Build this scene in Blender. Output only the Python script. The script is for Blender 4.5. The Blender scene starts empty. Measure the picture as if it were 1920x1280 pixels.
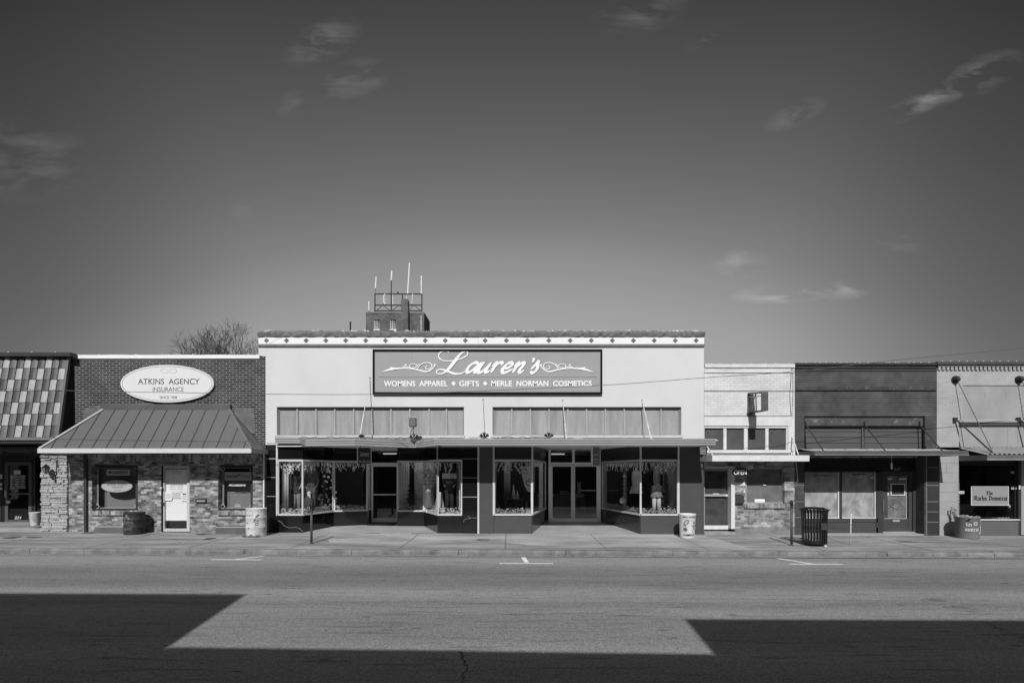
import bpy, bmesh, math, random
from mathutils import Vector, Matrix
R = math.radians
F = 955.0      # focal length in photo pixels
D = 17.7       # distance of the shop fronts
CZ = 2.13      # eye height above the pavement at the shop fronts
HZ = 885.0
scene = bpy.context.scene
random.seed(7)
# ---------------------------------------------------------------- camera
cd = bpy.data.cameras.new('camera'); cam = bpy.data.objects.new('camera', cd)
scene.collection.objects.link(cam); scene.camera = cam
cam.location = (0, 0, CZ); cam.rotation_euler = (R(90), 0, 0)
cd.sensor_width = 36; cd.lens = F/1920*36; cd.shift_y = (HZ-640)/1920
cd.clip_start = .05; cd.clip_end = 6000
# ---------------------------------------------------------------- light
ALT = math.atan(.80); TAZ = .09; AZ = math.atan(TAZ)
SKY_GAIN = 0.80; SKY_POW = 1.45
w = bpy.data.worlds.new('World'); scene.world = w; w.use_nodes = True
nt = w.node_tree; N = nt.nodes; L = nt.links; N.clear()
def nd(t, **k):
    n = N.new(t)
    for a, b in k.items(): setattr(n, a, b)
    return n
def mth(op, a, b=None, clamp=False):
    n = nd('ShaderNodeMath', operation=op, use_clamp=clamp)
    for i, v in enumerate((a, b)):
        if v is None: continue
        if isinstance(v, (int, float)): n.inputs[i].default_value = v
        else: L.new(v, n.inputs[i])
    return n.outputs[0]
sky = nd('ShaderNodeTexSky', sky_type='NISHITA', sun_disc=False)
sky.sun_elevation = ALT; sky.sun_rotation = R(180)+AZ
sky.altitude = 200; sky.air_density = 1.0; sky.dust_density = 1.2; sky.ozone_density = 2.0
sep = nd('ShaderNodeSeparateColor'); L.new(sky.outputs[0], sep.inputs[0])
# black and white through a red filter: the red of the sky only
def curve(src, pts):
    fc = nd('ShaderNodeFloatCurve'); cm = fc.mapping; cv = cm.curves[0]
    for q in pts[1:-1]: cv.points.new(*q)
    cv.points[0].location = pts[0]; cv.points[len(cv.points)-1].location = pts[-1]; cm.update()
    L.new(src, fc.inputs['Value']); return mth('MULTIPLY', fc.outputs[0], 4.0)
b1 = curve(mth('MULTIPLY', sep.outputs[0], .25), [(0,0),(.15,.09),(.19,.135),(.226,.25),(.3055,.475),(.38,.68),(.52,.80),(.62,.89),(1,.95)])
# polarised sky: darkest at right angles to the sun, pale opposite it
tcp = nd('ShaderNodeTexCoord'); vd = nd('ShaderNodeVectorMath', operation='DOT_PRODUCT'); L.new(tcp.outputs['Generated'], vd.inputs[0])
k_ = 1/math.sqrt(1.64); vd.inputs[1].default_value = (0, k_, -.8*k_)
b2 = curve(mth('MULTIPLY', mth('ADD', vd.outputs['Value'], 1.0), .5), [(0,.6),(.25,.45),(.42,.16),(.5,.06),(.55,.095),(.573,.135),(.636,.25),(.7065,.47),(.745,.70),(.80,.93),(.85,1.0),(1,1.)])
sxp = nd('ShaderNodeSeparateXYZ'); L.new(tcp.outputs['Generated'], sxp.inputs[0]); sm = nd('ShaderNodeMapRange', interpolation_type='SMOOTHSTEP')
L.new(mth('ABSOLUTE', sxp.outputs[0]), sm.inputs[0]); sm.inputs[1].default_value = .40; sm.inputs[2].default_value = .72; sm.inputs[3].default_value = 1; sm.inputs[4].default_value = .52  # sky dimmed towards the sides to imitate lens vignetting
base = mth('ADD', mth('MULTIPLY', b1, .1), mth('MULTIPLY', mth('MULTIPLY', b2, .92), sm.outputs[0]))
tc = nd('ShaderNodeTexCoord'); sx = nd('ShaderNodeSeparateXYZ'); L.new(tc.outputs['Generated'], sx.inputs[0])
yy = mth('MAXIMUM', mth('ABSOLUTE', sx.outputs[1]), .02)
cb = nd('ShaderNodeCombineXYZ'); L.new(mth('DIVIDE', sx.outputs[0], yy), cb.inputs[0]); L.new(mth('DIVIDE', sx.outputs[2], yy), cb.inputs[1])
nz = nd('ShaderNodeTexNoise'); nz.inputs['Scale'].default_value = 17; nz.inputs['Detail'].default_value = 10; nz.inputs['Roughness'].default_value = .6; nz.inputs['Distortion'].default_value = .35
nm = nd('ShaderNodeMapping'); nm.inputs['Rotation'].default_value = (0, 0, R(-24)); nm.inputs['Scale'].default_value = (.55, 1.5, 1); L.new(cb.outputs[0], nm.inputs[0]); L.new(nm.outputs[0], nz.inputs['Vector'])
total = None
for (px, py, a, rx, ry, s) in [(605,78,25,75,36,.9),(655,150,15,80,34,.8),(1200,22,8,90,40,.6),(1492,214,24,60,22,.9),(1715,198,27,75,20,1.2),(1790,165,26,80,22,.9),(1845,138,24,75,34,1.2),
                               (1388,494,0,55,28,.9),(1435,553,4,60,17,1.5),(1495,549,5,60,20,1.5),(1585,542,6,50,20,1.4),(50,300,0,130,80,.5),(1690,455,0,45,22,.5),(550,192,35,34,22,.5),(1320,75,30,50,14,.35),(465,392,10,40,20,.25)]:
    mp = nd('ShaderNodeMapping', vector_type='TEXTURE')
    mp.inputs['Location'].default_value = ((px-960)/F, (HZ-py)/F, 0); mp.inputs['Rotation'].default_value = (0, 0, R(a)); mp.inputs['Scale'].default_value = (rx/F*1.15, ry/F*1.15, 1)
    L.new(cb.outputs[0], mp.inputs[0]); g = nd('ShaderNodeTexGradient', gradient_type='SPHERICAL'); L.new(mp.outputs[0], g.inputs[0])
    t = mth('MULTIPLY', g.outputs['Fac'], s); total = t if total is None else mth('ADD', total, t)
cl = mth('MULTIPLY', total, mth('MULTIPLY', mth('SUBTRACT', nz.outputs['Fac'], .44), 4.0, clamp=True))
CLOUD = 1.45
final = mth('ADD', base, mth('MULTIPLY', cl, CLOUD))
bg = nd('ShaderNodeBackground'); L.new(final, bg.inputs[0]); bg.inputs[1].default_value = .10
wo = nd('ShaderNodeOutputWorld'); L.new(bg.outputs[0], wo.inputs[0])
sd = bpy.data.lights.new('sun', 'SUN'); sd.energy = 4.0; sd.angle = R(.53); sd.color = (1, 1, 1)
sun = bpy.data.objects.new('sun', sd); scene.collection.objects.link(sun)
dv = Vector((TAZ, 1, -.80*math.sqrt(1+TAZ*TAZ))); sun.rotation_euler = dv.to_track_quat('-Z', 'Y').to_euler(); sun.location = (0, -20, 30)
vs = scene.view_settings; vs.view_transform = 'Standard'; vs.look = 'None'; vs.exposure = 0; vs.gamma = 1
# ---------------------------------------------------------------- helpers
def X(px, d=D): return (px-960)*d/F
def Z(py, d=D): return CZ+(HZ-py)*d/F
def P(px, py, d=D): return Vector((X(px, d), d, Z(py, d)))
def gz(x, y=D):
    s = -.0042*x
    if y >= 14.4: return s-.06*max(0, (D-y))/3.3
    return s-.21+.05*math.exp(-((y-9)/4)**2)
C = scene.collection
def tagit(o, label=None, cat=None, group=None, kind=None):
    if label: o['label'] = label
    if cat: o['category'] = cat
    if group: o['group'] = group
    if kind: o['kind'] = kind
    return o
def thing(name, label, cat, loc=(0, 0, 0), group=None):
    o = bpy.data.objects.new(name, None); C.objects.link(o); o.location = loc; o.empty_display_size = .2
    return tagit(o, label, cat, group)
def rootloc(o):
    while o.parent: o = o.parent
    return Vector(o.location)
class MB:
    def __init__(s): s.v = []; s.f = []
    def add(s, vs, fs):
        n = len(s.v); s.v += [Vector(a) for a in vs]; s.f += [[i+n for i in f] for f in fs]; return s
    def box(s, x0, x1, y0, y1, z0, z1):
        vs = [(x, y, z) for z in (z0, z1) for y in (y0, y1) for x in (x0, x1)]
        return s.add(vs, [(0,2,3,1),(4,5,7,6),(0,1,5,4),(2,6,7,3),(0,4,6,2),(1,3,7,5)])
    def pb(s, px0, px1, py0, py1, d=D, t=.05):          # front face seen at these photo coordinates at depth d, thickness t behind
        return s.box(X(px0, d), X(px1, d), d, d+t, Z(py1, d), Z(py0, d))
    def wallseg(s, a, b, z0, z1, t=.06, o=0.):           # upright panel from plan point a to b; +t behind (left-hand normal), o offset
        a = Vector(a); b = Vector(b); u = (b-a).normalized(); n = Vector((-u.y, u.x))
        p = [a+n*o, b+n*o, b+n*(o+t), a+n*(o+t)]
        return s.add([(q.x, q.y, z) for z in (z0, z1) for q in p], [(3,2,1,0),(4,5,6,7),(0,1,5,4),(1,2,6,5),(2,3,7,6),(3,0,4,7)])
    def prism(s, pts, y0, y1):                           # polygon in x,z
        n = len(pts)
        return s.add([(p[0], y0, p[1]) for p in pts]+[(p[0], y1, p[1]) for p in pts],
                     [list(range(n)), list(range(2*n-1, n-1, -1))]+[(i, i+n, (i+1) % n+n, (i+1) % n) for i in range(n)])
    def slab(s, pts, z0, z1):                            # polygon in x,y
        n = len(pts)
        return s.add([(p[0], p[1], z0) for p in pts]+[(p[0], p[1], z1) for p in pts],
                     [list(range(n-1, -1, -1)), list(range(n, 2*n))]+[(i, (i+1) % n, (i+1) % n+n, i+n) for i in range(n)])
    def tube(s, path, r, n=6, cap=True):
        path = [Vector(p) for p in path]; rs = r if isinstance(r, (list, tuple)) else [r]*len(path)
        base = len(s.v); m = len(path); ref = None
        for i, p in enumerate(path):
            t = (path[min(i+1, m-1)]-path[max(i-1, 0)])
            t = t.normalized() if t.length > 1e-9 else Vector((0, 0, 1))
            if ref is None: ref = Vector((0, 1, 0)) if abs(t.y) < .9 else Vector((1, 0, 0))
            u = t.cross(ref).normalized(); ref = u.cross(t).normalized()
            for k in range(n):
                a = 2*math.pi*k/n; s.v.append(p+(u*math.cos(a)+ref*math.sin(a))*rs[i])
        for i in range(m-1):
            for k in range(n):
                a = base+i*n+k; b = base+i*n+(k+1) % n; s.f.append([a, b, b+n, a+n])
        if cap: s.f.append([base+k for k in range(n)][::-1]); s.f.append([base+(m-1)*n+k for k in range(n)])
        return s
    def loft(s, rings, n=16, cap=True):                  # rings (z, cx, cy, rx, ry)
        base = len(s.v); m = len(rings)
        for (z, cx, cy, rx, ry) in rings:
            for k in range(n):
                a = 2*math.pi*k/n; s.v.append(Vector((cx+rx*math.cos(a), cy+ry*math.sin(a), z)))
        for i in range(m-1):
            for k in range(n):
                a = base+i*n+k; b = base+i*n+(k+1) % n; s.f.append([a, b, b+n, a+n])
        if cap: s.f.append([base+k for k in range(n)][::-1]); s.f.append([base+(m-1)*n+k for k in range(n)])
        return s
    def ball(s, c, r, n=8, sz=1.):
        c = Vector(c)
        return s.loft([(c.z+r*sz*math.sin(a), c.x, c.y, r*math.cos(a)+1e-4, r*math.cos(a)+1e-4) for a in [R(-89), R(-60), R(-30), 0, R(30), R(60), R(89)]], n)
    def ell(s, cx, cz, rx, rz, y0, y1, n=40): return s.prism([(cx+rx*math.cos(2*math.pi*k/n), cz+rz*math.sin(2*math.pi*k/n)) for k in range(n)], y0, y1)
    def ring(s, cx, cz, rx, rz, w_, y0, y1, n=48):
        for k in range(n):
            a = 2*math.pi*k/n; b = 2*math.pi*(k+1)/n
            s.prism([(cx+rx*math.cos(a), cz+rz*math.sin(a)), (cx+rx*math.cos(b), cz+rz*math.sin(b)), (cx+(rx-w_)*math.cos(b), cz+(rz-w_)*math.sin(b)), (cx+(rx-w_)*math.cos(a), cz+(rz-w_)*math.sin(a))], y0, y1)
        return s
    def holes(s, x0, x1, z0, z1, hs, y0, t):             # wall in the x,z plane with rectangular openings
        xs = sorted(set([x0, x1]+[min(max(a, x0), x1) for h in hs for a in h[:2]])); zs = sorted(set([z0, z1]+[min(max(a, z0), z1) for h in hs for a in h[2:]]))
        nx, nz_ = len(xs)-1, len(zs)-1
        def solid(i, j):
            if i < 0 or j < 0 or i >= nx or j >= nz_: return False
            cx, cz = (xs[i]+xs[i+1])/2, (zs[j]+zs[j+1])/2
            return not any(h[0] < cx < h[1] and h[2] < cz < h[3] for h in hs)
        for i in range(nx):
            for j in range(nz_):
                if not solid(i, j): continue
                a, b, c, d = xs[i], xs[i+1], zs[j], zs[j+1]; y1 = y0+t
                s.add([(a,y0,c),(b,y0,c),(b,y0,d),(a,y0,d)], [(0,1,2,3)]); s.add([(a,y1,c),(a,y1,d),(b,y1,d),(b,y1,c)], [(0,1,2,3)])
                if not solid(i-1, j): s.add([(a,y0,c),(a,y0,d),(a,y1,d),(a,y1,c)], [(0,1,2,3)])
                if not solid(i+1, j): s.add([(b,y0,c),(b,y1,c),(b,y1,d),(b,y0,d)], [(0,1,2,3)])
                if not solid(i, j-1): s.add([(a,y0,c),(a,y1,c),(b,y1,c),(b,y0,c)], [(0,1,2,3)])
                if not solid(i, j+1): s.add([(a,y0,d),(b,y0,d),(b,y1,d),(a,y1,d)], [(0,1,2,3)])
        return s
    def frame(s, px0, px1, py0, py1, w_, d, t):          # rectangular frame, w_ metres wide, outer edge at the photo coordinates
        x0, x1, z0, z1 = X(px0, d), X(px1, d), Z(py1, d), Z(py0, d)
        return s.holes(x0, x1, z0, z1, [(x0+w_, x1-w_, z0+w_, z1-w_)], d, t)
    def build(s, name, m, parent=None, smooth=False, bevel=0, label=None, kind=None, recalc=True):
        off = rootloc(parent) if parent else Vector((0, 0, 0))
        me = bpy.data.meshes.new(name); me.from_pydata([tuple(v-off) for v in s.v], [], s.f)
        ms = m if isinstance(m, (list, tuple)) else [m]
        for q in ms: me.materials.append(q)
        if recalc:
            bm = bmesh.new(); bm.from_mesh(me); bmesh.ops.recalc_face_normals(bm, faces=bm.faces); bm.to_mesh(me); bm.free()
        if smooth: me.polygons.foreach_set('use_smooth', [True]*len(me.polygons))
        o = bpy.data.objects.new(name, me); C.objects.link(o)
        if parent: o.parent = parent
        if bevel:
            b = o.modifiers.new('bevel', 'BEVEL'); b.width = bevel; b.segments = 2; b.limit_method = 'ANGLE'
        return tagit(o, label, None, None, kind)
def single(mb, name, m, label, cat, loc=(0,0,0), group=None, **k):
    e = bpy.data.objects.new('tmp', None); e.location = loc
    o = mb.build(name, m, None, **k)
    off = Vector(loc)
    for v in o.data.vertices: v.co -= off
    o.location = loc; bpy.data.objects.remove(e)
    return tagit(o, label, cat, group)
def copy_tree(o, parent=None, loc=None, label=None):
    c = o.copy(); C.objects.link(c); c.parent = parent
    if loc is not None: c.location = loc
    if label: c['label'] = label
    for ch in [q for q in bpy.data.objects if q.parent == o]: copy_tree(ch, c)
    return c
# ---------------------------------------------------------------- materials
def newmat(name):
    m = bpy.data.materials.new(name); m.use_nodes = True; t = m.node_tree; b = t.nodes['Principled BSDF']; return m, t, b
def M(name, v, rough=.8, amp=.25, scale=1.5, fine=.12, fscale=40, bump=.15, spec=.3, metal=0., stretch=(1, 1, 1), spots=0., coat=0.):
    m, t, b = newmat(name); n = t.nodes; l = t.links
    def mm(op, a, c):
        q = n.new('ShaderNodeMath'); q.operation = op
        for i, z in enumerate((a, c)):
            if isinstance(z, (int, float)): q.inputs[i].default_value = z
            else: l.new(z, q.inputs[i])
        return q.outputs[0]
    g = n.new('ShaderNodeNewGeometry'); mp = n.new('ShaderNodeMapping'); mp.inputs['Scale'].default_value = stretch; l.new(g.outputs['Position'], mp.inputs[0])
    a = n.new('ShaderNodeTexNoise'); a.inputs['Scale'].default_value = scale; a.inputs['Detail'].default_value = 7; a.inputs['Roughness'].default_value = .6; l.new(mp.outputs[0], a.inputs['Vector'])
    c = n.new('ShaderNodeTexNoise'); c.inputs['Scale'].default_value = fscale; c.inputs['Detail'].default_value = 3; l.new(g.outputs['Position'], c.inputs['Vector'])
    f = mm('MAXIMUM', mm('ADD', 1-1.9*amp-1.5*fine, mm('ADD', mm('MULTIPLY', a.outputs[0], 3.8*amp), mm('MULTIPLY', c.outputs[0], 3*fine))), .12)
    if spots:
        s_ = n.new('ShaderNodeTexNoise'); s_.inputs['Scale'].default_value = scale*4; s_.inputs['Detail'].default_value = 5; l.new(mp.outputs[0], s_.inputs['Vector'])
        r_ = n.new('ShaderNodeMapRange'); r_.inputs[1].default_value = .6; r_.inputs[2].default_value = .7; r_.inputs[3].default_value = 1; r_.inputs[4].default_value = 1-spots; l.new(s_.outputs[0], r_.inputs[0])
        f = mm('MULTIPLY', f, r_.outputs[0])
    f = mm('MULTIPLY', f, v); l.new(f, b.inputs['Base Color'])
    b.inputs['Roughness'].default_value = rough; b.inputs['Specular IOR Level'].default_value = spec; b.inputs['Metallic'].default_value = metal
    if coat: b.inputs['Coat Weight'].default_value = coat
    if bump:
        u = n.new('ShaderNodeBump'); u.inputs['Strength'].default_value = bump; u.inputs['Distance'].default_value = .01; l.new(c.outputs[0], u.inputs['Height']); l.new(u.outputs[0], b.inputs['Normal'])
    return m
def BR(name, c1, c2, mortar, bw=.23, bh=.079, ms=.011, blotch=.5, bscale=2.5, bump=.6, upright=False, rowonly=False, bias=0., rough=.85, each=0.):
    m, t, b = newmat(name); n = t.nodes; l = t.links
    g = n.new('ShaderNodeNewGeometry'); s_ = n.new('ShaderNodeSeparateXYZ'); l.new(g.outputs['Position'], s_.inputs[0])
    c_ = n.new('ShaderNodeCombineXYZ')
    ad = n.new('ShaderNodeMath'); ad.operation = 'ADD'; l.new(s_.outputs[0], ad.inputs[0]); l.new(s_.outputs[1], ad.inputs[1])
    if upright: l.new(s_.outputs[2], c_.inputs[0]); l.new(ad.outputs[0], c_.inputs[1])
    else: l.new(ad.outputs[0], c_.inputs[0]); l.new(s_.outputs[2], c_.inputs[1])
    k = n.new('ShaderNodeTexBrick'); l.new(c_.outputs[0], k.inputs['Vector'])
    k.inputs['Scale'].default_value = 1; k.inputs['Brick Width'].default_value = 50. if rowonly else bw; k.inputs['Row Height'].default_value = bh; k.inputs['Mortar Size'].default_value = ms/2
    k.inputs['Mortar Smooth'].default_value = .15; k.inputs['Bias'].default_value = bias
    for q, c in (('Color1', c1), ('Color2', c2), ('Mortar', mortar)): k.inputs[q].default_value = (c, c, c, 1)
    a = n.new('ShaderNodeTexNoise'); a.inputs['Scale'].default_value = bscale; a.inputs['Detail'].default_value = 8; a.inputs['Roughness'].default_value = .65; l.new(g.outputs['Position'], a.inputs['Vector'])
    r_ = n.new('ShaderNodeMapRange'); r_.inputs[1].default_value = .3; r_.inputs[2].default_value = .7; r_.inputs[3].default_value = 1-blotch; r_.inputs[4].default_value = 1+blotch; l.new(a.outputs[0], r_.inputs[0])
    x_ = n.new('ShaderNodeMix'); x_.data_type = 'RGBA'; x_.blend_type = 'MULTIPLY'; x_.inputs[0].default_value = 1; l.new(k.outputs['Color'], x_.inputs[6]); l.new(r_.outputs[0], x_.inputs[7])
    out = x_.outputs[2]
    if each:    # odd bricks much lighter, others darker
        def mm(op, p, q=None):
            z = n.new('ShaderNodeMath'); z.operation = op
            for i, v in enumerate((p, q)):
                if v is None: continue
                if isinstance(v, (int, float)): z.inputs[i].default_value = v
                else: l.new(v, z.inputs[i])
            return z.outputs[0]
        sp = n.new('ShaderNodeSeparateXYZ'); l.new(c_.outputs[0], sp.inputs[0])
        row = mm('FLOOR', mm('DIVIDE', sp.outputs[1], bh)); ev = mm('SUBTRACT', 1., mm('PINGPONG', row, 1.))
        col = mm('FLOOR', mm('DIVIDE', mm('ADD', sp.outputs[0], mm('MULTIPLY', ev, bw*.5)), bw))
        cw_ = n.new('ShaderNodeCombineXYZ'); l.new(col, cw_.inputs[0]); l.new(row, cw_.inputs[1])
        w_ = n.new('ShaderNodeTexWhiteNoise'); w_.noise_dimensions = '2D'; l.new(cw_.outputs[0], w_.inputs['Vector'])
        bw_ = n.new('ShaderNodeSeparateColor'); l.new(w_.outputs['Color'], bw_.inputs[0])
        r2 = n.new('ShaderNodeMapRange'); r2.inputs[1].default_value = 0; r2.inputs[2].default_value = 1; r2.inputs[3].default_value = 1-each; r2.inputs[4].default_value = 1+each; l.new(bw_.outputs[0], r2.inputs[0])
        x2 = n.new('ShaderNodeMix'); x2.data_type = 'RGBA'; x2.blend_type = 'MULTIPLY'; x2.inputs[0].default_value = 1; l.new(out, x2.inputs[6]); l.new(r2.outputs[0], x2.inputs[7]); out = x2.outputs[2]
    l.new(out, b.inputs['Base Color']); b.inputs['Roughness'].default_value = rough; b.inputs['Specular IOR Level'].default_value = .25
    if bump:
        u = n.new('ShaderNodeBump'); u.inputs['Strength'].default_value = bump; u.inputs['Distance'].default_value = .008; u.invert = True; l.new(k.outputs['Fac'], u.inputs['Height']); l.new(u.outputs[0], b.inputs['Normal'])
    return m
def GLASS(name, tr=.85, refl=1., ior=1.5, base=0.):
    m = bpy.data.materials.new(name); m.use_nodes = True; t = m.node_tree; n = t.nodes; l = t.links; n.clear()
    a = n.new('ShaderNodeBsdfTransparent'); a.inputs[0].default_value = (tr, tr, tr, 1); g = n.new('ShaderNodeBsdfGlossy'); g.inputs['Roughness'].default_value = .015
    g.inputs[0].default_value = (refl, refl, refl, 1)
    ge = n.new('ShaderNodeNewGeometry'); dt_ = n.new('ShaderNodeVectorMath'); dt_.operation = 'DOT_PRODUCT'; l.new(ge.outputs['Normal'], dt_.inputs[0]); l.new(ge.outputs['Incoming'], dt_.inputs[1])
    def mm(op, p, q=None):
        z = n.new('ShaderNodeMath'); z.operation = op; z.use_clamp = op != 'ABSOLUTE'
        for i, v in enumerate((p, q)):
            if v is None: continue
            if isinstance(v, (int, float)): z.inputs[i].default_value = v
            else: l.new(v, z.inputs[i])
        return z.outputs[0]
    sch = mm('ADD', mm('MULTIPLY', mm('POWER', mm('SUBTRACT', 1., mm('ABSOLUTE', dt_.outputs['Value'])), 5.), .96), .04)
    x_ = n.new('ShaderNodeMixShader'); o = n.new('ShaderNodeOutputMaterial')
    l.new(sch, x_.inputs[0]); l.new(a.outputs[0], x_.inputs[1]); l.new(g.outputs[0], x_.inputs[2]); l.new(x_.outputs[0], o.inputs[0]); return m
# ---------------------------------------------------------------- lettering
def text(s, px0, px1, py0, py1, d, m, parent, name='lettering', shear=0., bold=0., ext=.003, label=None):
    cu = bpy.data.curves.new('t', 'FONT'); cu.body = s; cu.align_x = 'CENTER'; cu.shear = shear; cu.offset = bold; cu.space_line = 1.0; cu.resolution_u = 4; cu.extrude = .001
    ob = bpy.data.objects.new('t', cu); C.objects.link(ob)
    me = bpy.data.meshes.new_from_object(ob); bpy.data.objects.remove(ob)
    xs = [v.co.x for v in me.vertices]; ys = [v.co.y for v in me.vertices]; a, b, c, e = min(xs), max(xs), min(ys), max(ys)
    x0, x1, z0, z1 = X(px0, d), X(px1, d), Z(py1, d), Z(py0, d); off = rootloc(parent) if parent else Vector((0, 0, 0))
    for v in me.vertices:
        x = x0+(v.co.x-a)/(b-a)*(x1-x0); z = z0+(v.co.y-c)/(e-c)*(z1-z0); y = d-(ext if v.co.z > 0 else 0)
        v.co = Vector((x, y, z))-off
    me.materials.clear(); me.materials.append(m); me.name = name
    o = bpy.data.objects.new(name, me); C.objects.link(o); o.parent = parent
    return tagit(o, label)
def catmull(p, n=6):
    out = []
    for i in range(len(p)-1):
        p0, p1, p2, p3 = p[max(i-1, 0)], p[i], p[i+1], p[min(i+2, len(p)-1)]
        for k in range(n):
            t = k/n
            out.append(tuple(.5*((2*p1[j])+(-p0[j]+p2[j])*t+(2*p0[j]-5*p1[j]+4*p2[j]-p3[j])*t*t+(-p0[j]+3*p1[j]-3*p2[j]+p3[j])*t*t*t) for j in range(len(p1))))
    return out+[tuple(p[-1])]
def stroke(mb, pts, wd, d, t=.01, smooth=True, nib=None, tf=None):
    """pts in photo pixels (x,y[,width factor]); a flat brush stroke standing t proud of depth d"""
    q = catmull(pts) if smooth and len(pts) > 2 else [tuple(p) for p in pts]
    if tf: q = [tuple(tf(p[0], p[1]))+tuple(p[2:]) for p in q]
    L_, R_ = [], []
    for i, p in enumerate(q):
        a, b = q[max(i-1, 0)], q[min(i+1, len(q)-1)]; dx, dy = b[0]-a[0], b[1]-a[1]; n_ = math.hypot(dx, dy) or 1
        ww = wd*(p[2] if len(p) > 2 else 1)
        if nib is not None: ww *= .5+.5*abs(math.sin(math.atan2(-dy, dx)-nib))
        if len(p) <= 2 and smooth: ww *= min(1, .35+.65*min(i, len(q)-1-i)/3)
        L_.append((p[0]-dy/n_*ww/2, p[1]+dx/n_*ww/2)); R_.append((p[0]+dy/n_*ww/2, p[1]-dx/n_*ww/2))
    mb.ns = getattr(mb, 'ns', 0)+1; y = d-t-mb.ns*8e-5
    base = len(mb.v)
    for (l_, r_) in zip(L_, R_):
        y -= 1.2e-5
        for e in (l_, r_):
            mb.v.append(Vector((X(e[0], d), y, Z(e[1], d))))
        for e in (l_, r_): mb.v.append(Vector((X(e[0], d), d-.0005, Z(e[1], d))))
    for i in range(len(q)-1):
        a = base+4*i; mb.f += [[a, a+1, a+5, a+4], [a+2, a, a+4, a+6], [a+1, a+3, a+7, a+5]]
GL = {'a': ([[(.05,.8),(.3,1),(.5,.85),(.5,.15),(.65,0)],[(.5,.5),(.1,.45),(.05,.15),(.25,0),(.5,.2)]],.75),'r': ([[(0,.85),(.15,1),(.15,.1),(.3,0)],[(.2,.8),(.4,1),(.5,.85)]],.6),
 'l': ([[(0,1.5),(.15,1.6),(.15,.1),(.3,0)]],.4),'i': ([[(0,.85),(.15,1),(.15,.1),(.3,0)],[(.08,1.4),(.22,1.5)]],.4),'n': ([[(0,.85),(.15,1),(.15,.1),(.25,0)],[(.2,.8),(.45,1),(.57,.85),(.57,.1),(.72,0)]],.82),
 'm': ([[(0,.85),(.15,1),(.15,.1),(.25,0)],[(.2,.8),(.4,1),(.52,.85),(.52,.1),(.62,0)],[(.57,.8),(.8,1),(.92,.85),(.92,.1),(1.07,0)]],1.17),'e': ([[(.1,.45),(.5,.7),(.35,1),(.1,.8),(.1,.2),(.3,0),(.55,.15)]],.65),
 'o': ([[(.3,1),(.08,.8),(.08,.2),(.3,0),(.52,.2),(.52,.8),(.3,1)]],.68),'c': ([[(.5,.85),(.3,1),(.08,.8),(.08,.2),(.3,0),(.5,.15)]],.6),'t': ([[(.15,1.3),(.15,.15),(.35,0)],[(0,1),(.4,1)]],.48),
 'h': ([[(0,1.5),(.15,1.6),(.15,.1),(.25,0)],[(.2,.8),(.45,1),(.57,.85),(.57,.2),(.45,-.15)]],.78),'M': ([[(-.05,.1),(.2,.15),(.2,1.3),(.05,1.5)],[(.25,1.3),(.55,1.5),(.62,1.3),(.62,.1)],[(.67,1.3),(.97,1.5),(1.05,1.2),(1.05,.1),(1.2,0)]],1.35),
 'D': ([[(0,1.4),(.5,1.5),(.95,1.1),(.95,.4),(.5,0),(.05,.1)],[(.35,1.3),(.3,.15)]],1.15),'T': ([[(0,1.3),(.3,1.5),(.7,1.35),(.95,1.5)],[(.3,1.2),(.12,.9),(.15,.3),(.45,0),(.85,.2)],[(.55,1.35),(.5,.35)]],1.05),' ': ([],.5)}
def blackletter(mb, s, px0, px1, pyb, xh, d, wd, t=.006):
    tot = sum(GL[c][1] for c in s); k = (px1-px0)/tot; x = px0
    for c in s:
        for st in GL[c][0]: stroke(mb, [(x+p[0]*k, pyb-p[1]*xh) for p in st], wd, d, t, smooth=False, nib=R(40))
        x += GL[c][1]*k
SC = {'a': [[(.8,.85),(.45,1.),(.12,.75),(.03,.35),(.22,.02),(.55,.25),(.85,.8)],[(.92,1.02),(.8,.35),(.9,.03),(1.15,.25)]],
 'u': [[(-.1,.65),(.14,1.),(.06,.4),(.2,.02),(.5,.15),(.8,.7)],[(.87,1.02),(.76,.35),(.88,.03),(1.15,.25)]],
 'r': [[(-.1,.6),(.16,1.05),(.13,.5),(.1,0)],[(.12,.5),(.32,.9),(.55,1.02),(.68,.9),(.62,.78)]],
 'e': [[(.08,.42),(.5,.5),(.7,.78),(.5,1.),(.2,.82),(.04,.4),(.25,.02),(.6,.08),(.95,.4)]],
 'n': [[(-.1,.6),(.14,1.02),(.1,.5),(.06,0)],[(.1,.45),(.4,.92),(.66,.95),(.66,.6),(.58,.25),(.74,.02),(1.,.25)]],
 's': [[(-.15,.3),(.2,.75),(.42,1.12),(.47,.8),(.62,.42),(.45,.06),(.15,0),(.02,.2)]]}
def script(mb, s, xs, base, xh, d, wd, t=.012, sl=.5, kx=.95):
    for c, x in zip(s, xs):
        for st in SC[c]: stroke(mb, st, wd, d, t, nib=R(35), tf=lambda a, b, x=x: (x+(a*kx+b*sl)*xh, base-b*xh))
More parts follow.
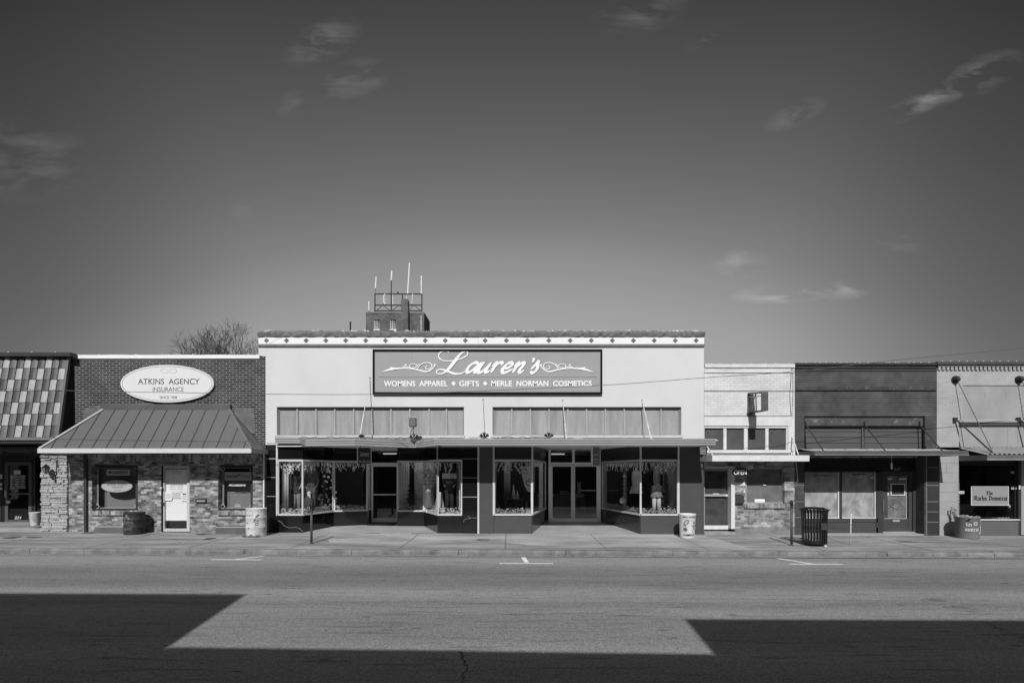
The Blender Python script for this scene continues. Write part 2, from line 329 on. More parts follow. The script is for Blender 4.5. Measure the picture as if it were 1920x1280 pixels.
# ================================================================ materials
asphalt = M('asphalt', .255, amp=.13, scale=.7, fine=.22, fscale=55, bump=.5, stretch=(.25, 1, 1), rough=.9, spots=.0)
if 1:   # wheel tracks and worn lanes of the road, running along it
    t = asphalt.node_tree; n = t.nodes; l = t.links; b = n['Principled BSDF']; src = b.inputs['Base Color'].links[0].from_socket
    g = n.new('ShaderNodeNewGeometry'); s_ = n.new('ShaderNodeSeparateXYZ'); l.new(g.outputs['Position'], s_.inputs[0])
    wn = n.new('ShaderNodeTexNoise'); wn.inputs['Scale'].default_value = .35; l.new(g.outputs['Position'], wn.inputs['Vector'])
    ad = n.new('ShaderNodeMath'); ad.operation = 'MULTIPLY_ADD'; l.new(wn.outputs[0], ad.inputs[0]); ad.inputs[1].default_value = .5; l.new(s_.outputs[1], ad.inputs[2])
    mr = n.new('ShaderNodeMapRange'); mr.inputs[1].default_value = 4; mr.inputs[2].default_value = 15; l.new(ad.outputs[0], mr.inputs[0])
    cr = n.new('ShaderNodeValToRGB'); l.new(mr.outputs[0], cr.inputs[0]); e = cr.color_ramp.elements
    pts = [(4.0,.9),(6.0,.92),(6.75,1.12),(7.3,.93),(8.2,.96),(8.7,1.1),(9.12,.88),(9.45,1.12),(10.0,1.18),(10.45,.92),(10.9,.77),(11.3,.85),(11.8,.78),(12.6,.98),(13.2,1.2),(13.8,1.25),(14.2,1.1),(14.6,.8)]
    while len(e) > 1: e.remove(e[0])
    for i, (y, v) in enumerate(pts):
        q = e[0] if i == 0 else e.new((y-4)/11); q.position = (y-4)/11; q.color = (v*.8, v*.8, v*.8, 1)
    x_ = n.new('ShaderNodeMix'); x_.data_type = 'RGBA'; x_.blend_type = 'MULTIPLY'; x_.inputs[0].default_value = 1; l.new(src, x_.inputs[6]); l.new(cr.outputs[0], x_.inputs[7])
    # long thin streaks and small dark patches
    mp = n.new('ShaderNodeMapping'); mp.inputs['Scale'].default_value = (.5, 7, 1); l.new(g.outputs['Position'], mp.inputs[0])
    nn = n.new('ShaderNodeTexNoise'); nn.inputs['Scale'].default_value = 1.6; nn.inputs['Detail'].default_value = 6; l.new(mp.outputs[0], nn.inputs['Vector'])
    m2 = n.new('ShaderNodeMapRange'); m2.inputs[1].default_value = .56; m2.inputs[2].default_value = .72; m2.inputs[3].default_value = 1.08; m2.inputs[4].default_value = .66; l.new(nn.outputs[0], m2.inputs[0])
    x2 = n.new('ShaderNodeMix'); x2.data_type = 'RGBA'; x2.blend_type = 'MULTIPLY'; x2.inputs[0].default_value = 1; l.new(x_.outputs[2], x2.inputs[6]); l.new(m2.outputs[0], x2.inputs[7])
    # fine aggregate
    vo = n.new('ShaderNodeTexVoronoi'); vo.inputs['Scale'].default_value = 55; l.new(g.outputs['Position'], vo.inputs['Vector']); sc_ = n.new('ShaderNodeSeparateColor'); l.new(vo.outputs['Color'], sc_.inputs[0])
    m3 = n.new('ShaderNodeMapRange'); m3.inputs[1].default_value = 0; m3.inputs[2].default_value = 1; m3.inputs[3].default_value = .7; m3.inputs[4].default_value = 1.3; l.new(sc_.outputs[0], m3.inputs[0])
    x3 = n.new('ShaderNodeMix'); x3.data_type = 'RGBA'; x3.blend_type = 'MULTIPLY'; x3.inputs[0].default_value = 1; l.new(x2.outputs[2], x3.inputs[6]); l.new(m3.outputs[0], x3.inputs[7])
    # short dark pits and oil drips, thickest along the wheel tracks
    mp4 = n.new('ShaderNodeMapping'); mp4.inputs['Scale'].default_value = (2.2, 6.5, 1); l.new(g.outputs['Position'], mp4.inputs[0])
    v4 = n.new('ShaderNodeTexVoronoi'); v4.inputs['Scale'].default_value = 1.; l.new(mp4.outputs[0], v4.inputs['Vector'])
    s4 = n.new('ShaderNodeSeparateColor'); l.new(v4.outputs['Color'], s4.inputs[0])
    c4 = n.new('ShaderNodeMath'); c4.operation = 'GREATER_THAN'; l.new(s4.outputs[0], c4.inputs[0]); c4.inputs[1].default_value = .86
    r4 = n.new('ShaderNodeMapRange'); r4.inputs[1].default_value = .10; r4.inputs[2].default_value = .26; r4.inputs[3].default_value = .5; r4.inputs[4].default_value = 0; l.new(v4.outputs['Distance'], r4.inputs[0])
    t4 = n.new('ShaderNodeMath'); t4.operation = 'MULTIPLY'; l.new(c4.outputs[0], t4.inputs[0]); l.new(r4.outputs[0], t4.inputs[1])
    i4 = n.new('ShaderNodeMath'); i4.operation = 'SUBTRACT'; i4.inputs[0].default_value = 1; l.new(t4.outputs[0], i4.inputs[1])
    x4 = n.new('ShaderNodeMix'); x4.data_type = 'RGBA'; x4.blend_type = 'MULTIPLY'; x4.inputs[0].default_value = 1; l.new(x3.outputs[2], x4.inputs[6]); l.new(i4.outputs[0], x4.inputs[7])
    l.new(x4.outputs[2], b.inputs['Base Color'])
concrete = M('pavement concrete', .27, amp=.6, scale=1.1, fine=.16, fscale=24, bump=.25, spots=.35, stretch=(.35, 1.9, 1), rough=.9)
concrete2 = M('pale entrance concrete', .34, amp=.25, scale=1.3, fine=.1, fscale=30, bump=.2, spots=.15, rough=.9)
kerbm = M('kerb concrete', .19, amp=.55, scale=2.6, fine=.2, fscale=25, bump=.5, spots=.35, rough=.92)
dirt = M('dirt', .06, amp=.5, scale=6)
earth = M('earth', .12, amp=.4, scale=.3)
linepaint = M('road paint', .8, amp=.12, scale=9, fine=.2, fscale=60, spots=.4)
white = M('white paint', .78, amp=.05, scale=1.2, fine=.03, fscale=20, bump=.05)
white2 = M('dull white', .6, amp=.12, scale=3, fine=.04)
black = M('black paint', .015, rough=.45, amp=.2)
dark = M('dark metal', .04, rough=.5, amp=.3, spec=.4)
mid = M('grey metal', .14, rough=.5, amp=.2, spec=.4)
alum = M('aluminium frame', .36, rough=.45, amp=.12, scale=3, spec=.5, fine=.03)
alumpale = M('pale frame', .62, rough=.5, amp=.1, scale=3, spec=.4, fine=.03)  # paler than the aluminium, shared by trims, bars and labels
glass = GLASS('clear glass', .95, ior=1.5)
glassdk = GLASS('dark glass', .9, ior=1.55)
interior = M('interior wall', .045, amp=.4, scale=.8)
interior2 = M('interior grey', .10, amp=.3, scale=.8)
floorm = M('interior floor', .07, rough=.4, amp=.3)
curtain = M('curtain cloth', .45, amp=.35, scale=3, stretch=(8, 1, .2), fine=.02, bump=.3)
roofm = M('roof felt', .10, amp=.3)
inkd = M('dark lettering', .03, amp=.0, fine=0, bump=0)
inkm = M('grey lettering', .12, amp=.0, fine=0, bump=0)
inkl = M('light lettering', .7, amp=.02, fine=0, bump=0)
# ================================================================ ground
def tilt(mb):
    for v in mb.v: v.z += -.0042*max(-26, min(26, v.x))
    return mb
g = MB(); g.add([(-2500, -2500, -.5), (2500, -2500, -.5), (2500, 2500, -.5), (-2500, 2500, -.5)], [(0, 1, 2, 3)]); g.build('ground', earth, kind='structure')
g = MB(); xs = [-90, -26, -13, 0, 13, 26, 90]; ys = [2.9, 4, 5, 6, 7, 8, 9, 10, 11, 12, 13, 14, 14.42]
for i in range(len(xs)-1):
    for j in range(len(ys)-1):
        q = [(xs[i], ys[j]), (xs[i+1], ys[j]), (xs[i+1], ys[j+1]), (xs[i], ys[j+1])]
        g.add([(x, y, -.21+.05*math.exp(-((y-9)/4)**2)) for x, y in q], [(0, 1, 2, 3)])
tilt(g).build('road', asphalt, kind='structure', recalc=False)
g = MB(); nx = 60
for i in range(nx):
    a, b = -30+i, -29+i
    g.add([(a, 14.44, -.058), (b, 14.44, -.058), (b, D+.02, 0), (a, D+.02, 0), (a, 14.44, -.5), (b, 14.44, -.5)], [(0, 1, 2, 3), (4, 5, 1, 0)])
tilt(g).build('sidewalk', concrete, kind='structure', recalc=False)
g = MB(); g.box(-90, 90, -60, 2.9, -.5, -.06); tilt(g).build('far_sidewalk', concrete, kind='structure')
# kerb with joints; slightly worn edge
g = MB(); x = -30.; rk = random.Random(3)
while x < 30:
    l_ = rk.choice([1.5, 3., 3., 3.]); o_ = rk.uniform(-.008, .008); e_ = min(30, x+l_)
    prof = [(14.26+o_, -.5), (14.25+o_, -.10), (14.28+o_, -.068), (14.32, -.058), (14.437, -.054), (14.437, -.5)]
    nprof = len(prof); segs = 12
    vs = []; fs = []
    for k in range(segs+1):
        xx = x+.007+(e_-x-.014)*k/segs
        for p in prof: vs.append((xx, p[0]+rk.uniform(-.01, .01), p[1]+(rk.uniform(-.014, .003) if p[1] > -.2 else 0)))
    for k in range(segs):
        for q in range(nprof): fs.append([k*nprof+q, (k+1)*nprof+q, (k+1)*nprof+(q+1) % nprof, k*nprof+(q+1) % nprof])
    fs += [list(range(nprof)), [segs*nprof+q for q in range(nprof)][::-1]]
    g.add(vs, fs); x = e_
tilt(g).build('kerb', kerbm, kind='structure')
# gutter strip of pale worn concrete against the kerb, and grit
g = MB(); g.add([(-30, 14.02, -.190), (30, 14.02, -.190), (30, 14.25, -.186), (-30, 14.25, -.186)], [(0, 1, 2, 3)]); tilt(g).build('gutter', M('gutter concrete', .24, amp=.35, scale=3, fine=.2, spots=.45), kind='structure', recalc=False)
g = MB(); ap = [(-6.9, 17.66), (-6.2, 17.1), (-5.6, 15.6), (-3.0, 15.3), (-.5, 15.9), (.6, 15.2), (4.2, 14.9), (6.9, 14.6), (6.7, 16.6), (6.5, 17.66)]
g.add([(a, b, -.058*(D-b)/3.26+.0015) for a, b in ap], [list(range(len(ap)))[::-1]]); tilt(g).build('pavement_apron', M('pale pavement concrete', .36, amp=.5, scale=.8, fine=.1, fscale=30, bump=.2, spots=.15, rough=.9, stretch=(.6, 1.4, 1)), kind='structure')
# joints and cracks of the pavement: thin sunken dark strips
g = MB(); rj = random.Random(11)
def joint(a, b, w_, wob=.0, n=1, z=.005):
    a = Vector(a); b = Vector(b); u = (b-a).normalized(); nn = Vector((-u.y, u.x)); pts = [a+(b-a)*k/n+nn*rj.uniform(-wob, wob) for k in range(n+1)]
    for p, q in zip(pts, pts[1:]):
        w2 = w_*rj.uniform(.5, 1.2) if wob else w_
        g.add([(c.x, c.y, (-.058*(D-c.y)/3.26)+z) for c in (p-nn*w2/2, q-nn*w2/2, q+nn*w2/2, p+nn*w2/2)], [(0, 1, 2, 3)])
for xj in [-24.6, -21.4, -18.3, -15.2, -12.1, -9.2, -6.3, -3.2, -.2, 2.7, 5.6, 8.9, 12, 15.1, 18.2, 21.3]: joint((xj, 14.46), (xj, 17.6), .02)
joint((-29, 16.1), (29, 16.1), .015)
for k in range(14):
    a = (rj.uniform(-19, 19), rj.uniform(14.6, 17.2)); an = rj.uniform(-.7, .7); le = rj.uniform(.5, 1.8)
    b = (a[0]+math.cos(an)*le, min(17.5, max(14.5, a[1]+math.sin(an)*le))); joint(a, b, .016, .05, 9)
tilt(g).build('sidewalk_joint', M('joint dirt', .10, amp=.3, scale=5), kind='structure', recalc=False)
# dark damp patches/dirt spots on the pavement (flat stains) and gum spots
g = MB()
for (px, py, rx, ry) in [(175,1003,14,3),(60,1011,14,1.5),(380,1005,8,2),(395,1012,6,1),(800,993,24,3),(735,990,30,3),(1075,1035,10,2),(640,1032,12,2),(20,1012,8,1),(905,1012,12,1.5),(1355,1030,9,1.5),(1700,1012,10,1)]:
    k = (HZ+955*2.13/16-0)/1; d = 955*(CZ+.03)/(py-HZ)
    for _ in range(9):
        cx, cy = X(px, d)+rj.gauss(0, rx*d/F*.5), d+rj.gauss(0, .09); r1 = rj.uniform(.03, .14)
        cy = min(cy, 17.6)
        if cy < 14.5: continue
        n_ = 9; ph = rj.random()*6
        g.add([(cx+r1*2*rj.uniform(.5, 1)*math.cos(2*math.pi*q/n_), cy+r1*.6*rj.uniform(.5, 1)*math.sin(2*math.pi*q/n_), -.058*(D-cy)/3.26+.0055+_*.0004) for q in range(n_)], [list(range(n_))])
tilt(g).build('pavement_stain', M('stain', .11, amp=.4, scale=7), kind='structure', recalc=False)
# painted parking marks
def mark(name, pts, label, group=None):
    g = MB()
    for p in pts: g.add([(x, y, -.21+.05*math.exp(-((y-9)/4)**2)+.006) for x, y in p], [(0, 1, 2, 3)])
    o = tilt(g).build(name, linepaint, kind='structure', recalc=False); return o
def G(px, py): d = F*(CZ+.205)/(py-HZ-.0042*0); return (X(px, d), d)
for s in [((395, 490, 1052), (440, 1052, 508, 1040)), ((936, 1037, 1057), (988, 1056, 981, 1043)), ((1480, 1580, 1056), (1525, 1056, 1452, 1043)), ((-60, -10, 1049), (0, 1038, 38, 1035))]:
    (a, b, y), (c, e, f, h) = s; A, B = G(a, y), G(b, y); cc = G(c, e); ff = G(f, h); ff = (ff[0], 13.95)
    mark('parking_mark', [[(A[0], A[1]-.05), (B[0], B[1]-.05), (B[0], B[1]+.05), (A[0], A[1]+.05)], [(cc[0]-.06, cc[1]+.052), (cc[0]+.06, cc[1]+.052), (ff[0]+.06, ff[1]), (ff[0]-.06, ff[1])]], '')
# worn lane-marking remnant, small road studs, manhole covers
g = MB()
for (px, py) in [(57, 1131), (97, 1119)]:
    x_, y_ = G(px, py); g.add([(x_-.10, y_-.05, -.155), (x_+.07, y_-.05, -.155), (x_+.11, y_+.06, -.155), (x_-.06, y_+.06, -.155)], [(0, 1, 2, 3)])
tilt(g).build('lane_mark', M('worn paint', .3, amp=.3, scale=12), kind='structure', recalc=False)
for i, (px, py) in enumerate([(1763, 1128), (1808, 1141)]):
    x_, y_ = G(px, py); z_ = gz(x_, y_)
    t_ = thing('manhole_cover', ['small round iron cover in the asphalt, farther of the pair', 'small round iron cover in the asphalt, nearer of the pair'][i], 'manhole cover', (x_, y_, z_), 'iron covers in the road')
    MB().loft([(z_+.004, x_, y_, .30, .24), (z_+.009, x_, y_, .29, .23)], 18).build('patch', M('patch', .19, amp=.4, scale=9), t_)
    MB().loft([(z_+.0095, x_-.05, y_, .13, .13), (z_+.02, x_-.05, y_, .12, .12)], 18).build('lid', mid, t_)
# asphalt cracks
g = MB()
def crack(pts, w_):
    for (a, b) in zip(pts, pts[1:]):
        a = Vector(a); b = Vector(b); u = (b-a).normalized(); nn = Vector((-u.y, u.x)); s0 = w_*rj.uniform(.4, 1.1)
        g.add([(c.x, c.y, -.21+.05*math.exp(-((c.y-9)/4)**2)+.005) for c in (a-nn*s0/2, b-nn*s0/2, b+nn*s0/2, a+nn*s0/2)], [(0, 1, 2, 3)])
def wig(a, b, n, w_):
    a = Vector(a); b = Vector(b); r_ = [a+(b-a)*k/n+Vector((rj.uniform(-1, 1), rj.uniform(-1, 1)))*.035 for k in range(n+1)]; crack(r_, w_)
wig(G(862, 1225), G(872, 1252), 8, .022); wig(G(872, 1252), G(866, 1282), 7, .022); wig(G(1838, 1165), G(1880, 1182), 8, .014); wig(G(1880, 1182), G(1925, 1195), 8, .014)
wig(G(940, 1157), G(1260, 1150), 40, .008)
tilt(g).build('asphalt_crack', M('crack', .02, amp=0), kind='structure', recalc=False)
g = MB(); rj = random.Random(77)
for (y0_, w0) in ((9.28, .035), (9.02, .025)):
    pts_ = [(-40+80*k/120, y0_+rj.uniform(-.012, .012)+.03*math.sin(k*.13)) for k in range(121)]
    for (a, b) in zip(pts_, pts_[1:]):
        if rj.random() < .12: continue
        w2 = w0*rj.uniform(.4, 1.2); g.add([(x, y+o, -.21+.05*math.exp(-((y-9)/4)**2)+.004) for (x, y, o) in ((a[0], a[1], -w2/2), (b[0], b[1], -w2/2), (b[0], b[1], w2/2), (a[0], a[1], w2/2))], [(0, 1, 2, 3)])
tilt(g).build('asphalt_seam', M('pale seam', .33, amp=.4, scale=6), kind='structure', recalc=False)
g = MB()
for k in range(900):
    x_ = rj.uniform(-22, 22); y_ = rj.choice([rj.gauss(14.16, .05), rj.gauss(14.16, .05), rj.uniform(14.5, 17.6)]); r_ = rj.uniform(.006, .02)
    z_ = -.184 if y_ < 14.25 else -.058*(D-y_)/3.26
    if 14.2 < y_ < 14.5: continue
    a_ = rj.random()*6; g.add([(x_+r_*2*math.cos(a_+q), y_+r_*math.sin(a_+q), z_+.007+.006*(q > 2)) for q in (0, 1.6, 3.1, 4.7)], [(0, 1, 2, 3)])
tilt(g).build('street_grit', M('grit', .10, amp=.5, scale=9), kind='stuff', recalc=False); bpy.data.objects['street_grit']['label'] = 'scattered dry leaves and grit in the gutter and on the pavement'; bpy.data.objects['street_grit']['category'] = 'litter'
# ================================================================ the row behind the camera (its roofline throws the shade on the road)
def row(name, prof, lab):
    r_ = thing(name, lab, 'building', (sum(p[0] for p in prof)/len(prof), -1.2, -.05))
    MB().prism(prof, -14, -1.2).build('wall', M('far row wall', .16, amp=.2, scale=.6), r_)
    xa, xb = min(p[0] for p in prof), max(p[0] for p in prof); n_ = max(1, int((xb-xa)/3)); s_ = (xb-xa)/n_
    for k in range(n_):
        f = MB(); cx = xa+s_*(k+.5); f.box(cx-s_*.4, cx+s_*.4, -1.2, -1.16, .5, 2.6).build('shop_window', dark, r_)
        MB().box(cx-s_*.42, cx+s_*.42, -1.2, -.2, 3.0, 3.15).build('awning', mid, r_)
row('brick_building', [(-40, -.4), (-5.19, -.4), (-5.19, 6.12), (-5.9, 8.45), (-40, 8.58)], 'tall building across the street, left of the low one, behind the camera')
row('brick_building', [(-5.18, -.4), (1.87, -.4), (1.87, 6.0), (-5.18, 6.17)], 'low flat roofed building across the street, directly behind the camera')
row('brick_building', [(1.88, -.4), (40, -.4), (40, 7.15), (1.88, 7.22)], 'middle height building across the street, right of the low one, behind the camera')
# ================================================================ building shell
def shell(root, x0, x1, ztop, wallm, zc=3.35, t=.15, back=15., inner=None, zf=.0, holes_roof=None):
    y0 = D+.32; y1 = D+back
    MB().box(x0, x0+t, y0, y1, -.5, ztop).build('side_wall', wallm, root); MB().box(x1-t, x1, y0, y1, -.5, ztop).build('side_wall', wallm, root)
    MB().box(x0+t, x1-t, y1-t, y1, -.5, ztop).build('back_wall', wallm, root); MB().box(x0+t, x1-t, y0, y1-t, ztop-.75, ztop-.6).build('roof', roofm, root)
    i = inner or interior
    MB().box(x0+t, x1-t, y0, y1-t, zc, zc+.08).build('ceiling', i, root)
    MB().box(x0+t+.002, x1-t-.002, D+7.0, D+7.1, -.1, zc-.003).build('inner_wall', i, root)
def coping(root, px0, px1, pyt, pyb, m, d=D, name='coping', lump=.0, over=.05, seed=1, nails=True, step=.42, t=.45):
    r_ = random.Random(seed); mb = MB(); x0, x1 = X(px0, d), X(px1, d); zb, zt = Z(pyb, d), Z(pyt, d); n_ = max(1, int((x1-x0)/.22))
    vs = []; fs = []
    for k in range(n_+1):
        x = x0+(x1-x0)*k/n_; h = r_.uniform(-lump, lump)
        vs += [(x, d-over, zb), (x, d-over, zt+h), (x, d+t, zt+h*.5), (x, d+t, zb)]
    for k in range(n_):
        for q in range(4): fs.append([4*k+q, 4*k+4+q, 4*k+4+(q+1) % 4, 4*k+(q+1) % 4])
    fs += [[0, 1, 2, 3], [4*n_+3, 4*n_+2, 4*n_+1, 4*n_]]
    mb.add(vs, fs); o = mb.build(name, m, root)
    if nails:
        mb = MB(); x = x0+.2
        while x < x1: mb.ball((x+r_.uniform(-.06, .06)*(1 if lump else 0), d-over*.5, zt+.012), .022, 6); x += step*(r_.uniform(.5, 1.2) if lump else 1)
        mb.build('nail_head', white2, o, kind='stuff' if lump else None)
    return o
# ================================================================ A: tiled salon on the left
xr = -15.25; sal = thing('salon_building', 'salon at the left edge with a checkered tile roof front and dark recessed door', 'building', (-19.5, D, gz(-19.5)))
darkwall = M('dark stucco', .05, amp=.3)
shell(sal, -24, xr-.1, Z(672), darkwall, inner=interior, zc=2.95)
zt, zb = Z(669, 17.5), Z(819.5, 17.17); dt, db = 17.54, 17.15
mans = MB().add([(-24, dt+.05, zt), (xr, dt+.05, zt), (xr, db+.05, zb), (-24, db+.05, zb), (-24, D+.5, zt), (xr, D+.5, zt), (xr, D+.5, zb), (-24, D+.5, zb)], [(0,1,2,3),(4,7,6,5),(0,4,5,1),(3,2,6,7),(1,5,6,2),(0,3,7,4)]).build('mansard', M('mansard backing', .02, amp=.2), sal)
tm = [M('light tile', .36, amp=.12, scale=4, rough=.55, spec=.4), M('mid tile', .12, amp=.25, scale=4, rough=.5, spec=.4), M('dark tile', .065, amp=.25, scale=4, rough=.5, spec=.4)]
cw = .242; tiles = [MB(), MB(), MB()]; rt = random.Random(5)
for r_ in range(7):
    for c_ in range(36):
        col = 0 if c_ % 3 == (r_+2) % 3 else (1 if (c_+r_*2) % 3 == 1 else 2)
        if c_ > 20 and False: pass
        xa, xb = xr-.05-cw*(c_+1)+.014, xr-.05-cw*c_-.014
        for k in range(6):        # each tile is a shallow arch across
            u0, u1 = k/6, (k+1)/6
            def pt(u, v):
                s_ = (r_+v)/7; y = dt+(db-dt)*s_-.012-.03*math.sin(math.pi*u)-.018*v; return (xa+(xb-xa)*u, y, zt+(zb-zt)*s_)
            tiles[col].add([pt(u0, .02), pt(u1, .02), pt(u1, .99), pt(u0, .99)], [(0, 3, 2, 1)])
            tiles[col].add([pt(u0, .99), pt(u1, .99), (pt(u1, .99)[0], pt(u1, .99)[1]+.035, pt(u1, .99)[2]), (pt(u0, .99)[0], pt(u0, .99)[1]+.035, pt(u0, .99)[2])], [(0, 3, 2, 1)])
for i in range(3): tiles[i].build('roof_tiles', tm[i], mans, recalc=False, label=['light grey roof tiles', 'mid grey roof tiles', 'dark grey roof tiles'][i])
MB().add([(xr-.05, dt-.04, zt), (xr+.03, dt-.04, zt), (xr+.03, db-.07, zb), (xr-.05, db-.07, zb), (xr-.05, dt+.04, zt), (xr+.03, dt+.04, zt), (xr+.03, db+.04, zb), (xr-.05, db+.04, zb)], [(0,1,2,3),(4,7,6,5),(0,4,5,1),(3,2,6,7),(1,5,6,2),(0,3,7,4)]).build('edge_trim', mid, mans)
coping(sal, -345, 134, 661, 668, dark, d=17.4, lump=0, seed=2, t=.6, step=.8)
MB().box(-24, xr+.03, 17.08, D+.4, zb-.10, zb-.003).build('fascia', M('salon fascia', .16, amp=.2), sal)
MB().box(-24, xr+.03, 17.13, 20.0, zb-.2, zb-.104).build('soffit', dark, sal)
MB().box(-24, -16.32, D+.1, 20.6, -.12, .07+.11).build('entry_floor', concrete, sal)
sd_ = 20.0
def zpx(py, d=sd_): return Z(py, d)
# transom band
tr = MB().pb(-420, 77, 833, 836, sd_, .1).pb(-420, 77, 850, 853, sd_, .1)
for px in (-160, -75, 7, 59, 76): tr.pb(px-2, px+2, 836, 850, sd_, .1)
tr.build('transom_frame', dark, sal); MB().pb(-420, 77, 836, 850, sd_+.04, .01).build('transom_glass', M('painted transom pane', .16, amp=.2), sal)
dr = MB().frame(9, 59, 866, 980, .12, sd_, .06).build('door', M('bronze door frame', .09, amp=.2, rough=.45), sal)
MB().pb(12, 56, 869, 975, sd_+.03, .008).build('glass', glassdk, dr); MB().pb(8, 12, 919, 932, sd_-.06, .03).build('handle', alum, dr)
MB().pb(17, 57, 924, 926.5, sd_-.03, .02).build('push_bar', mid, dr)
text('231', 27, 40, 967.5, 972.5, sd_, inkl, dr, 'house_number', shear=.25, bold=.01)
MB().pb(0, 9, 853, 980, sd_, .12).pb(59, 64, 853, 980, sd_, .12).pb(9, 59, 853, 866, sd_+.01, .1).build('door_surround', black, sal)
pw = MB().frame(64, 80, 853, 965, .04, sd_-.02, .08).build('side_window', dark, sal); MB().pb(65, 79, 855, 963, sd_+.02, .008).build('glass', glassdk, pw)
MB().pb(64, 80, 965, 981, sd_-.05, .2).build('bulkhead', dark, sal)
pw = MB().frame(-330, 0, 853, 967, .05, sd_-.02, .08).build('shop_window', mid, sal); MB().pb(-328, -1, 855, 965, sd_+.02, .008).build('glass', glass, pw)
MB().pb(-330, 0, 967, 983, sd_-.04, .2).build('bulkhead', mid, sal)
MB().pb(-325, -6, 870, 965, sd_+.9, .05).build('window_blind', M('grey blind', .2, amp=.2, stretch=(.2, 1, 9)), sal)
MB().pb(-420, -330, 853, 983, sd_, .12).build('wall', darkwall, sal)
sg = thing('window_sticker', 'block of white opening hours lettering on the dark salon door', 'sign', (X(33, sd_), sd_, Z(900, sd_)))
MB().pb(26, 38.5, 881.5, 889, sd_-.012, .004).build('card', white2, sg)
for i, s in enumerate(['SALON HOURS', 'MON - CLOSED', 'TUE - 8:30am-5:30pm', 'WED - 8:30am-5:30pm', 'THU - 8:30am-5:30pm', 'FRI - 8:30am-5:30pm', 'SAT - 8:00am-2:00pm', 'SUN - CLOSED']):
    text(s, 19.5, 47.5, 890.5+i*3.15, 892.9+i*3.15+(.4 if i == 0 else 0), sd_-.008, inkl, sg, bold=.01)
for i, (a, b, c, e) in enumerate([(-6, 4, 889, 897), (-5, 4, 905, 910), (-5, 4, 913, 918)]):
    single(MB().pb(a, b, c, e, sd_-.03, .004), 'window_sticker', white2, ['white sticker in the salon window, top of the three beside the door', 'white sticker in the salon window, middle of the three beside the door', 'white sticker in the salon window, lowest of the three beside the door'][i], 'sticker', tuple(P((a+b)/2, e, sd_-.03)), 'stickers in the salon window')
single(MB().pb(12, 19, 938, 943, sd_-.012, .004), 'window_sticker', white2, 'small white card low on the salon door glass', 'sticker', tuple(P(15, 943, sd_)))
def leafball(mb, c, r, n, s, rnd, sq=(1, 1, 1)):
    for _ in range(n):
        v = Vector((rnd.gauss(0, 1), rnd.gauss(0, 1), rnd.gauss(0, 1))).normalized()*r*rnd.random()**.4; p = Vector(c)+Vector((v.x*sq[0], v.y*sq[1], v.z*sq[2]))
        a = Vector((rnd.gauss(0, 1), rnd.gauss(0, 1), rnd.gauss(0, 1))).normalized()*s; b = a.cross(Vector((rnd.gauss(0, 1), rnd.gauss(0, 1), rnd.gauss(0, 1)))).normalized()*s*.5
        mb.add([p-a, p+b, p+a, p-b], [(0, 1, 2, 3)])
leafm = M('leaf', .09, amp=.5, scale=20); leafl = M('pale leaf', .22, amp=.6, scale=25)
pp = thing('potted_plant', 'small plant climbing behind the glass beside the stone pillar', 'plant', tuple(P(72, 964, 20.4)))
mb = MB(); leafball(mb, P(74, 948, 20.4), .3, 90, .05, rt, (.5, .4, 1.3)); mb.build('foliage', leafl, pp, recalc=False)
mb = MB(); mb.tube([P(72, 964, 20.4), P(73, 950, 20.4), P(75, 938, 20.4)], .01, 5); mb.build('stem', dark, pp)
MB().loft([(Z(966, 20.4), X(71, 20.4), 20.4, .07, .07), (Z(958, 20.4), X(71, 20.4), 20.4, .1, .1)], 14).build('pot', white2, pp)
bx_, by_ = X(68.5, 17.95), 17.9; bz = gz(bx_, 17.7)+.19
bk = thing('bucket', 'white plastic bucket with faded lettering, left of the stone pillar', 'bucket', (bx_, by_, bz))
MB().loft([(bz, bx_, by_, .125, .125), (bz+.44, bx_, by_, .165, .165), (bz+.45, bx_, by_, .175, .175), (bz+.47, bx_, by_, .175, .175), (bz+.46, bx_, by_, .155, .155), (bz+.05, bx_, by_, .11, .11)], 20, cap=False).build('body', M('old white plastic', .55, amp=.3, scale=6, spots=.4), bk, smooth=True)
text('PET', 63, 72, 973, 978, 17.72, inkm, bk, 'faded_lettering'); text('FREE', 64, 73, 984, 989, 17.74, inkm, bk, 'faded_lettering')
# ================================================================ B: insurance office
x0, x1 = xr+.0, X(498)
ins = thing('insurance_building', 'brick insurance office with a metal hip roof awning and an oval sign', 'building', (-12, D, gz(-12)))
brickup = BR('dark brick', .022, .05, .22, bw=.232, bh=.0792, ms=.020, blotch=.3, bscale=1.5, bump=.5)
bricklo = BR('mottled reclaimed brick', .12, .31, .25, bw=.185, bh=.0735, ms=.013, blotch=.55, bscale=3., bump=.6, each=.55)
sold = BR('soldier brick', .12, .34, .3, bw=.22, bh=.075, ms=.014, blotch=.5, upright=True, each=.4)
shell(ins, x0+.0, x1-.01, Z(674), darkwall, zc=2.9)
MB().holes(x0, x1, Z(848), Z(672), [], D, .3).build('upper_wall', brickup, ins)
wl = (X(172.5), X(258.5), Z(957), Z(871)); wr = (X(409), X(474), Z(957), Z(871)); dd = (X(302), X(356), -.2, Z(872))
MB().holes(X(128.5), X(494), -.3, Z(848)-.002, [wl, wr, dd], D, .3).build('lower_wall', bricklo, ins)
MB().pb(164, 170, 848, 852, D-.012, .01).build('trim_block', dark, ins)
MB().holes(X(162.5), X(492), Z(866)+.0, Z(852), [], D-.02, .018).build('soldier_course', sold, ins)
coping(ins, 137, 487.5, 665.5, 672.5, white, lump=.006, seed=4, step=1.2)
MB().box(X(487.5), X(498), D-.01, D+.3, Z(672)+.001, Z(668)).build('brick_course', brickup, ins)
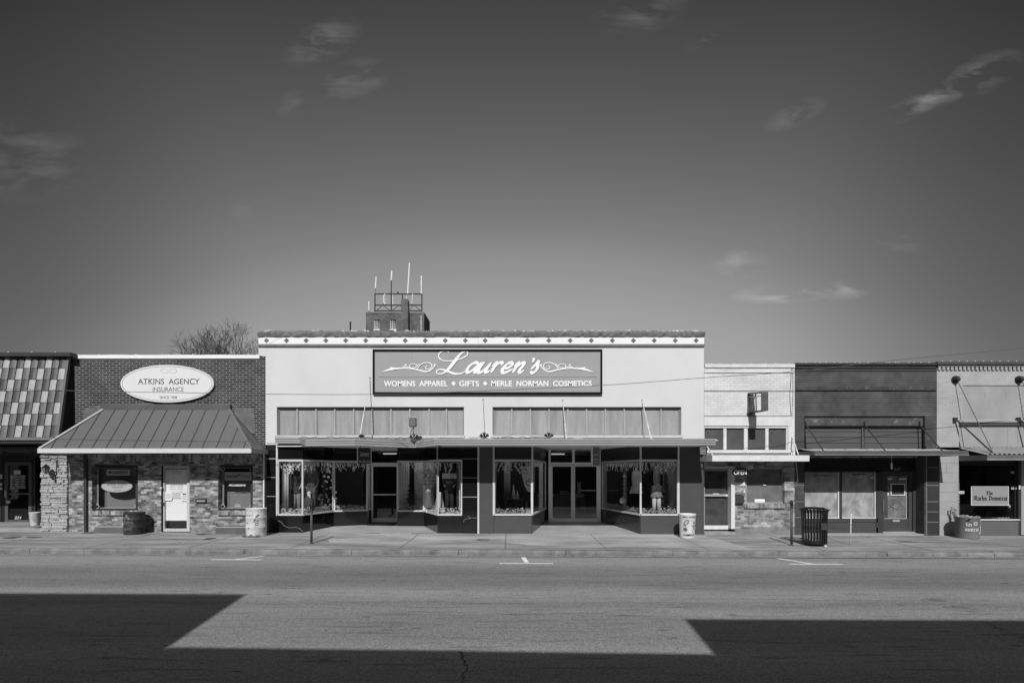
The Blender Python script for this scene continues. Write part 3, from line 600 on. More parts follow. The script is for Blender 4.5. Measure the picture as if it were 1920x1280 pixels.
# mortar scars beside the awning
sc_ = M('old plaster patch', .13, amp=.5, scale=3, spots=.3, bump=.5)
MB().prism([(X(155), Z(800)), (X(158), Z(768)), (X(172), Z(763)), (X(200), Z(760)), (X(200), Z(800))], D-.012, D-.001).build('plaster_patch', sc_, ins)
MB().prism([(X(440), Z(763)), (X(476), Z(765)), (X(479), Z(800)), (X(478), Z(812)), (X(440), Z(812))], D-.012, D-.001).build('plaster_patch', sc_, ins)
# stone pier
mb = MB(); rs = random.Random(21); z = gz(-15.9)-.05; xa, xb = X(80), X(129)
while z < Z(850):
    h = min(rs.choice([.03, .04, .05, .06, .07, .09]), Z(849)-z+.005); x = xa-rs.uniform(0, .03)
    while x < xb-.03:
        l_ = min(rs.uniform(.1, .38), xb-x)
        if xb-x-l_ < .08: l_ = xb-x
        o_ = rs.uniform(.0, .07); mb.box(x+.005, x+l_-.005, D-.03-o_, D+.2, z+.005, z+h-.005); x += l_
    z += h
pier = mb.build('stone_pier', M('ledge stone', .40, amp=.3, scale=5, fine=.2, fscale=50, bump=.8, spots=.25), ins, bevel=.008)
MB().box(xa+.03, xb-.01, D+.0, D+.3, gz(-15.9)-.1, Z(849)).build('pier_core', dark, ins)
MB().pb(157, 161.5, 850, 997, D-.09, .07).build('downspout', dark, ins)
MB().pb(493, 495.5, 850, 1000, D-.02, .2).build('corner_trim', alumpale, ins)
# hip roof awning
cl_, cr_ = X(74, 16.6), X(471, 16.6); rl, rr = X(199), X(434); ze, zr = Z(841, 16.6), Z(768.5); zf_ = Z(849, 16.6)
met = M('standing seam metal', .115, amp=.08, scale=1.2, fine=.02, rough=.45, spec=.4, bump=.03)
aw = MB().add([(cl_, 16.6, ze), (cr_, 16.6, ze), (rr, D-.12, zr), (rl, D-.12, zr), (cl_, D-.01, ze), (cr_, D-.01, ze), (rr, D-.01, zr), (rl, D-.01, zr)], [(0,1,2,3),(1,5,6,2),(0,3,7,4),(4,7,6,5),(0,4,5,1),(3,2,6,7)]).build('awning_roof', met, ins)
mb = MB(); n_ = int((cr_-cl_)/.4485)
for k in range(n_+1):
    x = cl_+.36+k*.4485
    if x > cr_-.05: break
    t_ = 1.
    if x < rl: t_ = (x-cl_)/(rl-cl_)
    if x > rr: t_ = (cr_-x)/(cr_-rr)
    a = Vector((x, 16.6, ze)); b = Vector((x, 16.6+(D-.12-16.6)*t_, ze+(zr-ze)*t_))
    mb.add([(p.x+s_, p.y, p.z+h) for p in (a, b) for h in (.0, .035) for s_ in (-.011, .011)], [(0,1,3,2),(4,6,7,5),(0,2,6,4),(1,5,7,3),(2,3,7,6)])
for (bx0, tx) in ((cr_, rr),):
    for yy_ in (16.95, 17.35):
        t_ = (yy_-16.6)/(D-.12-16.6); a = Vector((cr_, yy_, ze)); b = Vector((cr_+(rr-cr_)*t_, yy_, ze+(zr-ze)*t_)); mb.tube([a, b], .016, 5)
mb.build('roof_seam', M('dark seam metal', .07, amp=.1, rough=.5), aw)  # seams in a darker tone than the roof sheets
hipm = M('hip flashing', .16, amp=.1, rough=.4); MB().tube([(cl_, 16.6, ze), (rl, D-.12, zr)], .055, 6).build('hip_cap', hipm, aw); MB().tube([(cr_, 16.6, ze), (rr, D-.12, zr)], .05, 6).build('hip_cap', hipm, aw)
MB().box(rl-.1, rr+.02, D-.13, D-.005, zr-.02, Z(758.5)).build('top_flashing', M('flashing', .10, amp=.2, rough=.45), aw, bevel=.02)
wf = M('eave paint', .58, amp=.06)
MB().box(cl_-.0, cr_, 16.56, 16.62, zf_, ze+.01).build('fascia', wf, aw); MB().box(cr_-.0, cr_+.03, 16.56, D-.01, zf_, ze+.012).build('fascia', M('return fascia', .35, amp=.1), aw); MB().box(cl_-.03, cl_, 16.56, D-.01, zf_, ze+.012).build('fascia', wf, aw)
MB().box(cl_, cr_, 16.64, D-.02, zf_+.01, zf_+.05).build('soffit', M('soffit', .3, amp=.1), aw)
# windows
def etched(name, px0, px1, py0, py1, root):
    w_ = MB().frame(px0+.5, px1-.5, py0+.5, py1-.5, .07, D+.14, .08).build(name, dark, root)
    MB().pb(px0+3, px1-3, py0+3, py1-3, D+.18, .008).build('glass', glass, w_)
    MB().pb(px0+8, px1-2, py0+7 if px0 < 300 else py0+30, py1-3, D+.5, .02).build('window_blind', M('office blind', .24, amp=.08, scale=1, fine=.02, stretch=(.3, 1, 14)), root)
    return w_
w1 = etched('window', 172.5, 258.5, 871, 957, ins); w2 = etched('window', 409, 474, 871, 957, ins)
for (a, b, W) in ((182.5, 257, w1), (418, 472.5, w2)):
    mb = MB()
    for k in (0, 1.6): stroke(mb, [(a+k, 884), (a+k, 946)], .5, D+.178, .003, False); stroke(mb, [(b-k, 884), (b-k, 946)], .4, D+.178, .003, False)
    stroke(mb, [(a+5, 877), (b-5, 877)], .5, D+.178, .003, False); stroke(mb, [(a+5, 951.5), (b-5, 951.5)], .8, D+.178, .003, False)
    for (cx, cy) in ((a, 878.5), (b-1, 878.5), (a, 949), (b-1, 949)):
        stroke(mb, [(cx+3.2*math.cos(q*.5), cy+3.4*math.sin(q*.5)) for q in range(14)], .9, D+.178, .003, False)
        stroke(mb, [(cx+1.4*math.cos(q*.9), cy+(5 if cy < 900 else -5)+1.5*math.sin(q*.9)) for q in range(7)], .6, D+.178, .003, False)
    mb.build('etched_border', M('etched glass', .5, amp=.1), W)
for (a, b) in ((170.5, 262), (407.5, 476)): MB().pb(a, b, 957.2, 965.5, D-.06, .2).build('window_sill', sold, ins, bevel=.006)
MB().pb(258, 262, 930, 957, D-.01, .02) 
def plate(name, label, cat, px0, px1, py0, py1, d, m, lines, t=.02, border=None, group=None):
    s = thing(name, label, cat, tuple(P((px0+px1)/2, py1, d)), group); MB().pb(px0, px1, py0, py1, d, t).build('panel', m, s)
    if border: MB().frame(px0, px1, py0, py1, border[0], d-.006, .006).build('border', border[1], s)
    for (tx, a, b, c, e, mm_, sh, bo) in lines: text(tx, a, b, c, e, d-.002-(.006 if border else 0), mm_, s, shear=sh, bold=bo)
    return s
signm = M('sign grey', .34, amp=.05); 
plate('window_sign', 'pale rectangular sign with slanted dark capitals, top of the left office window', 'sign', 200, 242.5, 880, 890.5, D+.13, M('sign face', .42, amp=.04), [('PROGRESSIVE', 202, 240.5, 882.5, 888.5, inkd, .35, .03)])
s = thing('window_sign', 'grey oval sign with the agency name inside the left office window', 'sign', tuple(P(220, 923, D+.16)))
MB().ell(X(219.5, D+.16), Z(911, D+.16), X(250, D+.16)-X(220.3, D+.16), .222, D+.15, D+.17).build('panel', M('oval face', .38, amp=.05), s); MB().ring(X(219.5, D+.16), Z(911, D+.16), .552, .222, .015, D+.144, D+.149).build('border', inkm, s)
text('ATKINS  AGENCY', 201, 239, 906, 910.5, D+.149, inkm, s); text('INSURANCE', 210, 230, 911.8, 914.5, D+.149, inkm, s); text('SINCE 1908', 214, 226, 918, 919.6, D+.149, inkm, s)
plate('window_sign', 'light sign with an umbrella emblem at the top of the right office window', 'sign', 421, 471.5, 884.5, 900.5, D+.13, M('sign face', .3, amp=.04), [('TRAVELERS', 424, 445, 891, 894.8, inkd, 0, .02), ('Auto   Home   Business', 455, 469.5, 891, 892.2, inkm, 0, 0), ('INSURANCE', 457, 467, 893.4, 894.6, inkm, 0, 0)])
mb = MB(); mb.prism([(X(445, D+.12), Z(891, D+.12))]+[(X(447.5, D+.12)+.05*math.cos(R(a)), Z(891, D+.12)+.03*math.sin(R(a))) for a in range(0, 181, 20)], D+.118, D+.126); mb.tube([P(447.5, 889, D+.12), P(447.7, 894.5, D+.12)], .004, 4); mb.pb(452.2, 452.6, 886.5, 898, D+.124, .004); mb.build('umbrella_emblem', inkd, [o for o in bpy.data.objects if o.get('label', '').startswith('light sign with an umb')][0])
s = thing('window_lettering', 'white slanted lettering below the umbrella sign in the right office window', 'sign', tuple(P(446, 912, D+.17))); text('PROGRESSIVE', 429, 461.5, 906.5, 911, D+.176, inkl, s, shear=.35, bold=.04)
s = thing('window_lettering', 'tiny white emblem at the bottom of the right office window', 'sign', tuple(P(446, 949, D+.17))); text('Nautilus', 440.5, 451, 946, 949.5, D+.176, inkl, s); stroke_mb = MB(); stroke(stroke_mb, [(441, 945.6), (446, 944.2), (451, 945.6)], .5, D+.176, .003); stroke_mb.build('arc', inkl, s)
# office door
dr = MB().frame(303, 355.5, 872.5, 996, .10, D+.1, .1).build('door', M('door frame paint', .5, amp=.06), ins)
MB().pb(308.5, 350.5, 878, 988, D+.15, .008).build('glass', glass, dr)
MB().pb(310, 350.5, 879.5, 975.5, D+.17, .01).build('door_blind', M('white door panel', .9, amp=.04), dr)
MB().pb(309, 350.5, 975.5, 988, D+.17, .01).build('kick_panel', black, dr); MB().pb(305, 307, 942, 947, D+.06, .04).build('handle', dark, dr)
MB().pb(298.5, 303, 872, 996, D+.02, .25).build('door_jamb', black, ins); MB().pb(300.5, 302.5, 912.5, 916, D-.02, .04).build('door_bell', white, ins)
text('233', 323, 340, 882, 888, D+.148, M('number', .5, amp=.0), dr, 'house_number', bold=.03)
for i, (tx, a, b, c, e) in enumerate([('HOURS', 320, 343, 907.5, 909.5), ('9:00 am - 12:00 pm', 318, 343, 911, 913), ('1:00 pm - 5:00 pm', 318, 343, 915, 917), ('MON - FRI', 323, 342, 921, 922.5)]): text(tx, a, b, c, e, D+.148, M('faint ink', .35, amp=0), dr)
for i, (a, b, c, e, lb) in enumerate([(309, 322, 921, 938, 'white paper notice taped at the left of the office door glass'), (340, 351, 923, 939, 'white paper notice with a black bar taped at the right of the office door glass'), (322, 340, 919, 933.5, 'pale paper between two taller notices on the office door')]):
    s = single(MB().pb(a, b, c, e, D+.13+i*.006, .004), 'paper_notice', M('paper', .7-.1*(i == 2), amp=.03), lb, 'notice', tuple(P((a+b)/2, e, D+.13)), 'papers on the office door')
    mb = MB()
    if i == 1: mb.pb(342, 349, 924.5, 926.5, D+.131, .003)
    for k in range(4): mb.pb(a+2, b-2, c+5+k*2.2, c+5.5+k*2.2, D+.127+i*.006, .0025)
    o = mb.build('printed_lines', inkm if i != 1 else inkd, None); o.parent = s
    for v in o.data.vertices: v.co -= s.location
mb = MB().pb(366, 386, 934.5, 942, D-.06, .06); s = single(mb, 'mail_slot', dark, 'dark metal mail slot in the brick right of the office door', 'mail slot', tuple(P(376, 942))); o = MB().pb(368.5, 384.5, 937.5, 940, D-.075, .014).build('flap', alum, None); o.parent = s
for v in o.data.vertices: v.co -= s.location
s = thing('office_plaque', 'small oval plaque hanging under the awning above the office door', 'sign', tuple(P(313, 868, 17.3)))
cx, cz = X(313, 17.3), Z(861, 17.3); MB().ell(cx, cz, .355, .095, 17.29, 17.32).build('panel', M('plaque', .3, amp=.1), s, label=None); MB().ring(cx, cz, .36, .1, .014, 17.28, 17.288).build('border', inkm, s)
text('ATKINS AGENCY', 302, 324, 858.3, 860.8, 17.289, inkm, s); text('INSURANCE', 306, 320, 862.3, 864.5, 17.289, inkm, s); MB().tube([P(297, 857, 17.3), P(295, 851, 17.3)], .006, 4).tube([P(329, 857, 17.3), P(331, 851, 17.3)], .006, 4).build('hanger', dark, s)
# big oval sign
s = thing('oval_sign', 'large white oval sign of the insurance agency on the dark brick wall', 'sign', tuple(P(316, 754)))
cx, cz = X(316.5), Z(719.8); rx_, rz_ = .5*(X(403.5)-X(229.5)), .5*(Z(685)-Z(755)); MB().ell(cx, cz, rx_, rz_, D-.09, D-.02, 72).build('panel', M('sign white', .68, amp=.03, scale=2, fine=.01), s, label=None)
MB().ring(cx, cz, rx_-.05, rz_-.05, .012, D-.0925, D-.0905, 72).build('border', inkm, s)
ser = inkd
def serif(tx, a, b, c, e, d, m, root, k=.05):
    o = text(tx, a, b, c, e, d, m, root); return o
text('ATKINS  AGENCY', 259, 374, 709.8, 720, D-.0915, inkd, s); text('INSURANCE', 286.5, 344.5, 725.5, 733.8, D-.0915, inkm, s); text('SINCE 1908', 299.5, 332, 742, 747.3, D-.0915, inkm, s)
mb = MB()
for (a, b, y) in [(259, 374, 719.8), (259, 374, 710.2)]:          # serifs of the capitals
    for q in [260, 267.2, 271, 281, 287.5, 291.5, 299, 305, 327, 333, 352.5, 358.5, 364.5, 369.3]:
        if y > 715 or q in (271, 281, 287.5, 291.5, 299, 352.5, 358.5, 364.5): mb.pb(q-1.3, q+1.3, y-.35, y+.2, D-.0918, .002)
mb.build('serif', inkd, s)
mb = MB()
for sgn in (-1, 1):
    stroke(mb, [(316.5+sgn*p[0], p[1]) for p in [(0, 697), (3, 693), (8, 691), (13, 692), (15, 695), (12, 698.5), (6, 699), (1, 696.5)]], .8, D-.0905, .003)
mb.build('scroll_emblem', M('faint scroll', .5, amp=0), s)
# planter boxes, barrels, lantern
def planter(px0, px1, pyt, pyb, lab):
    d = 17.35; s = thing('planter_box', lab, 'planter', (X((px0+px1)/2, d), d, gz(X(px0, d), d)), 'low planter boxes under the office windows'); zb = gz(X(px0, d), d)-.005; m_ = M('planter metal', .11, amp=.3, rough=.6)
    xa, xb, zt_ = X(px0, d), X(px1, d), zb+.245
    MB().holes(xa, xb, zb, zt_, [], d, .025).holes(xa, xb, zb, zt_, [], d+.26, .025).box(xa, xa+.025, d+.026, d+.259, zb, zt_).box(xb-.025, xb, d+.026, d+.259, zb, zt_).build('box', m_, s, bevel=.004)
    MB().box(xa+.03, xb-.03, d+.03, d+.255, zb+.02, zt_-.035).build('soil', dirt, s); MB().holes(xa+.02, xb-.02, zt_-.03, zt_+.004, [], d-.012, .010).build('rim', alum, s)
    mb = MB(); leafball(mb, (xa+.35, d+.13, zt_), .12, 30, .03, rt, (1.6, .8, .5)); mb.build('dead_leaves', leafl, s, recalc=False)
planter(177, 238, 983, 998, 'low dark planter box on the pavement under the left office window'); planter(404, 462, 985, 1000, 'low dark planter box on the pavement under the right office window')
def barrel(px, pyt, wpx, d, mat_, lab, cat='barrel', ribs=2, taper=0., lid=None):
    x = X(px, d); zg = gz(x, d); r = wpx/2*d/F; zt_ = Z(pyt, d); h = zt_-zg
    s = thing('barrel', lab, cat, (x, d, zg), 'drums along the shop fronts')
    rings = [(zg+.004, x, d, r*(1-taper), r*(1-taper))]
    for k in range(ribs):
        z_ = zg+h*(k+1)/(ribs+1); q = r*(1-taper*(1-(k+1)/(ribs+1))); rings += [(z_-.02, x, d, q, q), (z_, x, d, q+.012, q+.012), (z_+.02, x, d, q, q)]
    rings += [(zt_-.03, x, d, r, r), (zt_-.012, x, d, r+.012, r+.012), (zt_, x, d, r+.006, r+.006), (zt_-.006, x, d, r-.012, r-.012), (zg+.12, x, d, r-.02-taper*r, r-.02-taper*r), (zg+.12, x, d, .01, .01)]
    MB().loft(rings, 36, cap=False).build('body', mat_, s, smooth=True); s['_'] = 0; del s['_']
    return s, x, r, zg, h
def onbarrel(root, x, r, d, build, m, name='painted_mark'):
    """marks laid flat at the barrel's front, wrapped round its curve"""
    mb = MB(); build(mb); 
    for v in mb.v:
        lift = d-v.y; a = max(-1.5, min(1.5, (v.x-x)/r)); v.x = x+(r+lift)*math.sin(a); v.y = d-(r+lift)*math.cos(a)
    return mb.build(name, m, root)
def barreltext(tx, root, x, r, d, px0, px1, py0, py1, m, **k):
    o = text(tx, px0, px1, py0, py1, d, m, root, 'painted_lettering', **k); loc = rootloc(root)
    for v in o.data.vertices:
        w_ = v.co+loc; lift = .004; a = (w_.x-x)/r; v.co = Vector((x+(r+lift)*math.sin(a), d-(r+lift)*math.cos(a), w_.z))-loc
    return o
bd = 17.25
s, x, r, zg, h = barrel(252.5, 959.5, 34, bd, M('dark drum paint', .03, amp=.3, rough=.55), 'dark drum painted with the agency name, right of the left planter box')
lt = M('pale grey paint', .28, amp=.2, scale=9)
barreltext('Atkins', s, x, r, bd, 243, 261, 973.5, 980.5, lt, bold=.02); barreltext('Agency', s, x, r, bd, 241, 260, 986, 993, lt, bold=.02)
barreltext('since 1908', s, x, r, bd, 243, 257, 996.4, 998.4, M('pale2', .2)); 
onbarrel(s, x, r, bd, lambda mb: (stroke(mb, [(244, 972), (249.5, 962.5), (255, 972)], 1.2, bd, .004, False), stroke(mb, [(247.5, 971.5), (249.5, 966), (252, 971.5)], 1., bd, .004, False), stroke(mb, [(241, 983), (260, 983)], .7, bd, .004, False)), lt)
MB().loft([(zg+h-.10, x, bd, r-.022, r-.022), (zg+h-.09, x, bd, r-.04, r-.04)], 24).build('rubbish_bag', dark, s)
s, x, r, zg, h = barrel(480.5, 952, 35.5, 16.9, M('rusty white drum paint', .55, amp=.25, scale=4, spots=.85, fine=.1), 'rusty white drum with flaking painted script at the left end of the clothing shop')
barreltext("Lauren's", s, x, r, 16.9, 465, 484, 962.5, 966, inkm, shear=.3)
onbarrel(s, x, r, 16.9, lambda mb: [stroke(mb, [(484+k*1.2, 978-k*3), (489+k, 966-k*.5), (494, 963+k*.5)], 1.6, 16.9, .004) for k in range(4)]+[stroke(mb, [(486, 972+k*4), (490, 975+k*4), (493, 973+k*4)], 1.3, 16.9, .004) for k in range(4)]+[stroke(mb, [(468, 980), (471, 978), (474, 980)], 1.2, 16.9, .004)], M('rust', .08, amp=.5, scale=9))
mb = MB(); leafball(mb, (x, 16.6, zg+.03), .3, 120, .03, rt, (1.2, .5, .15)); single(mb, 'leaf_litter', leafm, 'dry leaves gathered at the foot of the rusty white drum', 'leaves', (x, 16.6, zg), recalc=False, kind='stuff')
# lantern on the stone pier
lx, ld = X(100), D-.28
s = thing('wall_lantern', 'black wrought iron wall lantern on the stone pillar', 'lamp', (X(104), D-.1, Z(893)))
q = lambda px, py, d=ld: P(px, py, d)
MB().tube([P(104, 905, D-.1), P(104, 893, D-.12), P(101, 888, D-.2), P(100, 886, ld)], .014, 6).tube([P(104, 905, D-.1), P(106, 880, D-.1), P(106, 862, D-.12)], .012, 6).tube([P(106, 868, D-.12), P(102, 866, D-.2), P(99, 870, ld)], .01, 6).tube([P(104, 905, D-.1), P(101, 902, D-.15), P(103, 898, D-.12)], .009, 6).tube([P(106, 862, D-.12), P(109, 865, D-.12), P(107, 869, D-.12)], .009, 6).build('bracket', black, s)
z0_, z1_ = Z(886, ld), Z(876, ld)
MB().loft([(z0_, lx, ld, .06, .06), (z1_, lx, ld, .11, .11)], 6).build('lamp_glass', M('lantern glass', .16, rough=.3), s); MB().loft([(z1_, lx, ld, .13, .13), (z1_+.09, lx, ld, .03, .03), (z1_+.12, lx, ld, .012, .012)], 6).build('cap', black, s)
mb = MB()
for k in range(6): mb.tube([(lx+.062*math.cos(k*math.pi/3), ld+.062*math.sin(k*math.pi/3), z0_), (lx+.112*math.cos(k*math.pi/3), ld+.112*math.sin(k*math.pi/3), z1_)], .007, 4)
mb.loft([(z0_-.03, lx, ld, .03, .03), (z0_, lx, ld, .065, .065)], 6); mb.build('frame', black, s)
# ================================================================ C: clothing shop
cx0, cx1 = X(498), X(1320)
shp = thing('clothing_shop', 'wide white clothing shop with two recessed entrances and a diamond frieze', 'building', (-1.2, D, gz(-1.2)))
facem = M('painted stucco', .61, amp=.07, scale=.6, fine=.015, fscale=12, bump=.04, stretch=(1, 1, .6)); friezem = M('frieze white', .80, amp=.03, scale=.8, fine=.01, bump=.02)
capm = M('rubble coping', .15, amp=.45, scale=6, fine=.25, fscale=30, bump=.9, spots=.35)
bandm = M('band grey', .17, amp=.2, scale=3)
shell(shp, cx0+.005, cx1-.005, Z(640), M('shop side wall', .3, amp=.2), zc=3.35)
so = Z(834.5)   # soffit level
ws = [(X(519), X(870), Z(815.5), Z(762.5)), (X(923.5), X(1277.5), Z(815.5), Z(762.5))]
MB().holes(cx0, cx1, so+.02, Z(645), ws, D, .3).build('front_wall', facem, shp)
MB().box(X(485), cx0, D-.004, D+.3, Z(667), Z(645)).box(X(491), cx0, D-.004, D+.3, Z(668.5), Z(667)).build('front_wall', facem, shp)
MB().box(X(485), cx1, D-.012, D+.3, Z(645), Z(631)).build('frieze', friezem, shp)
mb = MB(); rc = random.Random(31); n_ = 120; xa, xb = X(484), X(1321)
vs, fs = [], []
for k in range(n_+1):
    x = xa+(xb-xa)*k/n_; e = rc.uniform(-.018, .03)
    vs += [(x, D-.05+rc.uniform(-.015, .015), Z(631)), (x, D-.06+rc.uniform(-.02, .02), Z(625)), (x, D-.02, Z(621)+e), (x, D+.35, Z(620)+e), (x, D+.4, Z(631))]
for k in range(n_):
    for q_ in range(5): fs.append([5*k+q_, 5*k+5+q_, 5*k+5+(q_+1) % 5, 5*k+(q_+1) % 5])
fs += [[0, 1, 2, 3, 4], [5*n_+q_ for q_ in (4, 3, 2, 1, 0)]]
cop = mb.add(vs, fs).build('coping', capm, shp)
mb = MB()
for k in range(110):
    x = xa+(xb-xa)*rc.random(); y_ = D-.03+rc.uniform(-.02, .1); r_ = rc.uniform(.012, .032); mb.add([(x+r_*rc.uniform(.6, 2.4)*math.cos(a), y_, Z(621.)+.01+rc.uniform(-.01, .02)+r_*math.sin(a)) for a in [q_*math.pi/3 for q_ in range(6)]], [list(range(6))])
mb.build('mortar_bits', white2, cop, kind='stuff', recalc=False)
MB().box(X(485), cx1+.01, D-.05, D-.002, Z(650.3), Z(645.4)).build('band', bandm, shp, bevel=.008)
mb = MB()
for px in [500,537.5,574.3,611.3,648.5,686,723,760,797.5,835,872.5,909.7,949.5,989,1029,1069,1108.6,1148,1187.5,1226.5,1266,1305]:
    y_ = 638.4; q_ = 4.9; mb.prism([(X(px-q_), Z(y_)), (X(px), Z(y_+q_)), (X(px+q_), Z(y_)), (X(px), Z(y_-q_))], D-.018, D-.011)
mb.build('diamond_pattern', M('diamond grey', .14, amp=.2), shp)
# hairline cracks in frieze
mb = MB(); mb.tube([P(505, 645, D-.012), P(516, 638, D-.012), P(529, 632, D-.012)], .005, 4).tube([P(896, 631, D-.012), P(897, 645, D-.012)], .004, 4); mb.build('crack', mid, shp)
# clerestory strips
mull = [[521.6,555,590.5,626,661.6,696.6,732,767.7,803.8,836.6,868.5],[925.3,959.5,994.5,1029.7,1065,1100.4,1135.9,1171.6,1206.3,1241,1275.5]]
panem = M('frosted pane', .30, amp=.3, scale=1.6, fine=.06, fscale=14, bump=.0, spec=.25, rough=.5, stretch=(3, 1, .35))
for i, (h, ml) in enumerate(zip(ws, mull)):
    f = MB().holes(h[0], h[1], h[2], h[3], [(h[0]+.045, h[1]-.045, h[2]+.03, h[3]-.05)], D+.10, .08).build('window', M('strip frame', .2, amp=.2), shp)
    for px in ml[1:-1]: MB().box(X(px)-.028, X(px)+.028, D+.085, D+.17, h[2]+.032, h[3]-.052).build('mullion', alum, f, bevel=.006)
    MB().box(h[0]+.047, h[1]-.047, D+.14, D+.15, h[2]+.032, h[3]-.052).build('pane', panem, f)
    MB().box(h[0]-.03, h[1]+.03, D-.06, D+.08, h[2]-.10, h[2]-.002).build('sill', M('sill paint', .5, amp=.15), f, bevel=.008)
# sign
sg = thing('shop_sign', 'large grey framed sign with white script shop name on the white facade', 'sign', tuple(P(914, 738)))
s0 = MB().pb(702, 1126, 658, 735.5, D-.07, .05).build('panel', M('sign panel', .33, amp=.05, scale=1.2, fine=.01), sg)
MB().frame(698.5, 1129.5, 654.5, 738.5, .068, D-.10, .08).build('frame', M('sign frame black', .008, amp=.1, rough=.7, spec=.1, bump=0), sg)
sf = D-.0705; wl_ = MB(); sh = MB()
def both(pts, wd, **k):
    stroke(wl_, pts, wd, sf-.006, .006, **k); stroke(sh, [(p[0]+.75, p[1]+.9)+tuple(p[2:]) for p in pts], wd, sf, .004, **k)
LP = [(842.5,660.3,.55),(836,658.4,.6),(828,659.3,.7),(823,664,.8),(823,670,.7),(829,675,.6),(840,676.8,.6),(853,675.3,.6),(866,671.5,.7),(875,666.5,.7),(877.5,662,.6),(874.5,658.8,.7),(869,659.6,.9),(862,665,1.3),(854,675,1.9),(846,685.5,2.),(838.5,694,1.5),(831,699.3,.9),(824,700.8,.7),(818.7,698.7,.7),(819,694.8,.7),(825,692.3,.8),(833,693.3,1.),(842,696.8,1.3),(852,700.3,1.3),(862,700.5,.9),(870,697.5,.6),(878,690.5,.45)]
both(LP, 3.0)
for mb_, o_ in ((wl_, 0), (sh, .8)):
    xs_ = [872+o_, 893+o_, 918+o_, 937.5+o_, 959.5+o_]
    script(mb_, 'auren', xs_, 698.7+o_, 19.2, sf-(.006 if o_ == 0 else 0), 7.2, .006 if o_ == 0 else .003, sl=.55, kx=1.06)
    script(mb_, 's', [994.8+o_], 698.7+o_, 19.8, sf-(.006 if o_ == 0 else 0), 6.8, .006 if o_ == 0 else .003, sl=.4, kx=.76)
    if o_ == 0: stroke(mb_, [(999, 671.6, 1.4), (1001, 674.5, 1.1), (997.5, 680, .4)], 4.2, sf-.012, .014)
    else: stroke(mb_, [(999.8, 672.5, 1.4), (1001.8, 675.4, 1.1), (998.3, 681, .4)], 4.2, sf, .004)
for sgn, ox in ((1, 716), (-1, 1113)):
    T = lambda pts: [(ox+sgn*p[0],)+tuple(p[1:]) for p in pts]
    both(T([(0,697.4,.2),(8,694.8,.9),(17,692.0,1.5),(26,690.8,1.2),(40,690.2,.8),(54,690.8,.8),(68,693.3,.9),(80,696.2,1.),(90,694.5,.9),(97,688.5,.7)]), 2.6)
    both(T([(15,687.5,.3),(20,689.8,1.),(29,690.8,.9)]), 2.4)
    both(T([(66,692,.8),(72,684,.8),(82,679.6,.8),(91,681,.8),(94,686.5,.8),(90,691.5,.7),(84,691.5,.7),(82,688,.7),(85,685.5,.8)]), 2.0)
    both(T([(97,688,.8),(99.5,684.5,1.3),(98,682,.8)]), 2.4)
    both(T([(60,691.5,.7),(54,689.5,.7),(52,685.5,.7),(56,682.3,.7),(62,682.5,.7),(67,686,.7)]), 1.8)
    both(T([(56,689.5,.7),(62,689,.8),(66,686.5,.8),(71,681.5,.6)]), 1.8)
    both(T([(38,689.5,.6),(43,686.5,.8),(46,684.5,.9),(44,682.8,.7),(42,684.5,.6)]), 1.8); both(T([(42,689,.6),(50,687.5,.8),(54,690,.6)]), 1.6)
script_m = M('sign letter white', .85, amp=.02, fine=0, bump=0)
sh.build('letter_drop_shadow', M('letter drop shadow grey', .15, amp=0), sg, recalc=False); wl_.build('script_lettering', script_m, sg, recalc=False)  # grey copy set down and right, a shadow drawn under the letters
text('WOMENS  APPAREL', 719.7, 839.2, 713.6, 723.8, sf, script_m, sg, bold=.018); text('GIFTS', 861, 898.3, 713.6, 723.8, sf, script_m, sg, bold=.018); text('MERLE  NORMAN  COSMETICS', 921, 1109.5, 713.4, 723.6, sf, script_m, sg, bold=.022)
mb = MB()
for px in (850.3, 909.7): mb.prism([(X(px-4.3, sf), Z(718.5, sf)), (X(px, sf), Z(722.8, sf)), (X(px+4.3, sf), Z(718.5, sf)), (X(px, sf), Z(714.2, sf))], sf-.005, sf-.0005)
mb.build('diamond', script_m, sg); MB().pb(709, 1119.5, 706.6, 707.3, sf-.003, .0025).build('rule_line', inkm, sg)
mb = MB()
for px in (704, 768, 846, 914, 984, 1056, 1124):
    for dx, py in ((-3.5, 669), (3.5, 669), (-3.5, 733), (3.5, 733)):
        if 702 < px+dx < 1126: mb.pb(px+dx-.35, px+dx+.35, py-.4, py+.4, sf-.003, .003)
mb.build('screw', mid, sg, kind='stuff'); mb = MB()
for px in (773, 846, 914, 987, 1058): mb.pb(px-.12, px+.12, 658, 735, sf-.0012, .001)
mb.build('panel_joint', M('joint', .22), sg)
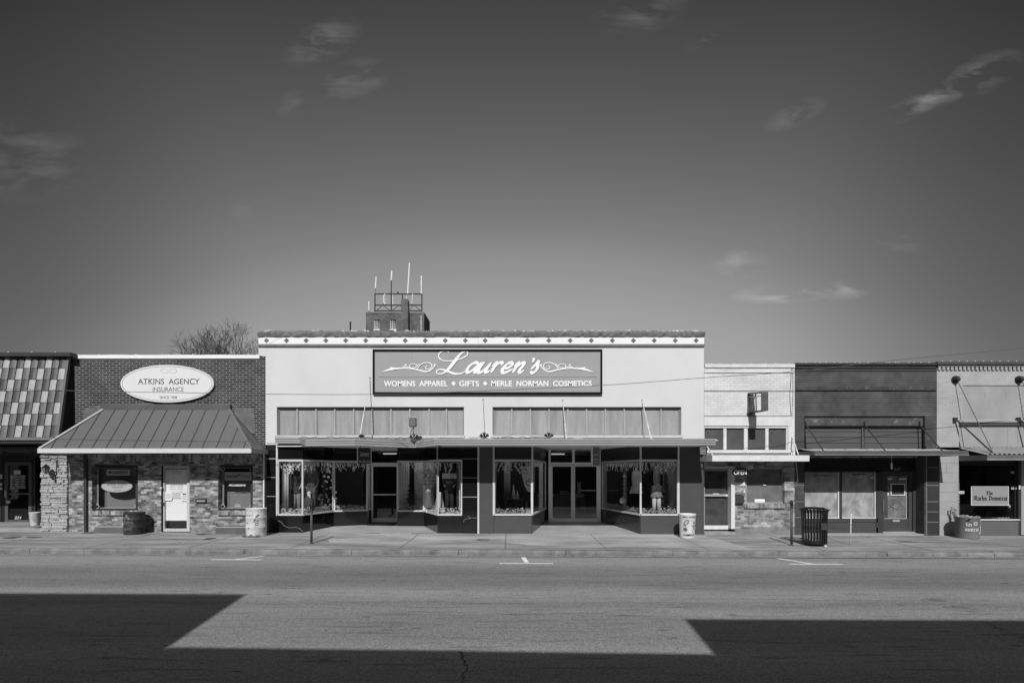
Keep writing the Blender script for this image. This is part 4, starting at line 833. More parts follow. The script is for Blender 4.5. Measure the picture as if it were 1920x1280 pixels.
# --- canopy
fasc = M('ribbed canopy metal', .13, amp=.12, scale=1.5, fine=.03, rough=.5, spec=.4)
can = thing('x', None, None); bpy.data.objects.remove(can)
ztop = 1.07+CZ; zbot = .865+CZ
path = [(X(520), D-.16, .14), (X(567), D-.2, .13), (X(574, 16.3), 16.3, -.02), (X(666, 15.9), 15.9, -.02), (X(777, 17.1), 17.1, -.04), (X(815, 16.2)+.03, 16.22, -.0)]
cp = MB()
pl = [(a, b) for a, b, c in path]
def folded(mb, pth, z0, z1, t=.05):
    for (p, q_) in zip(pth, pth[1:]):
        a = Vector(p[:2]); b = Vector(q_[:2]); u = (b-a).normalized(); nn = Vector((-u.y, u.x)); dz0, dz1 = (p[2] if len(p) > 2 else 0), (q_[2] if len(q_) > 2 else 0)
        pts = []
        for (c, dz) in ((a, dz0), (b, dz1)):
            for zz in (z0, z1):
                for o_ in (0, t): pts.append((c.x+nn.x*o_, c.y+nn.y*o_, zz+dz))
        mb.add(pts, [(0,2,6,4),(1,5,7,3),(0,1,3,2),(4,6,7,5),(2,3,7,6),(0,4,5,1)])
folded(cp, path, zbot, ztop); canopy = cp.build('canopy', fasc, shp)
rb = MB()
for zz in (zbot+.0, zbot+.073, zbot+.146): folded(rb, [(p[0]-.0, p[1]-.018, p[2]) for p in path], zz, zz+.05, .016)
rb.build('canopy_rib', M('canopy rib', .36, amp=.1, rough=.45, spec=.4), canopy)
# sloping gravelled top of the folded canopy, and its underside
top = MB(); zw = Z(819.3)
pts = path
for (p, q_) in zip(pts, pts[1:]): top.add([(p[0], p[1]+.03, ztop+p[2]-.012), (q_[0], q_[1]+.03, ztop+q_[2]-.012), (q_[0], D-.005, zw-.01), (p[0], D-.005, zw-.01), (p[0], p[1]+.03, ztop+p[2]-.06), (q_[0], q_[1]+.03, ztop+q_[2]-.06), (q_[0], D-.005, zw-.06), (p[0], D-.005, zw-.06)], [(0,1,2,3),(4,7,6,5),(0,4,5,1),(2,6,7,3),(0,3,7,4),(1,5,6,2)])
top.build('canopy_top', M('gravel felt', .20, amp=.5, scale=9, fine=.3, bump=.8), canopy)
und = MB(); und.slab([(p[0], p[1]+.06) for p in path]+[(path[-1][0], D-.003), (path[0][0], D-.003)], zbot+.02, zbot+.05); und.build('canopy_underside', M('canopy soffit paint', .7, amp=.15), canopy)
xe0, xe1 = X(815, 16.2), X(1340, 16.2)
c2 = MB().box(xe0, xe1, 16.17, 16.23, zbot, ztop).box(xe1-.06, xe1, 16.232, D-.003, zbot, ztop).box(xe0, xe0+.06, 16.232, D-.003, zbot, ztop).build('canopy', fasc, shp)
rb = MB()
for zz in (zbot, zbot+.073, zbot+.146): rb.box(xe0-.015, xe1+.015, 16.15, 16.168, zz, zz+.05); rb.box(xe1+.002, xe1+.018, 16.17, D-.003, zz, zz+.05)
rb.build('canopy_rib', M('canopy rib2', .33, amp=.1, rough=.45, spec=.4), c2)
MB().box(xe0+.062, xe1-.062, 16.234, D-.003, zbot+.02, zbot+.05).build('canopy_underside', M('soffit paint', .7, amp=.15), c2)
MB().box(xe0+.062, xe1-.062, 16.234, D-.003, ztop-.08, ztop-.04).build('canopy_top', M('canopy felt', .3, amp=.5, scale=7), c2)
mb = MB(); rz = random.Random(4)
for k in range(60):
    x = rz.uniform(xe0, xe1); y_ = 16.3+rz.random()*1.2; mb.add([(x, y_, ztop-.03), (x+rz.uniform(.1, .5), y_, ztop-.03), (x+rz.uniform(.1, .4), y_, ztop+rz.uniform(.0, .035)), (x+.05, y_+.02, ztop+rz.uniform(0, .03))], [(0, 1, 2, 3)])
mb.build('torn_felt_edge', white2, c2, kind='stuff', recalc=False)
# tie rods and their feet
for (ax, ay, bx, bd_, by, rr_) in [(693.5, 708, 674, 16.35, 818, .022), (906, 749, 902.5, 16.5, 818, .018), (1055, 750, 1062.5, 16.5, 818, .024), (1204, 750, 1221, 16.5, 818, .024)]:
    a = P(ax, ay, D-.005); b = Vector((X(bx, bd_), bd_, ztop-.02)); m_ = a+(b-a)*.62
    o = MB().tube([a, m_], rr_*.55, 6).tube([m_, b], rr_, 6).build('tie_rod', white2, shp); MB().ball(a, .035, 8).build('anchor', alum, o)
mb = MB(); rw = random.Random(8)
def wire(x0_, x1_, y_, z_, amp): return [(x0_+(x1_-x0_)*k/14, y_, z_+rw.uniform(0, amp)) for k in range(15)]
for (a, b, y_) in [(560, 700, 16.5), (700, 790, 16.9), (940, 1030, 16.5), (880, 935, 16.6)]: mb.tube(wire(X(a, y_), X(b, y_), y_, ztop+.02, .07), .009, 4)
single(mb, 'electric_cable', dark, 'loose black cable lying along the top of the white shop canopy', 'cable', (X(800), 16.6, ztop))
# spotlight clusters
def spots_(px, d, lab, n=3, s_=.85):
    z_ = ztop-.01; x = X(px, d); t_ = thing('spotlight_cluster', lab, 'spotlights', (x, d, z_), 'spotlights on the canopy')
    MB().box(x-.09, x+.09, d-.05, d+.05, z_, z_+.05).build('junction_box', mid, t_)
    for k in range(n):
        a = R(-50+100*k/(n-1)); p0 = Vector((x, d, z_+.05)); u = Vector((math.sin(a), -.2, math.cos(a))).normalized(); p1 = p0+u*.06*s_; p2 = p1+u*.14*s_
        MB().tube([p0, p1, p1+u*.02, p2], [.012, .015, .03, .055], 10).build('lamp', dark, t_)
spots_(908, 16.5, 'three small spotlights on the canopy between the two window strips'); spots_(1029, 16.5, 'three small spotlights on the canopy below the right window strip'); spots_(776, 17.0, 'cluster of lamps at the foot of the floodlight pole on the canopy notch', 3); spots_(678, 16.4, 'small lamps at the foot of the leftmost tie rod on the canopy', 3, .5)
fl = thing('floodlight', 'square floodlight on a short pole above the left shop entrance', 'floodlight', (X(775, 16.9), 16.9, ztop))
xf = X(775, 16.9); MB().tube([(xf, 16.9, ztop), (xf, 16.9, Z(801, 16.9)), (xf-.05, 16.95, Z(798, 16.9))], .018, 6).tube([(xf-.12, 16.9, ztop+.2), (xf-.02, 16.9, Z(803, 16.9))], .008, 4).build('pole', mid, fl)
MB().box(xf-.13, xf+.10, 16.78, 16.98, Z(800, 16.9), Z(783, 16.9)).build('housing', M('floodlight housing', .14, amp=.2), fl, bevel=.03)
mb = MB()
for k in range(4): mb.ball((xf-.1+k*.06, 16.8, Z(782, 16.9)), .02, 6)
mb.build('cap_bolt', white2, fl)
# --- storefront
zS, zT = CZ-1.5, CZ+.445
tileb = M('black glass tile', .009, amp=.3, scale=1.2, fine=.02, rough=.06, spec=.55, bump=0); tileg = M('grey glass tile', .042, amp=.25, scale=.9, fine=.04, rough=.25, spec=.5, bump=0); tilegl = M('lighter grey tile', .073, amp=.12, scale=1.3, rough=.35, spec=.4, fine=.05, bump=0)
tilebh = M('black header tile', .008, amp=.2, rough=.1, spec=.5, bump=0)
frd = M('shop door frame', .88, amp=.08, rough=.4, spec=.5, fine=.03); frm = M('shop window frame', .55, amp=.12, rough=.4, spec=.5, fine=.03); tln = M('tile joint', .34, amp=.3)
fl_l = MB().add([(-8.2, D-.0, .0), (-1.7, D-.0, .0), (-1.7, 21, .115), (-8.2, 21, .115), (-8.2, D, -.1), (-1.7, D, -.1), (-1.7, 21, -.1), (-8.2, 21, -.1)], [(0,1,2,3),(4,7,6,5),(0,4,5,1)])
fl_l.add([(-.7, D, .0), (5.85, D, .0), (5.85, 21.4, .115), (-.7, 21.4, .115), (-.7, D, -.1), (5.85, D, -.1)], [(0,1,2,3),(0,4,5,1)])
for v in fl_l.v: v.z += (-.0042*v.x if v.y < 18 else 0)+.002
fl_l.build('entry_floor', concrete2, shp)
MB().add([(-2.9, 16.9, -.0145+.006), (-.2, 15, -.05+.0), (-.2, 15.01, -.05)], [(0, 1, 2)])
MB().slab([(-8.3, D+.31), (-1.2, D+.31), (-1.2, 24), (-8.3, 24)], so+.0, so+.02).slab([(-.65, D+.31), (6.5, D+.31), (6.5, 24), (-.65, 24)], so+.0, so+.02).build('soffit', M('vestibule soffit', .75, amp=.15), shp)
def seg(a, b, root, tile, zs=zS, zt_=zT, zh=None, gl=glass, frt=.045, name='display_window', hd=tilebh, fm=frm, bulk=True):
    zb0 = (gz(a[0]) if a[1] < 18 else .04)-.08; zb1 = zb0
    f = MB().wallseg(a, b, zt_-.07, zt_, .06, -.0).wallseg(a, b, zs-.0, zs+.055, .09, -.03)
    A, B = Vector(a), Vector(b); u = (B-A).normalized()
    f.wallseg(A, A+u*frt, zs+.056, zt_-.071, .05).wallseg(B-u*frt, B, zs+.056, zt_-.071, .05)
    o = f.build(name, fm, root)
    MB().wallseg(A+u*frt, B-u*frt, zs+.056, zt_-.071, .008, .02).build('glass', gl, o)
    MB().wallseg(a, b, zt_+.001, so, .07, .012).build('header_panel', hd, root)
    if bulk: MB().wallseg(a, b, zb0, zs-.001, .07, .008).build('bulkhead', tile, root)
    return o
pL = [(X(520.5), D), (-7.265, D), (-6.77, 19.36), (-5.62, 19.8)]
for a, b in zip(pL, pL[1:]): seg(a, b, shp, tileb)
seg((-5.62, 19.8), (-5.70, 20.5), shp, tileb)
pR = [(-4.45, 20.5), (-4.38, 19.45), (-3.36, 19.45), (-2.59, D), (X(866.5), D)]
for a, b in zip(pR, pR[1:]): seg(a, b, shp, tileb)
hg = M('grey header tile', .028, amp=.2, rough=.3, spec=.4, bump=0)
pC = [(X(926), D), (X(998), D), (1.40, 20.9)]
seg(pC[0], pC[1], shp, tilegl, hd=hg); seg(pC[1], pC[2], shp, tileg, hd=hg)
pD = [(3.68, 20.9), (4.45, D), (X(1272), D)]
seg(pD[0], pD[1], shp, tileg, hd=hg); seg(pD[1], pD[2], shp, tilegl, hd=hg)
# corner seams of the tile and piers
def pier_(px0, px1, m, name='tile_pier', zz0=None): return MB().box(X(px0), X(px1), D+.0, D+.3, gz(X(px0))-.08, so+.018).build(name, m, shp)
p = pier_(500, 520, tileb); MB().pb(500, 520, 858.7, 860.2, D-.006, .005).pb(500, 520, 830, 831.2, D-.006, .005).pb(500, 520, 894, 895.2, D-.006, .005).pb(500, 520, 929.5, 930.5, D-.006, .005).build('tile_joint', tln, p)
p = pier_(867, 896, tileb); MB().pb(867, 896, 859.3, 860, D-.006, .005).pb(867, 896, 895, 895.8, D-.006, .005).pb(867, 896, 930.8, 931.8, D-.006, .005).build('tile_joint', tln, p)
p = pier_(898, 925.5, tilegl); MB().pb(898, 925.5, 966.2, 966.9, D-.006, .005).pb(898, 925.5, 861, 861.6, D-.006, .005).build('tile_joint', inkm, p)
p = pier_(1272.5, 1320, tilegl); MB().pb(1273, 1320, 963.5, 964.3, D-.006, .005).pb(1273, 1320, 855.2, 855.8, D-.006, .005).pb(1310, 1310.5, 836, 998, D-.006, .005).build('tile_joint', inkm, p)
for px, m_ in ((897, frm), (519.8, frm), (925.6, frm), (998, frm), (1201, frm), (1272, alumpale), (820, tln)):
    z0_ = gz(X(px)) if px in (897,) else (Z(965) if px not in (519.8, 925.6) else Z(966))
    if px == 820: MB().box(X(px)-.02, X(px)+.02, D-.022, D-.004, z0_, so-.003).build('corner_trim', m_, shp)
    else: MB().box(X(px)-.03, X(px)+.03, D-.03, D-.004, z0_, so-.003).build('corner_trim', m_, shp)
# cracks in the black tile
mb = MB()
for pts in ([(521, 976), (526, 977), (534, 986), (543, 989), (553, 988), (561, 990), (568, 996)], [(868, 979), (872, 972), (879, 972), (886, 970), (892, 971), (896, 968)], [(877, 967), (882, 971)]):
    mb.tube([P(a, b, D+.001) for a, b in pts], .006, 4)
mb.build('tile_crack', tln, shp)
# doors
def glassdoor(px0, px1, py0, py1, d, name='door', stile=.07, rail=.18, g_=glassdk):
    x0_, x1_, z0_, z1_ = X(px0, d), X(px1, d), Z(py1, d), Z(py0, d)
    o = MB().holes(x0_, x1_, z0_, z1_, [(x0_+stile, x1_-stile, z0_+rail, z1_-stile)], d, .045).build(name, frd, shp, bevel=.004)
    MB().box(x0_+stile, x1_-stile, d+.018, d+.026, z0_+rail, z1_-stile).build('glass', g_, o); return o
d1 = 20.5
MB().pb(688, 693, 836, 981, d1, .08).pb(745.2, 747, 836, 981, d1, .08).pb(693, 745.2, 836, 844.5, d1, .08).pb(693, 745.2, 867, 871, d1, .08).build('door_frame', frd, shp)
tr = MB().pb(693, 745.2, 844.5, 867, d1+.03, .01).build('transom_glass', glassdk, shp)
o = glassdoor(696, 747, 871, 978.5, d1, rail=.16); MB().pb(699, 746, 925.5, 928, d1-.05, .02).build('push_bar', alumpale, o); MB().pb(693.6, 695.4, 918, 923, d1-.03, .03).build('lock', dark, o)
d2 = 20.9
MB().pb(1028.5, 1032.5, 838, 981, d2, .08).pb(1122, 1126.5, 838, 981, d2, .08).pb(1032.5, 1122, 838, 843, d2, .08).pb(1032.5, 1122, 866.5, 870.5, d2, .08).pb(1073, 1077.5, 843, 866.5, d2, .08).build('door_frame', frd, shp)
MB().pb(1032.5, 1073, 843, 866.5, d2+.03, .01).build('transom_glass', glassdk, shp); MB().pb(1077.5, 1122, 843, 866.5, d2+.03, .01).build('transom_glass', glassdk, shp)
o = glassdoor(1032.8, 1074.2, 871, 979.5, d2); MB().pb(1033.5, 1039.5, 927.5, 929.5, d2+.06, .02).build('push_bar', alumpale, o)
o = glassdoor(1075, 1121.8, 871, 979.5, d2); MB().pb(1087, 1117, 918, 920, d2+.06, .02).build('push_bar', alumpale, o); MB().tube([P(1076.8, 918, d2-.02), P(1076.8, 919, d2-.07), P(1076.8, 931, d2-.07), P(1076.8, 932, d2-.02)], .014, 6).build('handle', alumpale, o)
MB().pb(1028, 1127, 981, 984, d2-.1, .4).pb(693, 747, 979, 982, d1-.08, .4).build('threshold', dark, shp)
MB().slab([(-5.5, 19.3), (-4.4, 19.3), (-4.5, 20.4), (-5.6, 20.4)], .092, .108).build('x', dark).data
bpy.data.objects.remove([o for o in bpy.data.objects if o.name == 'x'][0])
single(MB().slab([(-5.55, 19.5), (-4.5, 19.5), (-4.6, 20.35), (-5.6, 20.35)], .095, .122), 'door_mat', dark, 'dark doormat in the left recessed entrance of the clothing shop', 'doormat', (-5.1, 19.9, .1), bevel=.004)
# display platforms and backs
wood = M('display floor', .12, amp=.2); inn = M('display back', .035, amp=.3)
MB().slab([(X(521), D+.08), (-7.33, D+.08), (-6.83, 19.43), (-5.68, 19.88), (-5.76, 20.5), (X(521), 20.5)], zS-.06, zS-.01).slab([(-4.38, 20.5), (-4.30, 19.53), (-3.31, 19.53), (-2.55, D+.08), (X(866), D+.08), (X(866), 20.5)], zS-.06, zS-.01).slab([(X(927), D+.08), (.64, D+.08), (1.32, 20.8), (X(927), 20.8)], zS-.06, zS-.01).slab([(3.76, 20.8), (4.51, D+.08), (X(1271), D+.08), (X(1271), 20.8)], zS-.06, zS-.01).build('display_platform', wood, shp)
MB().box(-8.2, X(521), D+.31, 21, -.1, so).box(X(866.5), X(866.5)+.05, D+.31, 21, -.1, so).box(X(926)-.05, X(926), D+.31, 21.3, -.1, so).box(X(1272), X(1272)+.05, D+.31, 21.3, -.1, so).build('display_side_wall', M('display side', .2, amp=.2), shp)
MB().box(-8.1, -6.3, 21.6, 21.65, -.1, so).box(X(768, 20.9), X(820, 20.9), 21.0, 21.05, zS, so).box(X(1130, 21.5), X(1290, 21.5), 21.5, 21.55, 0, so).box(X(924, 21.5), X(1015, 21.5), 21.5, 21.55, 0, so).build('display_back_wall', inn, shp)
def drape(px0, px1, d, m, lab, z0_=None, z1_=None, folds=5, amp=.03):
    x0_, x1_ = X(px0, d), X(px1, d); n_ = folds*8; vs = []
    for k in range(n_+1):
        x = x0_+(x1_-x0_)*k/n_; y_ = d+amp*math.sin(k/8*2*math.pi)
        for (zz, yo) in ((z0_ or zS, 0), (z1_ or zT, 0), (z1_ or zT, .02), (z0_ or zS, .02)): vs.append((x, y_+yo, zz))
    mb = MB(); mb.add(vs, [[4*k+q_, 4*k+4+q_, 4*k+4+(q_+1) % 4, 4*k+(q_+1) % 4] for k in range(n_) for q_ in range(4)])
    return single(mb, 'curtain', m, lab, 'curtain', ((x0_+x1_)/2, d, z0_ or zS), smooth=True)
drape(523.5, 541, 18.0, curtain, 'grey drape at the left end of the leftmost display window'); drape(746, 767, 20.3, M('pale drape', .6, amp=.2), 'pale drape beside the left entrance, behind the small fir tree'); drape(856, 864, 18.3, curtain, 'narrow drape at the right end of the striped sweater window')
drape(945, 957, 19.5, M('grey drape', .35, amp=.2), 'grey drape in the display window with the face poster')
single(MB().box(X(777, 20.6), X(812, 20.6), 20.6, 20.64, zS, zT), 'backdrop_panel', M('mottled backdrop', .5, amp=.45, scale=5), 'mottled grey backdrop behind the small fir tree and plaid jacket', 'backdrop', tuple(P(795, 955, 20.6)))
# ceiling lights seen in transom; counters
s = thing('sales_counter', 'low counter with pale letters inside the double glass doors', 'counter', (X(1075, 24), 24, .12)); MB().box(X(1040, 24), X(1098, 24), 24, 24.5, .1, Z(927, 24)).build('body', M('counter', .2, amp=.2), s); MB().box(X(1038, 24), X(1100, 24), 23.95, 24.55, Z(927, 24)+.002, Z(927, 24)+.05).build('top', mid, s); text('mn', 1050, 1067, 919.5, 926.5, 23.9, M('counter letters', .55, amp=0), s, bold=.02); 
for o in s.children:
    if o.name.startswith('lettering'):
        for v in o.data.vertices: v.co.z -= .0
s = thing('display_shelf', 'small rack of pale cards seen through the right glass door', 'rack', (X(1085, 23), 23, .1)); MB().box(X(1083, 23), X(1089, 23), 23, 23.2, Z(924, 23), Z(903, 23)).box(X(1080, 23), X(1094, 23), 23, 23.2, Z(932, 23), Z(926, 23)).build('cards', M('cards', .4, amp=.5, scale=14), s); MB().tube([P(1086, 924, 23.1), P(1086, 965, 23.1)], .02, 6).build('stand', dark, s)
# hanging blade signs
def blade(px, d, lab, lines, fc, py0, py1, yaw, wm=.42):
    x = X(px, d); z0_, z1_ = Z(py1, d), Z(py0, d); s = thing('hanging_sign', lab, 'sign', (x, d, z1_)); s.rotation_euler = (0, 0, 0)
    def rot(o):
        for v in o.data.vertices:
            q_ = v.co; c_, s__ = math.cos(yaw), math.sin(yaw); v.co = Vector((q_.x*c_-q_.y*s__, q_.x*s__+q_.y*c_, q_.z))
    a = MB().box(x-wm/2, x+wm/2, d-.015, d+.015, z0_, z1_).build('board', fc, s); rot(a)
    for e_ in (x-wm/2-.02, x+wm/2): e = MB().box(e_, e_+.02, d-.03, d+.03, z0_-.01, z1_).build('edge', alumpale, s); rot(e)
    h = MB().tube([(x-wm*.3, d, z1_), (x-wm*.3, d, so)], .008, 5).tube([(x+wm*.3, d, z1_), (x+wm*.3, d, so)], .008, 5).build('hanger', dark, s); rot(h)
    for (tx, u0, u1, v0, v1, sh_) in lines:
        pw_ = wm*F/d; o = text(tx, px-pw_/2+pw_*u0, px-pw_/2+pw_*u1, py0+(py1-py0)*v0, py0+(py1-py0)*v1, d-.02, M('blade letters', .45, amp=0), s, shear=sh_, bold=.015); rot(o)
    return s
blade(683, 17.0, 'dark blade sign with light script hanging under the canopy at the left entrance', [('Laurens', .15, .85, .25, .52, .4), ('903-883-6213', .08, .95, .8, .93, 0)], M('blade dark', .035, rough=.5), 839, 869, R(28))
blade(1117, 17.3, 'grey blade sign hanging under the canopy beside the double doors', [('merle', .1, .8, .35, .45, 0), ('norman', .1, .8, .62, .7, 0), ('cosmetics', .1, .8, .8, .86, 0)], M('blade grey', .14, rough=.4), 838, 872, R(52), .5)
# --- window displays
skin = M('mannequin white', .55, amp=.08); 
def figure(px, d, h_top, lab, top_m, low_m, arms=True, sleeve_m=None, skirt=False, flare=1., zb=None, w_=1., legm=None, armbend=.3, neck=True):
    x = X(px, d); zb = zS-.01 if zb is None else zb; zt_ = h_top; H = zt_-zb; s = thing('mannequin', lab, 'mannequin', (x, d, zb), 'mannequins in the shop windows')
    f = lambda t_: zb+H*t_
    body = MB().loft([(f(.50), x, d, .13*w_, .09), (f(.56), x, d, .145*w_, .10), (f(.68), x, d, .115*w_, .085), (f(.80), x, d, .15*w_, .10), (f(.88), x, d, .165*w_, .085), (f(.925), x, d, .12*w_, .06), (f(.945), x, d, .05, .045), (f(1.0), x, d, .042, .04)], 16)
    for sg_ in (-1, 1):
        body.tube([(x+sg_*.07, d, f(.52)), (x+sg_*.085, d-.01, f(.26)), (x+sg_*.09, d, f(.03)), (x+sg_*.09, d-.06, f(.0)+.02)], [.075, .05, .032, .03], 8)
        if arms:
            sx_ = x+sg_*.16*w_; body.tube([(sx_, d, f(.89)), (sx_+sg_*.05, d+.02, f(.72)), (sx_+sg_*(.05-armbend*.1), d-.12*armbend-.02, f(.58)), (sx_+sg_*(.02-armbend*.2), d-.2*armbend-.03, f(.53))], [.045, .038, .028, .02], 8)
    body.build('body', skin, s, smooth=True)
    MB().loft([(f(.44), x, d, .175*w_*flare, .115), (f(.56), x, d, .16*w_, .112), (f(.68), x, d, .135*w_, .10), (f(.80), x, d, .165*w_, .112), (f(.885), x, d, .178*w_, .098), (f(.93), x, d, .10*w_, .065)], 18, cap=False).build('top_garment', top_m, s, smooth=True)
    if sleeve_m:
        for sg_ in (-1, 1):
            sx_ = x+sg_*.155*w_; MB().tube([(sx_, d, f(.895)), (sx_+sg_*.055, d+.02, f(.72)), (sx_+sg_*(.055-armbend*.1), d-.12*armbend-.02, f(.58))], [.058, .052, .046], 10).build('sleeve', sleeve_m, s, smooth=True)
    if skirt: MB().loft([(f(.12), x, d, .21, .15), (f(.3), x, d, .18, .13), (f(.5), x, d, .15, .105)], 18, cap=False).build('skirt', low_m, s, smooth=True)
    else:
        mb = MB()
        for sg_ in (-1, 1): mb.tube([(x+sg_*.07, d, f(.53)), (x+sg_*.085, d-.005, f(.26)), (x+sg_*.09, d, f(.04))], [.092, .075, .07], 10)
        mb.build('trousers', low_m, s, smooth=True)
    return s
cl = lambda n_, v, **k: M(n_, v, rough=.9, spec=.1, **{**dict(amp=.2, scale=6, fine=.05, bump=.1), **k})
figure(556, 18.45, Z(875, 18.45), 'mannequin in dark vest with bare white arms, leftmost in the shop windows', cl('dark vest', .06), cl('grey trousers', .22), arms=True)
figure(584, 18.75, Z(874, 18.75), 'mannequin in a plain dark grey sweater and long skirt beside the decorated tree', cl('charcoal sweater', .10), cl('dark skirt', .08), sleeve_m=cl('charcoal sleeve', .10), skirt=True, w_=1.15)
s = thing('dress_form', 'short dark garment stand with pale gloves, in front of the grey sweater', 'dress form', tuple(P(581, 962, 18.55)))
xq, dq = X(579, 18.6), 18.6; MB().loft([(zS, xq, dq, .22, .16), (zS+.5, xq, dq, .16, .12), (zS+.62, xq, dq, .1, .08), (zS+.66, xq, dq, .02, .02)], 16).build('garment', cl('velvet', .08, stretch=(6, 6, .5)), s, smooth=True); mb = MB().ball((xq+.03, dq-.05, zS+.73), .075, 10, 1.1).tube([(xq+.02, dq-.06, zS+.7), (xq+.11, dq-.1, zS+.55)], [.07, .01], 8).build('gloves', skin, s, smooth=True)
def fir(px, d, h, r, n, lab, m_, orn=0, seed=1, zb=None, name='christmas_tree', cat='christmas tree', stem=.1, big=.06):
    rr_ = random.Random(seed); x = X(px, d); zb = zS if zb is None else zb; t_ = thing(name, lab, cat, (x, d, zb)); mb = MB()
    for _ in range(n):
        u = rr_.random()**.8; rad = r*(1-u)*(.75+.25*math.sin(u*40))+.02; a = rr_.random()*6.28; q_ = rad*rr_.uniform(.4, 1); c = Vector((x+q_*math.cos(a), d+q_*math.sin(a)*.8, zb+stem+(h-stem)*u)); v = Vector((math.cos(a), math.sin(a), rr_.uniform(-.4, .3))).normalized()*rr_.uniform(.03, .07); w_ = v.cross(Vector((0, 0, 1))).normalized()*.012+Vector((0, 0, .008))
        mb.add([c-w_, c+v, c+w_, c-v*.5], [(0, 1, 2, 3)])
    mb.build('foliage', m_, t_, recalc=False); MB().tube([(x, d, zb), (x, d, zb+h*.9)], [.025, .006], 6).build('trunk', dark, t_); MB().loft([(zb, x, d, .08, .08), (zb+stem*.8, x, d, .09, .09)], 10).build('base', dark, t_)
    om = [M('bauble pale', .9, amp=.2, rough=.3, spec=.6), M('bauble grey', .5, amp=.3, rough=.3, spec=.6)]
    for k in range(orn):
        u = rr_.random()**1.5*.93; rad = r*(1-u)*.95+.02; a = -math.pi/2+rr_.uniform(-1.2, 1.2); c = (x+rad*math.cos(a), d+rad*math.sin(a)*.8, zb+stem+(h-stem)*u); q_ = rr_.uniform(.45, 1)*big*(1-.4*u)
        MB().ball(c, q_, 10).build('bauble', om[k % 2], t_, smooth=True)
    return t_
firm = M('fir needles', .045, amp=.5, scale=15); 
fir(617, 20.15, 1.95, .5, 1500, 'large christmas tree with pale baubles in the leftmost shop window', firm, orn=46, seed=3, big=.08)
fir(771.5, 19.75, 1.32, .27, 1200, 'small slim artificial fir on a stand in the window right of the left entrance', M('dull fir', .06, amp=.5, scale=15), seed=5, stem=.25)
plaid = BR('plaid cloth', .4, .5, .12, bw=.11, bh=.13, ms=.02, blotch=.1, bump=0)
figure(805, 19.0, Z(872, 19.0), 'mannequin in a plaid jacket and dark skirt right of the slim fir', plaid, cl('dark skirt2', .1), sleeve_m=plaid, skirt=True)
s = thing('display_dress', 'white fabric gown draped to the floor of the shop window', 'dress', tuple(P(825, 958, 18.4))); xq, dq = X(824, 18.35), 18.35; rq = random.Random(9)
MB().loft([(zS+(.78)*k/8, xq+.04*(k/8), dq, (.24-.19*(k/8)**.8), .16-.11*(k/8)) for k in range(9)], 20).build('gown', cl('white gown', .62), s, smooth=True); MB().loft([(zS+(.8)*k/8, xq-.12+.08*(k/8), dq+.16, (.18-.13*(k/8)**.8), .12-.08*(k/8)) for k in range(9)], 16).build('veil', cl('grey gown', .3), s, smooth=True)
stripe = M('striped knit', .05, amp=.1); 
f = figure(843, 18.25, Z(868, 18.25), 'mannequin in a black sweater with a broad white stripe', stripe, cl('dark slacks', .03), sleeve_m=stripe, w_=1.05); xq = X(843, 18.25)
zb = zS; H = Z(868, 18.25)-zb; MB().loft([(zb+H*.70, xq, 18.25, .155, .118), (zb+H*.75, xq, 18.25, .165, .122), (zb+H*.80, xq, 18.25, .182, .125)], 18, cap=False).build('white_stripe', cl('white knit', .62), f, smooth=True)
for sg_ in (-1, 1): MB().tube([(xq+sg_*.195, 18.26, zb+H*.80), (xq+sg_*.215, 18.27, zb+H*.70)], [.063, .062], 10).build('sleeve_stripe', cl('white knit2', .62), f)
MB().loft([(zb+H*.6, xq, 18.25, .155, .12), (zb+H*.65, xq, 18.25, .155, .118)], 18, cap=False).build('grey_stripe', cl('grey knit', .2), f)
single(MB().tube([P(871-9, 880, 18.0), P(862, 958, 18.0)], .02, 6), 'curtain_pole', alumpale, 'thin pale upright pole at the right end of the sweater window', 'pole', tuple(P(862, 958, 18.0)))
# face poster window
s = thing('face_poster', 'tall cut-out poster of a smiling face with closed eyes beside the double doors', 'poster', tuple(P(988, 928, 18.5))); dp = 18.5
q_ = lambda pts, dd=0.: [(X(a, dp), Z(b, dp)) for a, b in pts]
MB().prism(q_([(976, 874), (1003, 874), (1003, 922), (996, 923), (988, 920), (983, 908), (979, 893)]), dp, dp+.02).build('card', M('poster skin', .55, amp=.12, scale=4, fine=.02), s)
fm_ = MB(); stroke(fm_, [(977.5, 880.5), (981, 878.2), (985.5, 879), (989.5, 882)], 1.2, dp, .003); stroke(fm_, [(981, 885), (984, 887), (988, 886.5), (990, 884.5)], .9, dp, .003); stroke(fm_, [(996, 880), (1000, 878)], 1.2, dp, .003); stroke(fm_, [(997, 886), (1000, 887.5), (1003, 886.5)], .9, dp, .003); stroke(fm_, [(990, 896), (992.5, 898.5), (995.5, 897.5), (997, 898.3)], .9, dp, .003); stroke(fm_, [(984.5, 902.5), (990, 902), (997, 903), (1003, 901)], 1.6, dp, .003); stroke(fm_, [(985.5, 903), (989.5, 908.5), (995, 911), (1003, 910)], 1.8, dp, .003); fm_.build('drawn_features', M('poster dark', .05, amp=0), s, recalc=False)
MB().prism([(X(a, dp-.003), Z(b, dp-.003)) for a, b in [(987, 903.5), (994, 904), (1003, 903), (1003, 907.5), (996, 909), (990, 907)]], dp-.004, dp-.0015).build('teeth', white, s)
s = thing('display_table', 'dark draped table in the face poster window', 'table', tuple(P(964, 952, 19))); zq = Z(935, 19); MB().slab([(X(950, 19), 18.8), (X(980, 19), 18.8), (X(980, 19), 19.4), (X(950, 19), 19.4)], zq-.02, zq).build('table_top', black, s); MB().loft([(zS, X(965, 19), 19.1, .36, .28), (zq-.02, X(965, 19), 19.1, .27, .25)], 12).build('drape', black, s)
